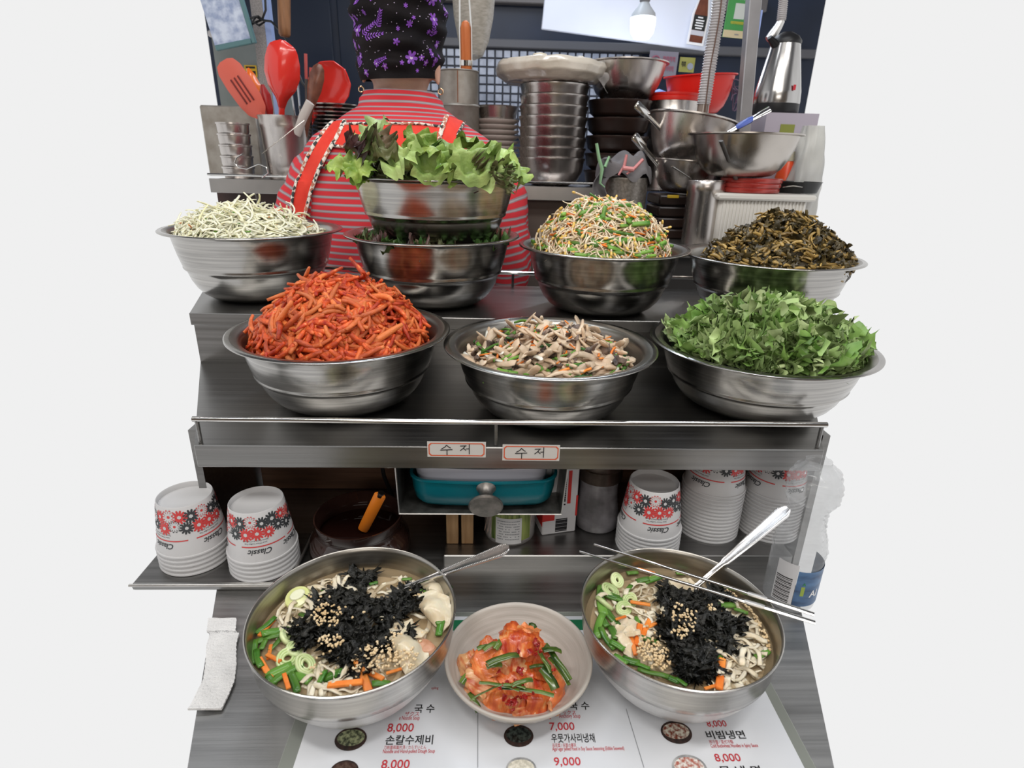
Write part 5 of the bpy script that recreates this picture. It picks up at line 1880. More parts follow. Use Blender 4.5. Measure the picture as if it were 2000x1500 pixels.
obj('head_scarf', G().grid(scarf, 96, 70, cu=True), SCF, ck, angle=0)
PUR = mat('scarf_purple', (.16, .04, .34), (.28, .08, .52), scale=120, rough=.6)
LIL = mat('scarf_dots', (.55, .45, .62), rough=.6)
fs_ = {0: G(), 1: G()}
sg = random.Random(12)


def on_scarf(g, a0, v0, rot, k, lay=.0008):
    vs_ = []
    for (x, y, z) in g.v:
        x2, y2 = x * cos(rot) - y * sin(rot), x * sin(rot) + y * cos(rot)
        vs_.append(scarf(a0 + x2 / (2 * pi * .097), v0 + y2 / .215, lay + z))
    fs_[k].add(vs_, g.f)


def sprig(n, L):
    g_ = G()
    for i in range(n):
        y = L * i / n
        for s_ in (-1, 1):
            w = .006 * (1 - i / n * .6)
            g_.add([(0, y, 0), (s_ * w, y + .003, 0), (s_ * w * 1.1, y + .006, 0), (s_ * w * .2, y + .003, 0)], [(0, 1, 2, 3)])
    g_.add([(-.0004, 0, 0), (.0004, 0, 0), (.0004, L, 0), (-.0004, L, 0)], [(0, 1, 2, 3)])
    return g_


BK = .75  # scarf back faces -Y
for (da, v, r) in ((.065, .17, .013), (.07, .90, .006), (-.10, .72, .008), (-.07, .74, .006), (-.09, .80, .006), (-.12, .62, .006), (-.02, .80, .005), (.0, .72, .006), (.02, .76, .006), (.03, .80, .006), (.02, .68, .006), (.05, .75, .006),
                   (-.13, .40, .012), (-.15, .2, .007), (.14, .66, .012), (.15, .50, .012), (.11, .86, .010), (.17, .8, .010), (.16, .16, .006), (.12, .13, .006), (.10, .17, .006), (.14, .2, .006), (-.03, .1, .006), (-.06, .12, .006), (-.11, .05, .007), (-.07, .88, .007), (-.04, .66, .004), (.19, .3, .008), (-.2, .5, .012), (-.19, .3, .01), (.22, .6, .012), (-.10, .67, .006)):
    on_scarf(flower(r * 1.05, 0, 6 if r > .009 else 5, .45), BK + da, v, sg.uniform(0, 3), 0)
    on_scarf(flower(r * .28, .0003, 6, .7), BK + da, v, 0, 1)
for (da, v, rot, L) in ((-.10, .36, -.9, .035), (-.09, .33, -1.4, .04), (-.07, .12, -1.2, .03), (-.14, .12, 1.0, .03), (.10, .82, .3, .03), (-.11, .60, .6, .03), (.15, .36, .2, .03), (-.05, .42, -.5, .03)):
    on_scarf(sprig(7, L), BK + da, v, rot, 0, .001)
for i in range(26):
    da_, v_ = sg.choice((-.14, -.09, .12, .16, .05)) + sg.uniform(-.035, .035), sg.uniform(.06, .92)
    on_scarf(flower(sg.uniform(.004, .0075), 0, sg.choice((4, 5, 6)), .4), BK + da_, v_, sg.uniform(0, 3), 0, .0009)
for i in range(190):
    on_scarf(flower(sg.uniform(.0005, .0011), 0, 5, .9), BK + sg.uniform(-.25, .25), sg.uniform(.05, .93), 0, 1)
for k in (0, 1):
    o = obj(('printed_flowers', 'printed_dots')[k], fs_[k], (PUR, LIL)[k], ck, smooth=False)
    o['kind'] = 'stuff'
GOLD = mat('gold', (.85, .60, .35), rough=.25, metal=1)
for s in (-1, 1):
    obj('earring', G().tube([(.0055 * cos(t), 0, .0055 * sin(t)) for t in np.linspace(0, 2 * pi, 16, endpoint=False)], .0014, 6, close=True), GOLD, ck, loc=(s * .0855 + .004, -.016, 1.532))
# ------------------------------------------------------------ kitchen behind the cook
FRB = .0
bs = thing('back_shelf', 'steel wall shelf with a wire rail carrying pots and stacked bowls behind the cook', 'shelf', (0, 0, 0))
ZB = P(1080, 366, Y=1.68).z
obj('shelf_board', G().box(-.76, .80, 1.68, 2.10, ZB - .004, ZB), STEEL_FAR, bs, smooth=False)
obj('front_edge', G().box(-.76, .42, 1.674, 1.68, ZB - .034, ZB + .002, b=.001), mat('edge_steel', (.36, .35, .34), (.5, .48, .46), scale=5, rough=.35, metal=.9), bs)
obj('wire_rail', G().tube([(-.76, 1.672, ZB + .012), (-.34, 1.672, ZB + .012), (.33, 1.672, ZB + .013), (.42, 1.672, ZB + .013)], .0035, 8), CHROME, bs)
obj('lower_panel', G().box(-.02, .44, 1.74, 1.75, .90, ZB - .034), mat('brown_steel', (.13, .105, .09), (.20, .165, .145), scale=3, rough=.45, metal=.5), bs, smooth=False)
obj('dark_panel', G().box(-.80, -.04, 1.80, 1.81, .90, ZB - .034), mat('dark_red_brown', (.035, .018, .016), (.07, .035, .03), scale=6, rough=.5), bs, smooth=False)
obj('brace', G().tube([P(500, 372, Y=1.70), P(545, 560, Y=1.70)], .006, 8), STEEL_DARK, bs)
for x in (-.60, -.1, .4, .75):
    obj('shelf_leg', G().box(x - .012, x + .012, 2.05, 2.075, 0, ZB - .004), STEEL_DARK, bs, smooth=False)
o = obj('wire_hook', G().tube([P(475, 300, Y=1.665), P(462, 308, Y=1.665), P(458, 318, Y=1.665), P(466, 327, Y=1.665), P(482, 330, Y=1.665), P(505, 320, Y=1.665), P(520, 326, Y=1.665), P(524, 338, Y=1.665), P(512, 348, Y=1.665)], .0016, 6), CHROME, bs)

BWL = [(0, 0), (.40, 0), (.55, .04), (.70, .2), (.80, .42), (.88, .7), (.93, .95), (1, .97), (1.0, 1.0), (.91, .99), (.86, .7), (.78, .42), (.66, .2), (.5, .06), (0, .04)]


def bowl2(x, y, z, r, h, label, rot=(0, 0, 0), m=None, name='mixing_bowl', group=None, prof=BWL):
    o = obj(name, G().lathe([(a_ * r, b_ * h) for a_, b_ in prof], 56), m or STEEL_FAR, loc=(x, y, z), rot=rot, angle=55)
    return tag(o, label, 'bowl', group)


# steel bowl tower and the wrapped dough tray on it
c0 = P(1075, 355, Y=1.80)
rt = (P(1142, 250, Y=1.80).x - P(1009, 250, Y=1.80).x) / 2
ztop = P(1075, 168, Y=1.80).z
n = 8
st = (ztop - ZB - .075) / (n - 1)
bt_ = mesh_of(G().lathe([(0, 0), (rt * .55, 0), (rt * .80, .014), (rt * .93, .040), (rt * .97, .066), (rt, .071), (rt, .075), (rt * .95, .073), (rt * .9, .04), (rt * .5, .006), (0, .006)], 48), 'steel_bowl', STEEL_FAR, angle=50)
for i in range(n):
    tag(put('steel_bowl', bt_, None, (c0.x, 1.80, ZB + .001 + i * st)), ('lowest' if i == 0 else 'topmost' if i == n - 1 else ORD[i]) + ' steel bowl of the tall tower under the wrapped dough tray', 'bowl', 'nested steel bowls in the tall tower')
tb_ = thing('dough_tray', 'round tray of floured dough wrapped in clear film on top of the steel bowl tower', 'tray', (P(1075, 160, Y=1.80).x, 1.80, ztop + .002))
DGH = mat('floured_dough', (.62, .55, .42), (.74, .68, .56), scale=20, rough=.55, bump=.3, bscale=60)


def trayf(a_, v):
    th = a_ * 2 * pi
    prof = [(0, 0), (.09, 0), (.125, .004), (.148, .022), (.152, .040), (.146, .052), (.12, .056), (.06, .058), (0, .060)]
    k = v * (len(prof) - 1)
    i = min(int(k), len(prof) - 2)
    f_ = k - i
    r = prof[i][0] * (1 - f_) + prof[i + 1][0] * f_
    z = prof[i][1] * (1 - f_) + prof[i + 1][1] * f_
    r *= 1 + .03 * noise.noise(Vector((cos(th) * 3, sin(th) * 3, z * 30)))
    return (r * cos(th), r * sin(th), z + .004 * noise.noise(Vector((r * cos(th) * 30, r * sin(th) * 30, 1))))


obj('wrapped_tray', G().grid(trayf, 64, 40, cu=True), mat('film_wrap', (.50, .44, .36), (.70, .64, .55), scale=9, rough=.22, coat=.8, bump=.8, bscale=50), tb_, angle=0)
for (x, y, s) in ((-.035, -.05, 1), (.02, -.02, .8), (.07, -.06, .6), (-.07, .0, .7)):
    obj('dough_lump', G().lathe([(0, -.002), (.022 * s, 0), (.018 * s, .012 * s), (0, .016 * s)], 16), DGH, tb_, loc=(x, y, .056))
# dripping film corner
obj('film_flap', G().grid(lambda a_, b_: (.128 + .022 * a_ + .006 * sin(b_ * 7), -.06 + .02 * a_, .030 - .050 * b_ * (.5 + .5 * a_)), 8, 14).shell(.0008), CLR, tb_)

# black earthenware bowls with a steel bowl on top
c1 = P(1198, 355, Y=1.82)
rb = (P(1262, 250, Y=1.82).x - P(1140, 250, Y=1.82).x) / 2
zt1 = P(1198, 197, Y=1.82).z
BLK = mat('black_earthenware', (.012, .008, .007), (.035, .020, .016), scale=8, rough=.3)
n = 5
h1 = (zt1 - ZB) / n
for i in range(n):
    tag(obj('black_bowl', G().lathe([(0, 0), (rb * .75, 0), (rb * .92, h1 * .25), (rb * .97, h1 * .8), (rb, h1 * .86), (rb, h1 * .97), (rb * .93, h1 * .98), (rb * .88, h1 * .5), (0, h1 * .2)], 44), BLK, loc=(c1.x, 1.82, ZB + .001 + i * h1), angle=45),
        ['lowest', 'second lowest', 'middle', 'second highest', 'topmost'][i] + ' black stoneware bowl of the stack right of the steel tower', 'bowl', 'stacked black stoneware bowls')
rr_ = (P(1300, 130, Y=1.84).x - P(1138, 130, Y=1.84).x) / 2
zq = P(1220, 125, Y=1.84).z
bowl2(P(1222, 150, Y=1.84).x, 1.84, zt1 + .002, rr_, zq - zt1, 'steel bowl standing on the stack of black stoneware bowls', group=None)

# pots left of the tower
pp_ = P(897, 290, Y=1.80)
rp_ = (P(935, 180, Y=1.80).x - P(857, 180, Y=1.80).x) / 2
z1_, z2_ = P(897, 207, Y=1.80).z, P(897, 140, Y=1.80).z
po = thing('stock_can', 'tall dull steel can with a rusty seam right of the head scarf', 'pot', (pp_.x, 1.80, ZB + .001))
DUL = mat('matte_tin', (.30, .27, .23), (.40, .37, .33), scale=30, rough=.5, metal=.6)
obj('can_body', G().lathe([(0, 0), (rp_ * 1.02, 0), (rp_ * 1.02, z1_ - ZB - .006), (rp_ * 1.07, z1_ - ZB - .003), (rp_ * 1.05, z1_ - ZB), (rp_ * .98, z1_ - ZB + .002), (rp_ * .98, z2_ - ZB - .004), (rp_ * 1.03, z2_ - ZB - .002), (rp_ * 1.02, z2_ - ZB), (rp_ * .94, z2_ - ZB - .002), (rp_ * .92, .01), (0, .01)], 44), DUL, po, angle=45)
obj('rusty_seam', G().box(-.0012, .0012, -rp_ * .985 - .0008, -rp_ * .985, z1_ - ZB + .004, z2_ - ZB - .004), mat('rust', (.25, .10, .05), rough=.7), po, smooth=False)
A, B, Cc = P(911, 175, Y=1.80), P(909, 40, Y=1.78), P(905, -60, Y=1.77)
sl = thing('orange_handled_skimmer', 'skimmer with an orange wooden handle standing in the dull steel can', 'skimmer', A)
D = B - A
OWD = mat('orange_wood', (.42, .10, .02), (.55, .15, .035), scale=10, rough=.4, stretch=(8, 8, 1))
obj('handle', G().tube([D * 0, D * .2, D * .9, D * .97, D], [.0135, .0135, .0130, .010, .004], 10, flat=.6, up=(0, 1, 0)), OWD, sl, angle=60)
obj('handle_band', G().tube([D * .36, D * .44], .0150, 12, flat=.65, up=(0, 1, 0)), CHROME, sl)
E_ = Cc - A
obj('wire_frame', G().tube([D * .1 + Vector((-.015, 0, 0)), D * .9 + Vector((-.015, 0, 0)), E_ + Vector((-.010, 0, 0))], .0024, 6).tube([D * .1 + Vector((.015, 0, 0)), D * .9 + Vector((.015, 0, 0)), E_ + Vector((.010, 0, 0))], .0024, 6), CHROME, sl)
hs = thing('mesh_strainer', 'hanging fine mesh strainer bag behind the orange-handled skimmer', 'strainer', P(925, 60, Y=1.98))
zz1, zz0 = P(925, -60, Y=1.98).z, P(925, 118, Y=1.98).z
r1 = (P(966, 20, Y=1.98).x - P(882, 20, Y=1.98).x) / 2
lz = P(925, 60, Y=1.98).z
obj('mesh_bag', G().lathe([(.003, zz0 - lz), (r1 * .45, zz0 - lz + .012), (r1 * .72, zz0 - lz + .05), (r1 * .92, zz0 - lz + .11), (r1, zz0 - lz + .17), (r1 * 1.05, zz1 - lz)], 40), mat('strainer_mesh', (.30, .27, .22), (.44, .40, .34), scale=60, rough=.4, alpha=.72, stretch=(1, 1, 3), bump=.5, bscale=200), hs)
ps_ = thing('shallow_pan', 'shallow steel pan on the stack of pale dishes', 'pan', (P(970, 220, Y=1.86).x, 1.86, P(970, 236, Y=1.86).z))
obj('pan_body', G().lathe([(0, 0), (.055, 0), (.062, .036), (.065, .038), (.060, .037), (.053, .003), (0, .003)], 40), STEEL_FAR, ps_, angle=45)
zp0, zp1 = ZB + .001, P(970, 237, Y=1.86).z
n = 12
hp = (zp1 - zp0) / n
pdm = mesh_of(G().lathe([(0, 0), (.045, 0), (.055, hp * .5), (.068, hp * .95), (.069, hp * 1.25), (.060, hp * 1.0), (.05, hp * .6), (0, hp * .5)], 40), 'pale_dish', mat('melamine_beige', (.52, .46, .42), rough=.4), angle=60)
for i in range(n):
    tag(put('pale_dish', pdm, None, (P(968, 260, Y=1.86).x, 1.86, zp0 + i * hp)), ORD[i] + ' pale beige dish in the stack left of the steel bowl tower', 'dish', 'stacked pale dishes')

# utensil bucket, left
bx0 = P(556, 225, Y=1.78)
rb_ = (P(609, 222, Y=1.78).x - P(505, 222, Y=1.78).x) / 2
zbt = P(556, 228, Y=1.78).z
bu = thing('utensil_bucket', 'round steel bucket full of ladles and spatulas at the upper left', 'bucket', (bx0.x, 1.78, ZB + .001))
hb = zbt - ZB
obj('bucket_wall', G().lathe([(0, 0), (rb_ * .80, 0), (rb_ * .82, .004), (rb_ * .93, hb * .8), (rb_ * .95, hb * .82), (rb_ * .95, hb * .86), (rb_ * .97, hb * .97), (rb_ * 1.0, hb), (rb_ * .94, hb * .99), (rb_ * .80, .01), (0, .01)], 48), STEEL_FAR, bu, angle=50)
obj('bucket_bail', G().tube([P(598, 232, Y=1.70) - Vector((bx0.x, 1.78, ZB + .001)), P(512, 300, Y=1.68) - Vector((bx0.x, 1.78, ZB + .001))], .001, 5), CHROME, bu)
REDP = mat('red_silicone', (.70, .035, .025), rough=.22, coat=.5)
CORP = mat('coral_silicone', (.66, .13, .09), rough=.4)
ORP = mat('orange_silicone', (.82, .16, .01), rough=.3, coat=.3)
BRW = mat('brown_lacquer', (.12, .045, .03), (.20, .08, .05), scale=14, rough=.25, stretch=(3, 3, 1))


def paddle(name, label, base, tip, w, neck, m, outline, dish=.012, cat='ladle', thick=.003, face=(0, -1, 0), hollow=1, hm=None):
    """utensil: handle from base to the head, head outline as (t, halfwidth) along to tip"""
    A, B = base, tip
    d = B - A
    L = d.length
    M3 = frame(d, face)
    t_ = thing(name, label, cat, A)
    t_.rotation_euler = M3.to_euler()

    def fn(u, v):
        t = neck + (1 - neck) * v
        hw = float(np.interp(v, [o_[0] for o_ in outline], [o_[1] for o_ in outline])) * w
        x = (u - .5) * 2 * hw
        k = (1 - (abs(u - .5) * 2) ** 2) * sin(pi * min(1, v * .97 + .02)) ** .7
        return (x, t * L, dish * k * hollow)
    obj('head', G().grid(fn, 14, 26).shell(thick), m, t_, angle=60)
    obj('handle', G().tube([(0, 0, 0), (0, L * neck * .6, 0), (0, L * (neck + .04), 0)], [.007, .0075, .0085], 10, flat=.6), hm or m, t_)
    return t_


YB = 1.78
OUT1 = [(0, .18), (.12, .30), (.28, .62), (.5, .92), (.68, 1.0), (.82, .88), (.90, .72), (.97, .40), (1, .25)]
paddle('red_ladle', 'big upright glossy red ladle head in the utensil bucket', P(549, 300, Y=1.80), P(552, 78, Y=1.74), .0470, .42, REDP, [(0, .18), (.14, .34), (.32, .80), (.5, 1.0), (.7, .97), (.86, .82), (.93, .66), (.985, .30), (1, .12)], dish=.026)
paddle('red_scoop', 'wide tilted glossy red scoop showing its hollow near the striped shoulder', P(575, 300, Y=1.82), P(662, 128, Y=1.80), .056, .46, REDP, [(0, .15), (.18, .55), (.45, .95), (.65, 1.0), (.84, .85), (.95, .5), (1, .3)], dish=.022, hollow=-1)
sp_ = paddle('slotted_spatula', 'slotted coral spatula at the far left of the utensil bucket', P(552, 290, Y=1.79), P(436, 118, Y=1.74), .036, .38, CORP, [(0, .35), (.1, .75), (.3, .95), (.6, 1.0), (.85, .92), (.96, .7), (1, .3)], dish=.006, cat='spatula')
L_ = (P(436, 118, Y=1.74) - P(552, 290, Y=1.79)).length
for k in (-1, 0, 1):
    obj('slot', G().box(k * .011 - .0022, k * .011 + .0022, L_ * .55, L_ * .82, .0055, .0072, b=.0008), mat('slot_dark', (.16, .02, .018), rough=.6) if k == -1 else bpy.data.materials['slot_dark'], sp_)
paddle('orange_ladle', 'narrow orange ladle seen edge-on beside the big red ladle', P(548, 305, Y=1.83), P(484, 133, Y=1.84), .018, .48, ORP, [(0, .3), (.3, .8), (.6, 1.0), (.85, .7), (1, .2)], dish=.024)
paddle('brown_spoon', 'dark brown lacquered wooden spoon in front of the red scoop', P(590, 290, Y=1.76), P(624, 125, Y=1.74), .0200, .42, BRW, [(0, .3), (.2, .55), (.5, .95), (.75, 1.0), (.92, .75), (1, .3)], dish=.009, cat='spoon')
paddle('small_red_ladle', 'small dark red ladle left of the big red ladle', P(545, 300, Y=1.80), P(512, 165, Y=1.80), .016, .5, mat('deep_red', (.38, .02, .02), rough=.35), [(0, .4), (.3, .9), (.7, 1.0), (1, .3)], dish=.012)
wl = thing('white_ladle_handle', 'pale bent plastic ladle handle at the bucket rim', 'ladle', P(590, 260, Y=1.72))
a_ = P(590, 260, Y=1.72)
obj('handle', G().tube([P(580, 262, Y=1.73) - a_, P(592, 228, Y=1.70) - a_, P(606, 200, Y=1.69) - a_], [.011, .012, .012], 10, flat=.5, up=(0, 1, 0)), mat('ivory_plastic', (.55, .50, .46), rough=.45), wl)
for i, (q0, q1, z) in enumerate((((597, 105), (601, 255), .003), ((607, 132), (605, 255), .0028))):
    c_ = thing('red_chopstick', ['taller red patterned chopstick standing in the bucket', 'shorter red patterned chopstick standing in the bucket'][i], 'chopstick', P(*q1, Y=1.80))
    v = P(*q0, Y=1.80) - P(*q1, Y=1.80)
    obj('stick', G().tube([v * 0, v * .55, v], [.0035, .0042, .0045], 6), mat('chopstick_red', (.45, .08, .07), rough=.4) if i == 0 else bpy.data.materials['chopstick_red'], c_)
    obj('grey_band', G().tube([v * .35, v * .68], .0047, 6), STEEL_DARK, c_)
tn = thing('steel_tongs', 'steel tongs leaning in the utensil bucket behind the red ladle', 'tongs', P(585, 280, Y=1.80))
a_ = P(585, 280, Y=1.80)
obj('tong_arm', G().tube([Vector(), P(565, 150, Y=1.84) - a_, P(572, 165, Y=1.84) - a_], [.005, .009, .006], 8, flat=.3), CHROME, tn)
obj('tong_arm', G().tube([P(592, 280, Y=1.80) - a_, P(582, 165, Y=1.85) - a_], [.005, .010], 8, flat=.3), CHROME, tn)

# stacked steel plates and cups
n = 9
zz0, zz1 = P(648, 258, Y=1.86).z, P(648, 205, Y=1.86).z
zz0 = ZB
npl = 20
hp = (zz1 - ZB) / npl
plm = mesh_of(G().lathe([(0, 0), (.045, 0), (.060, hp * .4), (.071, hp * .7), (.0715, hp * 1.0), (.060, hp * .9), (0, hp * .4)], 44), 'steel_plate', STEEL_FAR, angle=50)
for i in range(npl):
    tag(put('steel_plate', plm, None, (P(655, 230, Y=1.86).x, 1.86, ZB + .001 + i * hp)), ORD[i] + ' thin steel plate in the stack right of the bucket', 'plate', 'stacked steel plates')
cm = thing('steel_bin', 'square steel bin behind the stacked cups at the far left', 'bin', (P(475, 300, Y=1.95).x, 1.95, ZB + .001))
obj('bin_body', G().box(-.085, .075, -.06, .06, 0, P(475, 208, Y=1.89).z - ZB, b=.004), DUL, cm)
rq = (P(492, 260, Y=1.76).x - P(430, 260, Y=1.76).x) / 2
hz = (P(465, 243, Y=1.76).z - ZB) / 5
scm = mesh_of(G().lathe([(0, 0), (rq * .85, 0), (rq * .93, hz * .3), (rq * .95, hz * .9), (rq, hz * .95), (rq, hz * 1.08), (rq * .92, hz * 1.05), (rq * .85, hz * .3), (0, hz * .2)], 40), 'rice_bowl', STEEL_FAR, angle=45)
for i in range(5):
    tag(put('rice_bowl', scm, None, (P(462, 300, Y=1.76).x, 1.76, ZB + .001 + i * hz)), ['lowest', 'second lowest', 'middle', 'second highest', 'topmost'][i] + ' steel rice bowl of the short stack at the far left', 'bowl', 'stacked rice bowls at the far left')

# column, frame, cable and hanging handle at the upper left
cl = thing('metal_column', 'speckled grey column with a pale blue edge at the upper left', 'column', (P(511, 100, Y=2.1).x, 2.1, 0))
wq = P(520, 100, Y=2.1).x - P(497, 100, Y=2.1).x
obj('column_face', G().box(-wq / 2, wq / 2, 0, .03, 0, 2.3), mat('speckled_grey', (.20, .18, .17), (.33, .30, .28), scale=300, rough=.5), cl, smooth=False)
obj('blue_edge', G().box(wq / 2 + .0005, wq / 2 + .018, .0, .03, 0, 2.3), mat('pale_blue_paint', (.30, .38, .62), rough=.4), cl, smooth=False)
gp = thing('grey_cabinet', 'grey cabinet side with a yellow sticker behind the utensils', 'cabinet', (P(470, 130, Y=2.3).x, 2.3, 0))
obj('cabinet_side', G().box(-.085, .075, 0, .3, 0, P(470, 75, Y=2.3).z), mat('cabinet_grey', (.17, .19, .18), (.24, .26, .25), scale=6, rough=.45), gp, smooth=False)
obj('top_cap', G().box(-.092, .078, -.012, .3, P(470, 75, Y=2.3).z, P(470, 62, Y=2.3).z, b=.004), mat('cabinet_pale', (.50, .48, .48), rough=.5), gp)
s0, s1 = P(480, 150, Y=2.29), P(501, 128, Y=2.29)
o = obj('yellow_sticker', G().box(s0.x - gp.location.x, s1.x - gp.location.x, -.0125, -.012, s0.z, s1.z), mat('sticker_yellow', (.70, .42, .02), rough=.4), gp, smooth=False)
obj('sticker_mark', G().box(s0.x - gp.location.x + .005, s1.x - gp.location.x - .02, -.0132, -.0126, s0.z + .006, s0.z + .018).box(s0.x - gp.location.x + .026, s1.x - gp.location.x - .005, -.0132, -.0126, s0.z + .006, s0.z + .018).box(s0.x - gp.location.x + .005, s1.x - gp.location.x - .005, -.0132, -.0126, s0.z + .026, s0.z + .032), BLACK, o, smooth=False)
fr_ = thing('framed_panel', 'tilted teal-framed glass panel in the top left corner', 'frame', P(437, 40, Y=2.0), (0, -.20, 0))
w1 = P(486, 40, Y=2.0).x - P(437, 40, Y=2.0).x
obj('glass_face', G().box(-.05, w1 - .012, .004, .008, -.058, .30), mat('frosted_print', (.30, .36, .52), (.62, .68, .80), scale=45, rough=.25, detail=6), fr_, smooth=False)
TEF = mat('teal_frame', (.10, .20, .21), rough=.4)
obj('frame_side', G().box(w1 - .012, w1, 0, .014, -.07, .30, b=.002), TEF, fr_)
obj('frame_bottom', G().box(-.05, w1 - .0125, 0, .014, -.07, -.056, b=.002), TEF, fr_)
cb = thing('knotted_cable', 'black cable knotted round the speckled column, running down to the bucket', 'cable')
pts = [P(517, -20, Y=2.05), P(519, 20, Y=2.05), P(512, 38, Y=2.05), P(492, 47, Y=2.05), P(481, 48, Y=2.05), P(488, 36, Y=2.06), P(505, 32, Y=2.04), P(518, 42, Y=2.05), P(506, 50, Y=2.05), P(494, 42, Y=2.04), P(500, 33, Y=2.05), P(516, 40, Y=2.04), P(530, 42, Y=2.03), P(545, 58, Y=2.0), P(560, 78, Y=1.98), P(576, 108, Y=1.95), P(582, 140, Y=1.93), P(590, 160, Y=1.92), P(598, 172, Y=1.92)]
obj('cable_run', G().tube(pts, .0034, 8), BLACK, cb)
wh = thing('hanging_wooden_handle', 'worn brown wooden handle hanging at the top left', 'handle', P(556, 72, Y=1.85))
v = P(553, -60, Y=1.85) - P(556, 72, Y=1.85)
WDH = mat('worn_wood', (.13, .055, .02), (.26, .12, .05), scale=12, rough=.5, stretch=(7, 7, 1), bump=.3, bscale=60)
obj('grip', G().tube([v * 0, v * .04, v * .15, v * .6, v], [.012, .016, .0165, .0175, .018], 12), WDH, wh, angle=60)

# ---------------------------------------------- upper right: sign, bulb, posters, hoses, pole, kettle
sg_ = thing('white_signboard', 'blank white signboard hanging behind the bulb', 'sign', P(1057, 57, Y=2.4))
sw = P(1395, 60, Y=2.4).x - P(1057, 57, Y=2.4).x
dz = P(1345, 95, Y=2.4).z - P(1057, 57, Y=2.4).z
dx = P(1345, 95, Y=2.4).x - P(1057, 57, Y=2.4).x
sg_.rotation_euler = (0, -math.atan2(dz, dx), 0)
obj('board', G().box(0, sw * .97, 0, .012, 0, .26, b=.003), mat('sign_white', (.62, .66, .78), (.68, .72, .82), scale=3, rough=.35), sg_)
bs_ = thing('bottle_cutout', 'brown bottle-shaped cutout with a black label at the end of the white signboard', 'cutout', P(1357, 88, Y=2.36), (0, .10, 0))
u_ = (P(1378, 50, Y=2.36).x - P(1345, 50, Y=2.36).x) / 2


def bshape(k, z0, z1):
    return [(-u_ * k, z0), (u_ * k, z0), (u_ * k, .095), (u_ * .85 * k, .112), (u_ * .48 * k, .155), (u_ * .44 * k, z1), (-u_ * .44 * k, z1), (-u_ * .48 * k, .155), (-u_ * .85 * k, .112), (-u_ * k, .095)]


def vprism(poly, y0, y1):
    g_ = G().prism(poly, y0, y1)
    g_.v = [(x, z, y) for x, y, z in g_.v]
    g_.f = [tuple(reversed(f)) for f in g_.f]
    return g_


obj('white_border', vprism(bshape(1.0, 0, .30), 0, .006), WHITE, bs_, smooth=False)
obj('brown_bottle', vprism(bshape(.78, .008, .30), -.001, 0), mat('bottle_brown', (.10, .03, .02), (.19, .06, .035), scale=20, rough=.25), bs_, smooth=False)
obj('black_label', G().box(-u_ * .78, u_ * .78, -.002, -.001, .046, .092), BLACK, bs_, smooth=False)
obj('white_patch', G().box(-u_ * .78, u_ * .78, -.002, -.001, .030, .045), mat('patch_grey', (.5, .5, .55), rough=.4), bs_, smooth=False)
g = G()
for z, w in ((.083, .3), (.074, .5), (.066, .45), (.058, .5), (.050, .4)):
    g.box(-u_ * w, u_ * w, -.0026, -.002, z, z + .004)
o = obj('label_lines', g, WHITE, bs_, smooth=False)
o['kind'] = 'stuff'
bl = thing('led_bulb', 'lit white LED bulb hanging in front of the white signboard', 'bulb', P(1256, 40, Y=2.15))
lb = P(1256, 40, Y=2.15)
rb2 = (P(1281, 50, Y=2.15).x - P(1233, 50, Y=2.15).x) / 2
zb2 = P(1256, 79, Y=2.15).z - lb.z
zc2 = P(1256, 35, Y=2.15).z - lb.z
zd2 = P(1256, 12, Y=2.15).z - lb.z
obj('lit_dome', G().lathe([(0, zb2), (rb2 * .6, zb2 + .004), (rb2 * .9, zb2 + .02), (rb2, zb2 + .045), (rb2, zc2)], 32), mat('bulb_glow', (1, 1, 1), emit=((.9, .96, 1), 5)), bl)
obj('bulb_neck', G().lathe([(rb2 * .99, zc2), (rb2 * .93, zc2 + .012), (rb2 * .5, zd2), (rb2 * .35, zd2 + .01)], 32), mat('bulb_body', (.50, .54, .58), rough=.4), bl)
obj('socket', G().lathe([(rb2 * .36, zd2), (rb2 * .36, zd2 + .012), (rb2 * .42, zd2 + .014), (rb2 * .42, zd2 + .06), (0, zd2 + .062)], 24), mat('socket_grey', (.20, .21, .23), rough=.5), bl)
obj('flex', G().tube([(0, 0, zd2 + .06), (0, 0, .5)], .003, 6), BLACK, bl)
lp_ = bpy.data.lights.new('bulb_light', 'POINT')
lp_.energy, lp_.color, lp_.shadow_soft_size = 2.2, (.80, .88, 1), .03
lo = bpy.data.objects.new('bulb_light', lp_)
COL.objects.link(lo)
lo.location = lb + Vector((0, -.03, -.085))


def poster(name, label, px0, py0, px1, py1, Y, m, rot=0, cat='poster'):
    A, B = P(px0, py1, Y=Y), P(px1, py0, Y=Y)
    t_ = thing(name, label, cat, (A.x, Y, A.z), (0, rot, 0))
    obj('sheet', G().box(0, B.x - A.x, 0, .003, 0, B.z - A.z), m, t_, smooth=False)
    return t_, B.x - A.x, B.z - A.z


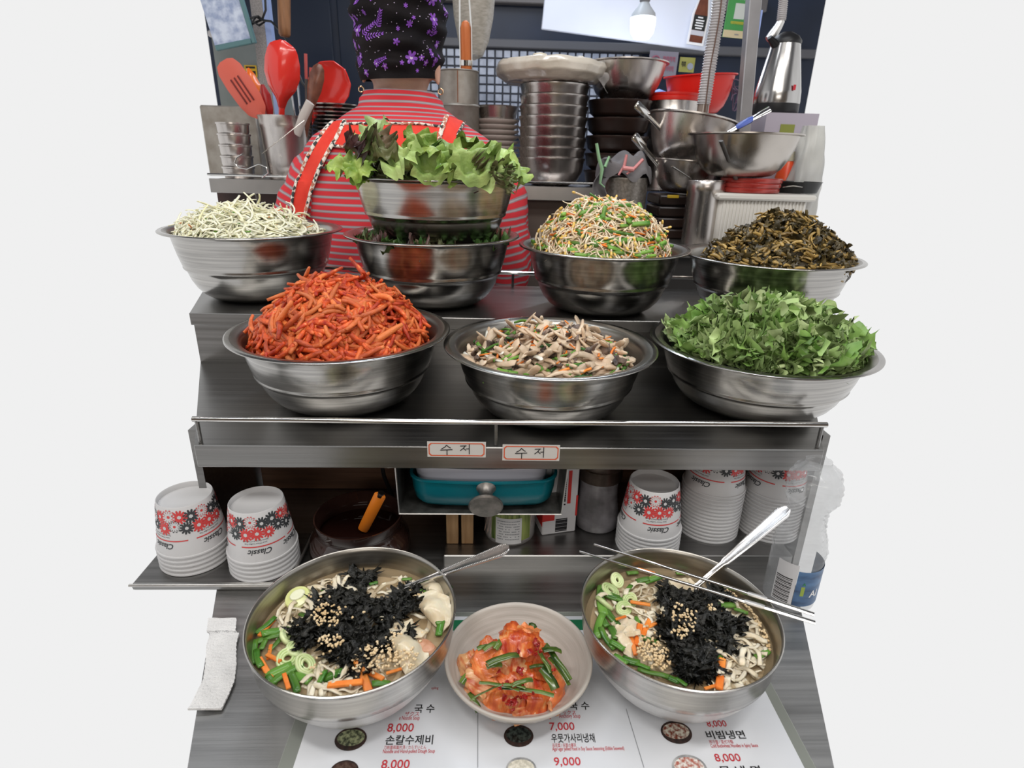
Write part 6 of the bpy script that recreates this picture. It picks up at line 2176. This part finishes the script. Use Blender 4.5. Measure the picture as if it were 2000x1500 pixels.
t_, w, h = poster('green_poster', 'green payment poster with white heading right of the corrugated hose', 1411, -40, 1480, 72, 2.2, mat('poster_green', (.045, .24, .06), (.065, .30, .08), scale=8, rough=.35), .05)
obj('cream_strip', G().box(0, w, -.001, 0, 0, h * .13), mat('poster_cream', (.52, .45, .28), rough=.4), t_, smooth=False)
obj('white_square', G().box(w * .28, w * .66, -.0015, -.0005, h * .33, h * .60), mat('poster_pale', (.50, .54, .50), rough=.4), t_, smooth=False)
obj('round_badge', G().lathe([(0, 0), (w * .10, 0), (w * .10, .001), (0, .001)], 20), WHITE, t_, loc=(w * .84, -.001, h * .36), rot=(pi / 2, 0, 0), smooth=False)
obj('badge_mark', G().lathe([(0, 0), (w * .04, 0), (w * .04, .001), (0, .001)], 10), REDINK, t_, loc=(w * .84, -.0022, h * .36), rot=(pi / 2, 0, 0), smooth=False)


def smudge(parent, x, z, wid, hei, m, n):
    """a line of unreadable far-off lettering, as short uneven marks"""
    rg_ = random.Random(n * 7 + int(wid * 1e4))
    g_ = G()
    for i in range(n):
        x0_ = x + wid * (i + .08) / n
        x1_ = x + wid * (i + .86) / n
        k_ = rg_.uniform(.1, .35) * hei
        g_.box(x0_, x1_, -.0022, -.0016, z + hei * .75, z + hei)
        g_.box(x0_, x0_ + (x1_ - x0_) * .35, -.0022, -.0016, z + k_, z + hei * .7)
        g_.box(x1_ - (x1_ - x0_) * .35, x1_, -.0022, -.0016, z, z + hei * .7)
    o_ = obj('unreadable_print', g_, m, parent, smooth=False)
    o_['kind'] = 'stuff'


smudge(t_, w * .24, h * .66, w * .62, h * .07, WHITE, 9)
smudge(t_, w * .20, h * .235, w * .58, h * .05, mat('poster_yellow', (.50, .46, .05), rough=.4), 11)
smudge(t_, w * .42, h * .045, w * .16, h * .025, GREY, 4)
smudge(t_, w * .74, h * .49, w * .2, h * .025, WHITE, 5)
t_, w, h = poster('pink_notice', 'faded pink and white notice with a round mark on the navy wall', 1264, 100, 1325, 147, 2.93, mat('notice_pale', (.26, .24, .28), rough=.5), .03, 'notice')
obj('round_mark', G().tube([(w * .23 + w * .15 * cos(a_), -.002, h * .6 + w * .15 * sin(a_)) for a_ in np.linspace(0, 2 * pi, 24, endpoint=False)], .003, 5, close=True), mat('faded_pink', (.38, .12, .17), rough=.5), t_)
smudge(t_, w * .47, h * .60, w * .45, h * .2, bpy.data.materials['faded_pink'], 4)
smudge(t_, w * .50, h * .22, w * .40, h * .2, bpy.data.materials['faded_pink'], 4)
obj('slash', G().tube([(w * .13, -.002, h * .74), (w * .33, -.002, h * .46)], .0025, 5), bpy.data.materials['faded_pink'], t_)
t_, w, h = poster('yellow_notice', 'small yellow notice beside the pink one on the navy wall', 1325, 112, 1358, 140, 2.93, mat('notice_yellow', (.32, .30, .06), (.40, .38, .12), scale=20, rough=.5), .03, 'notice')
smudge(t_, w * .12, h * .35, w * .3, h * .35, INK, 2)
obj('pale_splash', G().lathe([(0, 0), (w * .2, 0), (w * .2, .001), (0, .001)], 14), mat('splash', (.34, .36, .42), rough=.5), t_, loc=(w * .72, -.001, h * .4), rot=(pi / 2, 0, 0), smooth=False)


def hose(name, label, pts, r, rings):
    pv = [Vector(q) for q in pts]
    cum = [0]
    for a__, b__ in zip(pv, pv[1:]):
        cum.append(cum[-1] + (b__ - a__).length)
    PP, RR = [], []
    m = rings * 4
    for i in range(m + 1):
        s_ = cum[-1] * i / m
        k = max(j for j in range(len(cum) - 1) if cum[j] <= s_ + 1e-9)
        f_ = (s_ - cum[k]) / (cum[k + 1] - cum[k])
        PP.append(pv[k].lerp(pv[k + 1], f_))
        RR.append(r * (1, .98, .84, .84)[i % 4])
    t_ = thing(name, label, 'hose', (0, 0, 0))
    obj('ribbed_tube', G().tube(PP, RR, 18), mat('hose_grey', (.36, .34, .34), (.50, .47, .47), scale=8, rough=.35) if 'hose_grey' not in bpy.data.materials else bpy.data.materials['hose_grey'], t_, angle=0)
    return t_


def curve(pts, n=8):
    out = []
    pts = [Vector(q) for q in pts]
    for i in range(len(pts) - 1):
        P0, P1, P2, P3 = pts[max(0, i - 1)], pts[i], pts[i + 1], pts[min(len(pts) - 1, i + 2)]
        for k in range(n):
            f_ = k / n
            out.append(.5 * ((2 * P1) + (P2 - P0) * f_ + (2 * P0 - 5 * P1 + 4 * P2 - P3) * f_ ** 2 + (3 * P1 - P0 - 3 * P2 + P3) * f_ ** 3))
    return out + [pts[-1]]


YH = 1.66
h_ = hose('corrugated_hose', 'long grey corrugated hose hanging down to the red-lidded canister', curve([P(1408, -50, Y=YH), P(1403, 20, Y=YH), P(1393, 80, Y=YH), P(1384, 140, Y=YH), P(1374, 204, Y=YH)]), .0178, 46)
obj('hose_wire', G().tube(curve([P(1413, -50, Y=YH - .019), P(1407, 20, Y=YH - .019), P(1397, 80, Y=YH - .019), P(1386, 140, Y=YH - .019), P(1376, 225, Y=YH - .019)]), .0017, 6), mat('brown_wire', (.12, .06, .04), rough=.5), h_)
obj('hose_cuff', G().tube([P(1374, 203, Y=YH), P(1370, 235, Y=YH)], .0150, 16), mat('smoky_cuff', (.22, .17, .14), rough=.15, coat=.5), h_)
h2 = hose('short_hose', 'short grey corrugated hose at the top right above the kettle', curve([P(1533, -50, Y=1.66), P(1530, 0, Y=1.66), P(1526, 40, Y=1.66)]), .0115, 22)
obj('foil_joint', G().tube([P(1526, 40, Y=1.66), P(1520, 52, Y=1.66), P(1508, 70, Y=1.66), P(1500, 78, Y=1.66)], [.009, .010, .012, .009], 10), STEEL_SATIN, h2)

pl_ = thing('support_pole', 'slim square steel pole left of the kettle', 'pole', (0, 0, 0))
A, B = P(1493, -40, Y=1.52), P(1468, 240, Y=1.52)
g = G().box(-.014, .014, -.014, .014, 0, 1, b=.002)
M4 = Matrix.Translation((B.x, 1.52, ZB - .1)) @ Matrix(((1, 0, (A.x - B.x) / (A.z - B.z) * (A.z - ZB + .1)), (0, 1, 0), (0, 0, A.z - ZB + .1))).to_4x4()
g.v = [tuple(M4 @ Vector(v_)) for v_ in g.v]
obj('pole_tube', g, mat('pole_steel', (.34, .33, .34), (.46, .45, .46), scale=10, rough=.3, metal=.7), pl_)
obj('blue_film', G().tube([P(1487, 20, Y=1.51), P(1470, 130, Y=1.51), P(1461, 230, Y=1.51)], .0035, 6), mat('blue_edge_film', (.25, .33, .62), rough=.2), pl_)

YK = 1.62
kc = P(1524, 150, Y=YK)
kt_ = thing('steel_kettle', 'tapered steel kettle with a black lid and black base at the right edge', 'kettle', (kc.x, YK, P(1520, 223, Y=YK).z))
kz0 = P(1520, 223, Y=YK).z
r0_, r1_ = .0565, .034
hk = P(1535, 84, Y=YK).z - kz0
obj('kettle_body', G().lathe([(r0_ * .98, .022), (r0_, .026), (r0_ * .97, .05), (r1_ * 1.12, hk * .85), (r1_, hk), (0, hk + .001)], 56), mat('kettle_steel', (.44, .43, .42), (.56, .55, .54), scale=5, rough=.2, metal=1, stretch=(10, 10, .3)), kt_, angle=50)
obj('black_base', G().lathe([(0, 0), (r0_ * .96, 0), (r0_, .004), (r0_, .022), (0, .022)], 48), BLACK, kt_, angle=50)
obj('black_lid', G().lathe([(0, hk + .024), (.012, hk + .023), (.028, hk + .014), (.036, hk + .004), (.036, hk - .003), (0, hk - .003)], 40), BLACK, kt_, angle=50)
obj('spout', G().tube([(-.028, -.01, hk - .008), (-.050, -.015, hk + .008)], [.014, .008], 10, flat=.7), BLACK, kt_)
obj('handle', G().tube([(0, .030, hk), (0, .075, hk - .01), (0, .080, hk * .5), (0, .062, .05), (0, .05, .04)], .009, 10), BLACK, kt_)
o = obj('red_mark', G().box(.012, .018, -.0565, -.0545, .050, .062), REDINK, kt_, smooth=False)

# ---------------------------------------------- side counter with the clutter at the right
ZS = 1.225
sc_ = thing('side_counter', 'dark side counter behind the pickle bowl carrying pots, lids and a white basket', 'counter')
obj('counter_board', G().box(.235, .735, 1.285, 1.655, ZS - .02, ZS), STEEL_DARK, sc_, smooth=False)
obj('cabinet', G().box(.25, .72, 1.30, 1.64, 0, ZS - .02), mat('dark_cabinet', (.015, .013, .012), rough=.5), sc_, smooth=False)
obj('kettle_stand', G().box(P(1478, 225, Y=1.62).x, P(1562, 225, Y=1.62).x + .02, 1.56, 1.652, ZS, kz0 - .001), mat('stand_lilac', (.40, .36, .42), rough=.5), sc_, smooth=False)
obj('stand_panel', G().box(P(1528, 225, Y=1.56).x, P(1556, 225, Y=1.56).x, 1.5585, 1.56, P(1540, 300, Y=1.56).z, P(1540, 243, Y=1.56).z), mat('olive_panel', (.22, .24, .05), rough=.4), sc_, smooth=False)

YC = 1.36
c_ = P(1374, 400, Y=YC)
rc = (P(1409, 400, Y=YC).x - P(1339, 400, Y=YC).x) / 2
hc = P(1374, 352, Y=YC).z - ZS
cy = thing('tall_canister', 'tall plain steel canister left of the white basket', 'canister', (c_.x, YC, ZS))
obj('canister_body', G().lathe([(0, 0), (rc * .93, 0), (rc * .95, .004), (rc * .97, hc - .026), (rc * 1.0, hc - .024), (rc * 1.0, hc - .002), (rc * .96, hc), (rc * .94, hc - .003), (rc * .9, .01), (0, .01)], 48), STEEL_FAR, cy, angle=45)
A, B = P(1360, 355, Y=1.36), P(1313, 325, Y=1.34)
sp2 = thing('thin_spoon', 'thin steel spoon handle sticking out of the tall canister', 'spoon', A)
obj('handle', G().tube([P(1372, 380, Y=1.37) - A, Vector(), (B - A) * .5, B - A], [.0028, .0028, .003, .004], 8, flat=.5), CHROME, sp2)
# white ribbed basket
wq0, wq1 = P(1402, 383, Y=1.30), P(1562, 383, Y=1.30)
bk_ = thing('white_basket', 'white ribbed plastic basket behind the pickled leaves', 'basket', ((wq0.x + wq1.x) / 2 + .02, 1.385, ZS + .001))
wb_ = (wq1.x - wq0.x) / 2 + .02
hb_ = P(1480, 380, Y=1.30).z - ZS
WPL = mat('basket_white', (.66, .64, .60), rough=.4)
obj('basket_wall', G().box(-wb_ + .012, wb_ - .012, -.072, .072, 0, hb_ - .008, b=.006), WPL, bk_, angle=50)
obj('rim', G().box(-wb_, wb_, -.085, .085, hb_ - .014, hb_, b=.004), WPL, bk_)
g = G().box(-.0016, .0016, -.0745, -.0715, .004, hb_ - .015, b=.0008)
rm = mesh_of(g, 'rib', WPL)
nr = 24
for i in range(nr):
    put('rib', rm, bk_, (-wb_ + .02 + (2 * wb_ - .04) * i / (nr - 1), 0, 0))
# sauce bowl on red lids
cz = P(1455, 377, Y=1.36).z
LID = mat('red_lid', (.30, .025, .02), (.42, .05, .04), scale=30, rough=.25, coat=.4)
rl_ = (P(1522, 360, Y=1.36).x - P(1408, 360, Y=1.36).x) / 2
for i in range(3):
    tag(obj('red_container', G().lathe([(0, 0), (rl_ * .98, 0), (rl_, .002), (rl_, .008), (rl_ * .97, .010), (0, .0095)], 44), LID, loc=(P(1465, 370, Y=1.36).x + .002 * i, 1.372, ZS + .001 + hb_ + .001 + i * .0102), angle=40), ['bottom', 'middle', 'top'][i] + ' flat red container in the stack under the sauce bowl', 'container', 'red containers under the sauce bowl')
zl_ = ZS + .001 + hb_ + .001 + 3 * .0102 + .001
rC = (P(1557, 262, Y=1.37).x - P(1343, 262, Y=1.37).x) / 2
hC = P(1450, 262, Y=1.37).z - zl_
xC = P(1450, 300, Y=1.37).x
bowl2(xC, 1.372, zl_, rC, hC, 'thin-walled bowl with a pool of red sauce above the white basket', m=mat('smoky_steel', (.40, .37, .34), (.54, .50, .46), scale=6, rough=.2, metal=1, rough2=.34), name='sauce_bowl')
tag(obj('red_sauce', G().lathe([(0, .018), (.045, .018), (.060, .0182)], 36), mat('chilli_sauce', (.16, .01, .006), rough=.15), loc=(xC, 1.372, zl_)), 'pool of red chilli sauce at the bottom of the thin-walled bowl', 'sauce')
A, B = P(1415, 262, Y=1.33), P(1505, 212, Y=1.30)
la = thing('blue_handled_ladle', 'steel ladle with a blue grip lying across the sauce bowl', 'ladle', A)
v = B - A
obj('flat_handle', G().tube([v * -.5, v * 0, v * .40, v * .62, v * .98, v], [.006, .006, .008, .0085, .0115, .009], 10, flat=.35, up=(0, -.5, 1)), CHROME, la, angle=50)
obj('blue_grip', G().tube([v * .26, v * .34, v * .56, v * .64], [.007, .0105, .011, .007], 10, flat=.45, up=(0, -.5, 1)), mat('grip_blue', (.05, .09, .36), rough=.35), la)
A, B = P(1408, 275, Y=1.265), P(1437, 350, Y=1.33)
sq = thing('dark_spoon', 'dark spoon leaning on the side of the sauce bowl', 'spoon', B)
obj('handle', G().tube([Vector(), (A - B) * .5, A - B], [.0055, .0048, .0052], 8, flat=.5), STEEL_DARK, sq)
# pan, orange bottle, bag, white bowl, wrapped things at right
pn = thing('black_pan', 'black pan at the right edge on the white basket', 'pan', (P(1546, 370, Y=1.36).x + .03, 1.40, ZS + .002 + hb_))
obj('pan_body', G().lathe([(0, 0), (.045, 0), (.052, .022), (.054, .024), (.050, .024), (.043, .004), (0, .003)], 36), BLACK, pn, angle=45)
obj('wire_bail', G().tube([(-.045, -.028, .012), (-.03, -.046, .016), (-.012, -.052, .014)], .0014, 6), CHROME, pn)
ob = thing('orange_bottle', 'orange bottle with a white cap behind the sauce bowl', 'bottle', (P(1534, 340, Y=1.50).x, 1.50, ZS))
ho = P(1534, 318, Y=1.50).z - ZS
obj('bottle_body', G().lathe([(0, 0), (.026, 0), (.028, .01), (.028, ho * .7), (.016, ho), (.013, ho + .006), (0, ho + .006)], 32), mat('orange_body', (.80, .16, .01), (.75, .06, .03), scale=14, rough=.3), ob, angle=50)
obj('white_cap', G().lathe([(.015, ho + .004), (.0155, ho + .006), (.0145, ho + .026), (0, ho + .028)], 24), mat('cap_pale', (.55, .52, .40), rough=.4), ob, angle=50)
bg = thing('plastic_bag', 'crumpled whitish plastic bag at the right edge beside the orange bottle', 'bag', (P(1562, 300, Y=1.48).x + .018, 1.47, ZS + .0))


def bagf(a_, v_):
    th = a_ * 2 * pi
    r = .042 * (1.1 - .5 * v_ ** 2) + .012 * noise.noise(Vector((cos(th) * 2, sin(th) * 2, v_ * 5)))
    return (r * cos(th), r * .8 * sin(th), v_ * (P(1555, 245, Y=1.47).z - ZS))


obj('bag_film', G().grid(bagf, 36, 30, cu=True), mat('bag_white', (.50, .50, .48), (.62, .62, .58), scale=10, rough=.35, alpha=.8), bg, angle=0)

# bowls A and B with ladles, their stand
YB2 = 1.52
cr = thing('dark_crate', 'dark stacked trays with yellow rims under the small bowl', 'crate', (P(1322, 400, Y=1.50).x, 1.50, ZS))
zB = P(1330, 378, Y=1.50).z
k = 4
hh = (zB - ZS) / k
for i in range(k):
    obj('tray_layer', G().box(-.062, .066, -.06, .06, i * hh + .001, (i + 1) * hh - .002, b=.004), BLK, cr)
for i, xx in enumerate((-.03, .035)):
    obj('yellow_clip', G().box(xx - .014, xx + .014, -.0625, -.058, zB - ZS - .008, zB - ZS - .001, b=.001), mat('clip_yellow', (.45, .30, .02), rough=.4) if i == 0 else bpy.data.materials['clip_yellow'], cr)
rB = (P(1405, 315, Y=1.50).x - P(1268, 315, Y=1.50).x) / 2
bowl2(P(1336, 340, Y=1.50).x, 1.50, zB + .001, rB, P(1330, 314, Y=1.50).z - zB, 'steel bowl on dark trays below a tilted larger bowl', rot=(0, .06, 0))
rA = (P(1432, 228, Y=1.56).x - P(1258, 228, Y=1.56).x) / 2
bowl2(P(1340, 270, Y=1.56).x - .004, 1.55, P(1325, 322, Y=1.55).z, rA, P(1340, 226, Y=1.56).z - P(1330, 318, Y=1.56).z, 'larger steel bowl tilted to the right under the hose, left of the sauce bowl', rot=(-.04, .14, 0))


def lad(name, label, px0, px1, Y0, Y1, w=.0095):
    A_, B_ = P(*px0, Y=Y0), P(*px1, Y=Y1)
    t = thing(name, label, 'ladle', A_)
    v_ = B_ - A_
    obj('flat_handle', G().tube([v_ * 0, v_ * .55, v_ * .6, v_ * .97, v_], [w * .6, w * .6, w, w * 1.15, w * .9], 10, flat=.45, up=(0, -1, .3)), CHROME, t, angle=50)
    return t


lad('steel_ladle', 'steel ladle handle resting on the rim of the tilted larger bowl', (1300, 262), (1243, 203), 1.52, 1.50)
lad('steel_ladle', 'steel ladle handle above the grey cloth, resting in the small bowl', (1285, 322), (1238, 265), 1.46, 1.44)
# canister with red lid, stock pot and tilted red bowl
YR = 1.86
rR = (P(1366, 200, Y=YR).x - P(1264, 200, Y=YR).x) / 2
xR = P(1315, 200, Y=YR).x
zR = P(1315, 197, Y=YR).z
rc_ = thing('red_lidded_canister', 'steel canister with a red lid left of the corrugated hose', 'canister', (xR, YR, ZB + .001))
obj('canister_body', G().lathe([(0, 0), (rR * .96, 0), (rR * .96, (zR - ZB) * .85), (rR * .98, (zR - ZB) * .86), (rR * .96, (zR - ZB) * .88), (rR * .96, zR - ZB), (0, zR - ZB)], 48), STEEL_FAR, rc_, angle=40)
RDL = mat('bright_red_plastic', (.66, .02, .012), rough=.35)
obj('red_lid', G().lathe([(rR * .99, zR - ZB - .004), (rR, zR - ZB), (rR, zR - ZB + .006), (rR * .97, zR - ZB + .008), (rR * .985, zR - ZB + .010), (rR * .98, zR - ZB + .016), (0, zR - ZB + .018)], 48), RDL, rc_, angle=40)
YD = 1.99
xD = P(1364, 180, Y=YD).x
zD0, zD1 = P(1364, 216, Y=YD).z, P(1364, 142, Y=YD).z
rD = (P(1431, 160, Y=YD).x - P(1293, 160, Y=YD).x) / 2
sp3 = thing('tall_pot', 'tall steel pot carrying the tilted red plastic bowl', 'pot', (xD + .01, YD, ZB + .001))
obj('pot_body', G().lathe([(0, 0), (.055, 0), (.055, zD0 - ZB - .012), (0, zD0 - ZB - .012)], 40), STEEL_FAR, sp3, angle=40)
bowl2(xD + .004, YD, zD0 - .012, rD, zD1 - zD0 + .004, 'bright red plastic bowl behind the corrugated hose', rot=(.05, -.06, 0), m=RDL, name='red_bowl')
# blue light glow given as a solid blue lump, white dish, purple net
tag(obj('blue_glow_lump', G().lathe([(0, 0), (.03, .002), (.036, .03), (.028, .06), (0, .07)], 24), mat('blue_film', (.10, .22, .62), (.3, .45, .85), scale=30, rough=.2), loc=(P(1287, 180, Y=2.02).x, 2.02, P(1287, 208, Y=2.02).z - .02)), 'small blue lump standing in for a light glow between the steel bowl and the red bowl', 'bag')
o = bpy.data.objects['blue_glow_lump']
o.location.z = P(1287, 208, Y=2.02).z - .02
ped = thing('storage_box', 'dark storage box carrying the blue glow lump', 'box', (P(1287, 180, Y=2.02).x - .01, 2.03, ZB + .001))
obj('box_body', G().box(-.04, .035, -.03, .05, 0, o.location.z - ZB - .001, b=.004), BLACK, ped)
tag(obj('white_dish', G().lathe([(0, 0), (.03, 0), (.046, .010), (.047, .013), (.030, .004), (0, .003)], 36), WHITE, loc=(P(1432, 245, Y=1.56).x + .012, 1.60, P(1432, 248, Y=1.60).z)), 'small white dish right of the tilted larger bowl', 'dish')
ws = thing('dish_stand', 'dark box carrying the small white dish', 'box', (P(1432, 245, Y=1.56).x + .012, 1.60, ZS))
obj('box_body', G().box(-.03, .03, -.03, .03, 0, P(1432, 248, Y=1.60).z - ZS - .0005, b=.003), BLACK, ws)
nb_ = thing('hanging_net', 'tangled purple net hanging behind the pole', 'net', P(1450, 185, Y=1.95))
ng = random.Random(9)
o0 = P(1450, 185, Y=1.95)
g = G()
for i in range(14):
    q0, q1, q2 = [P(1450 + ng.uniform(-25, 12), 185 + ng.uniform(-28, 34), Y=1.95 + ng.uniform(-.02, .02)) - o0 for _ in range(3)]
    g.tube(curve([q0, q1, q2], 6), .0016, 5)
o = obj('net_strands', g, mat('purple_cord', (.16, .11, .18), rough=.5), nb_)
o['kind'] = 'stuff'

# canister with cloth and pegs
YP = 1.44
xp = P(1220, 370, Y=YP).x
zP = P(1220, 346, Y=YP).z
rP = (P(1263, 370, Y=YP).x - P(1176, 370, Y=YP).x) / 2
pc_ = thing('peg_canister', 'dull steel canister holding a grey cloth and pegs', 'canister', (xp, YP, ZS - .06))
obj('canister_body', G().lathe([(0, 0), (rP * .95, 0), (rP * .98, zP - ZS + .054), (rP, zP - ZS + .058), (rP * .99, zP - ZS + .060), (rP * .94, zP - ZS + .057), (rP * .9, .01), (0, .01)], 44), mat('speckled_tin', (.22, .20, .18), (.36, .33, .30), scale=160, rough=.4, metal=.7), pc_, angle=45)
st_ = thing('low_shelf', 'low steel shelf under the canister with pegs', 'shelf')
obj('board', G().box(xp - .06, .234, YP - .07, YP + .10, ZS - .075, ZS - .0605), STEEL_DARK, st_, smooth=False)
obj('leg', G().box(xp - .055, xp - .03, YP - .05, YP + .08, 0, ZS - .075), STEEL_DARK, st_, smooth=False)
pc_.location.z = ZS - .06
GCL = mat('grey_cloth', (.10, .095, .10), (.19, .18, .185), scale=12, rough=.85, bump=.3, bscale=300)


def clf(a_, b_):
    th = a_ * 2 * pi
    r = .058 * cos(b_ * pi / 2) ** .6 * (1 + .15 * noise.noise(Vector((cos(th) * 1.4, sin(th) * 1.4, 2))))
    return (r * cos(th) * 1.15, r * sin(th), .050 * sin(b_ * pi / 2) + .022 * noise.noise(Vector((r * cos(th) * 30, r * sin(th) * 30, b_ * 2))) - .006)


cl2 = thing('grey_cloth', 'crumpled dark grey cloth stuffed on top of the dull canister', 'cloth', (xp - .004, YP, zP + .004))
obj('cloth_bundle', G().grid(clf, 48, 24, cu=True), GCL, cl2, angle=0)
a_ = P(1180, 300, Y=YP - .03) - Vector(cl2.location)
obj('cloth_tail', G().grid(lambda u, v: (-.045 - .025 * u + .008 * sin(v * 8), -.045 + .02 * sin(u * 3), .035 - .10 * v), 8, 20).shell(.002), GCL, cl2)
for (name, lab, tip, mid, tail, m_) in (('green_peg', 'pale green clothes peg standing at the left of the grey cloth', (1165, 280), (1176, 330), (1172, 358), ('peg_green', (.26, .46, .26))),):
    t_ = thing(name, lab, 'peg', P(*mid, Y=YP - .07))
    c_ = P(*mid, Y=YP - .07)
    mm = mat(m_[0], m_[1], rough=.4)
    obj('peg_arm', G().tube([P(*tip, Y=YP - .07) - c_, P(1170, 310, Y=YP - .07) - c_, Vector(), P(*tail, Y=YP - .07) - c_, P(1181, 366, Y=YP - .07) - c_], [.0048, .0055, .006, .004, .002], 10, flat=.7), mm, t_)
    obj('peg_arm', G().tube([P(1190, 306, Y=YP - .065) - c_, Vector((.006, 0, .004))], [.004, .005], 10, flat=.7), mm, t_)
PNK = mat('peg_pink', (.62, .24, .24), rough=.4)
t_ = thing('pink_peg', 'pink clothes peg lying on the front of the grey cloth', 'peg', P(1222, 330, Y=YP - .07))
c_ = P(1222, 330, Y=YP - .07)
obj('peg_arm', G().tube([P(1224, 302, Y=YP - .07) - c_, P(1219, 325, Y=YP - .07) - c_, P(1208, 342, Y=YP - .07) - c_], [.0042, .0050, .003], 10, flat=.7), PNK, t_)
obj('peg_arm', G().tube([P(1256, 311, Y=YP - .07) - c_, P(1240, 328, Y=YP - .07) - c_, P(1224, 340, Y=YP - .07) - c_], [.0052, .0055, .003], 10, flat=.7), PNK, t_)
obj('peg_spring', G().tube([P(1216, 328, Y=YP - .075) - c_, P(1238, 331, Y=YP - .075) - c_], .005, 8), PNK, t_)
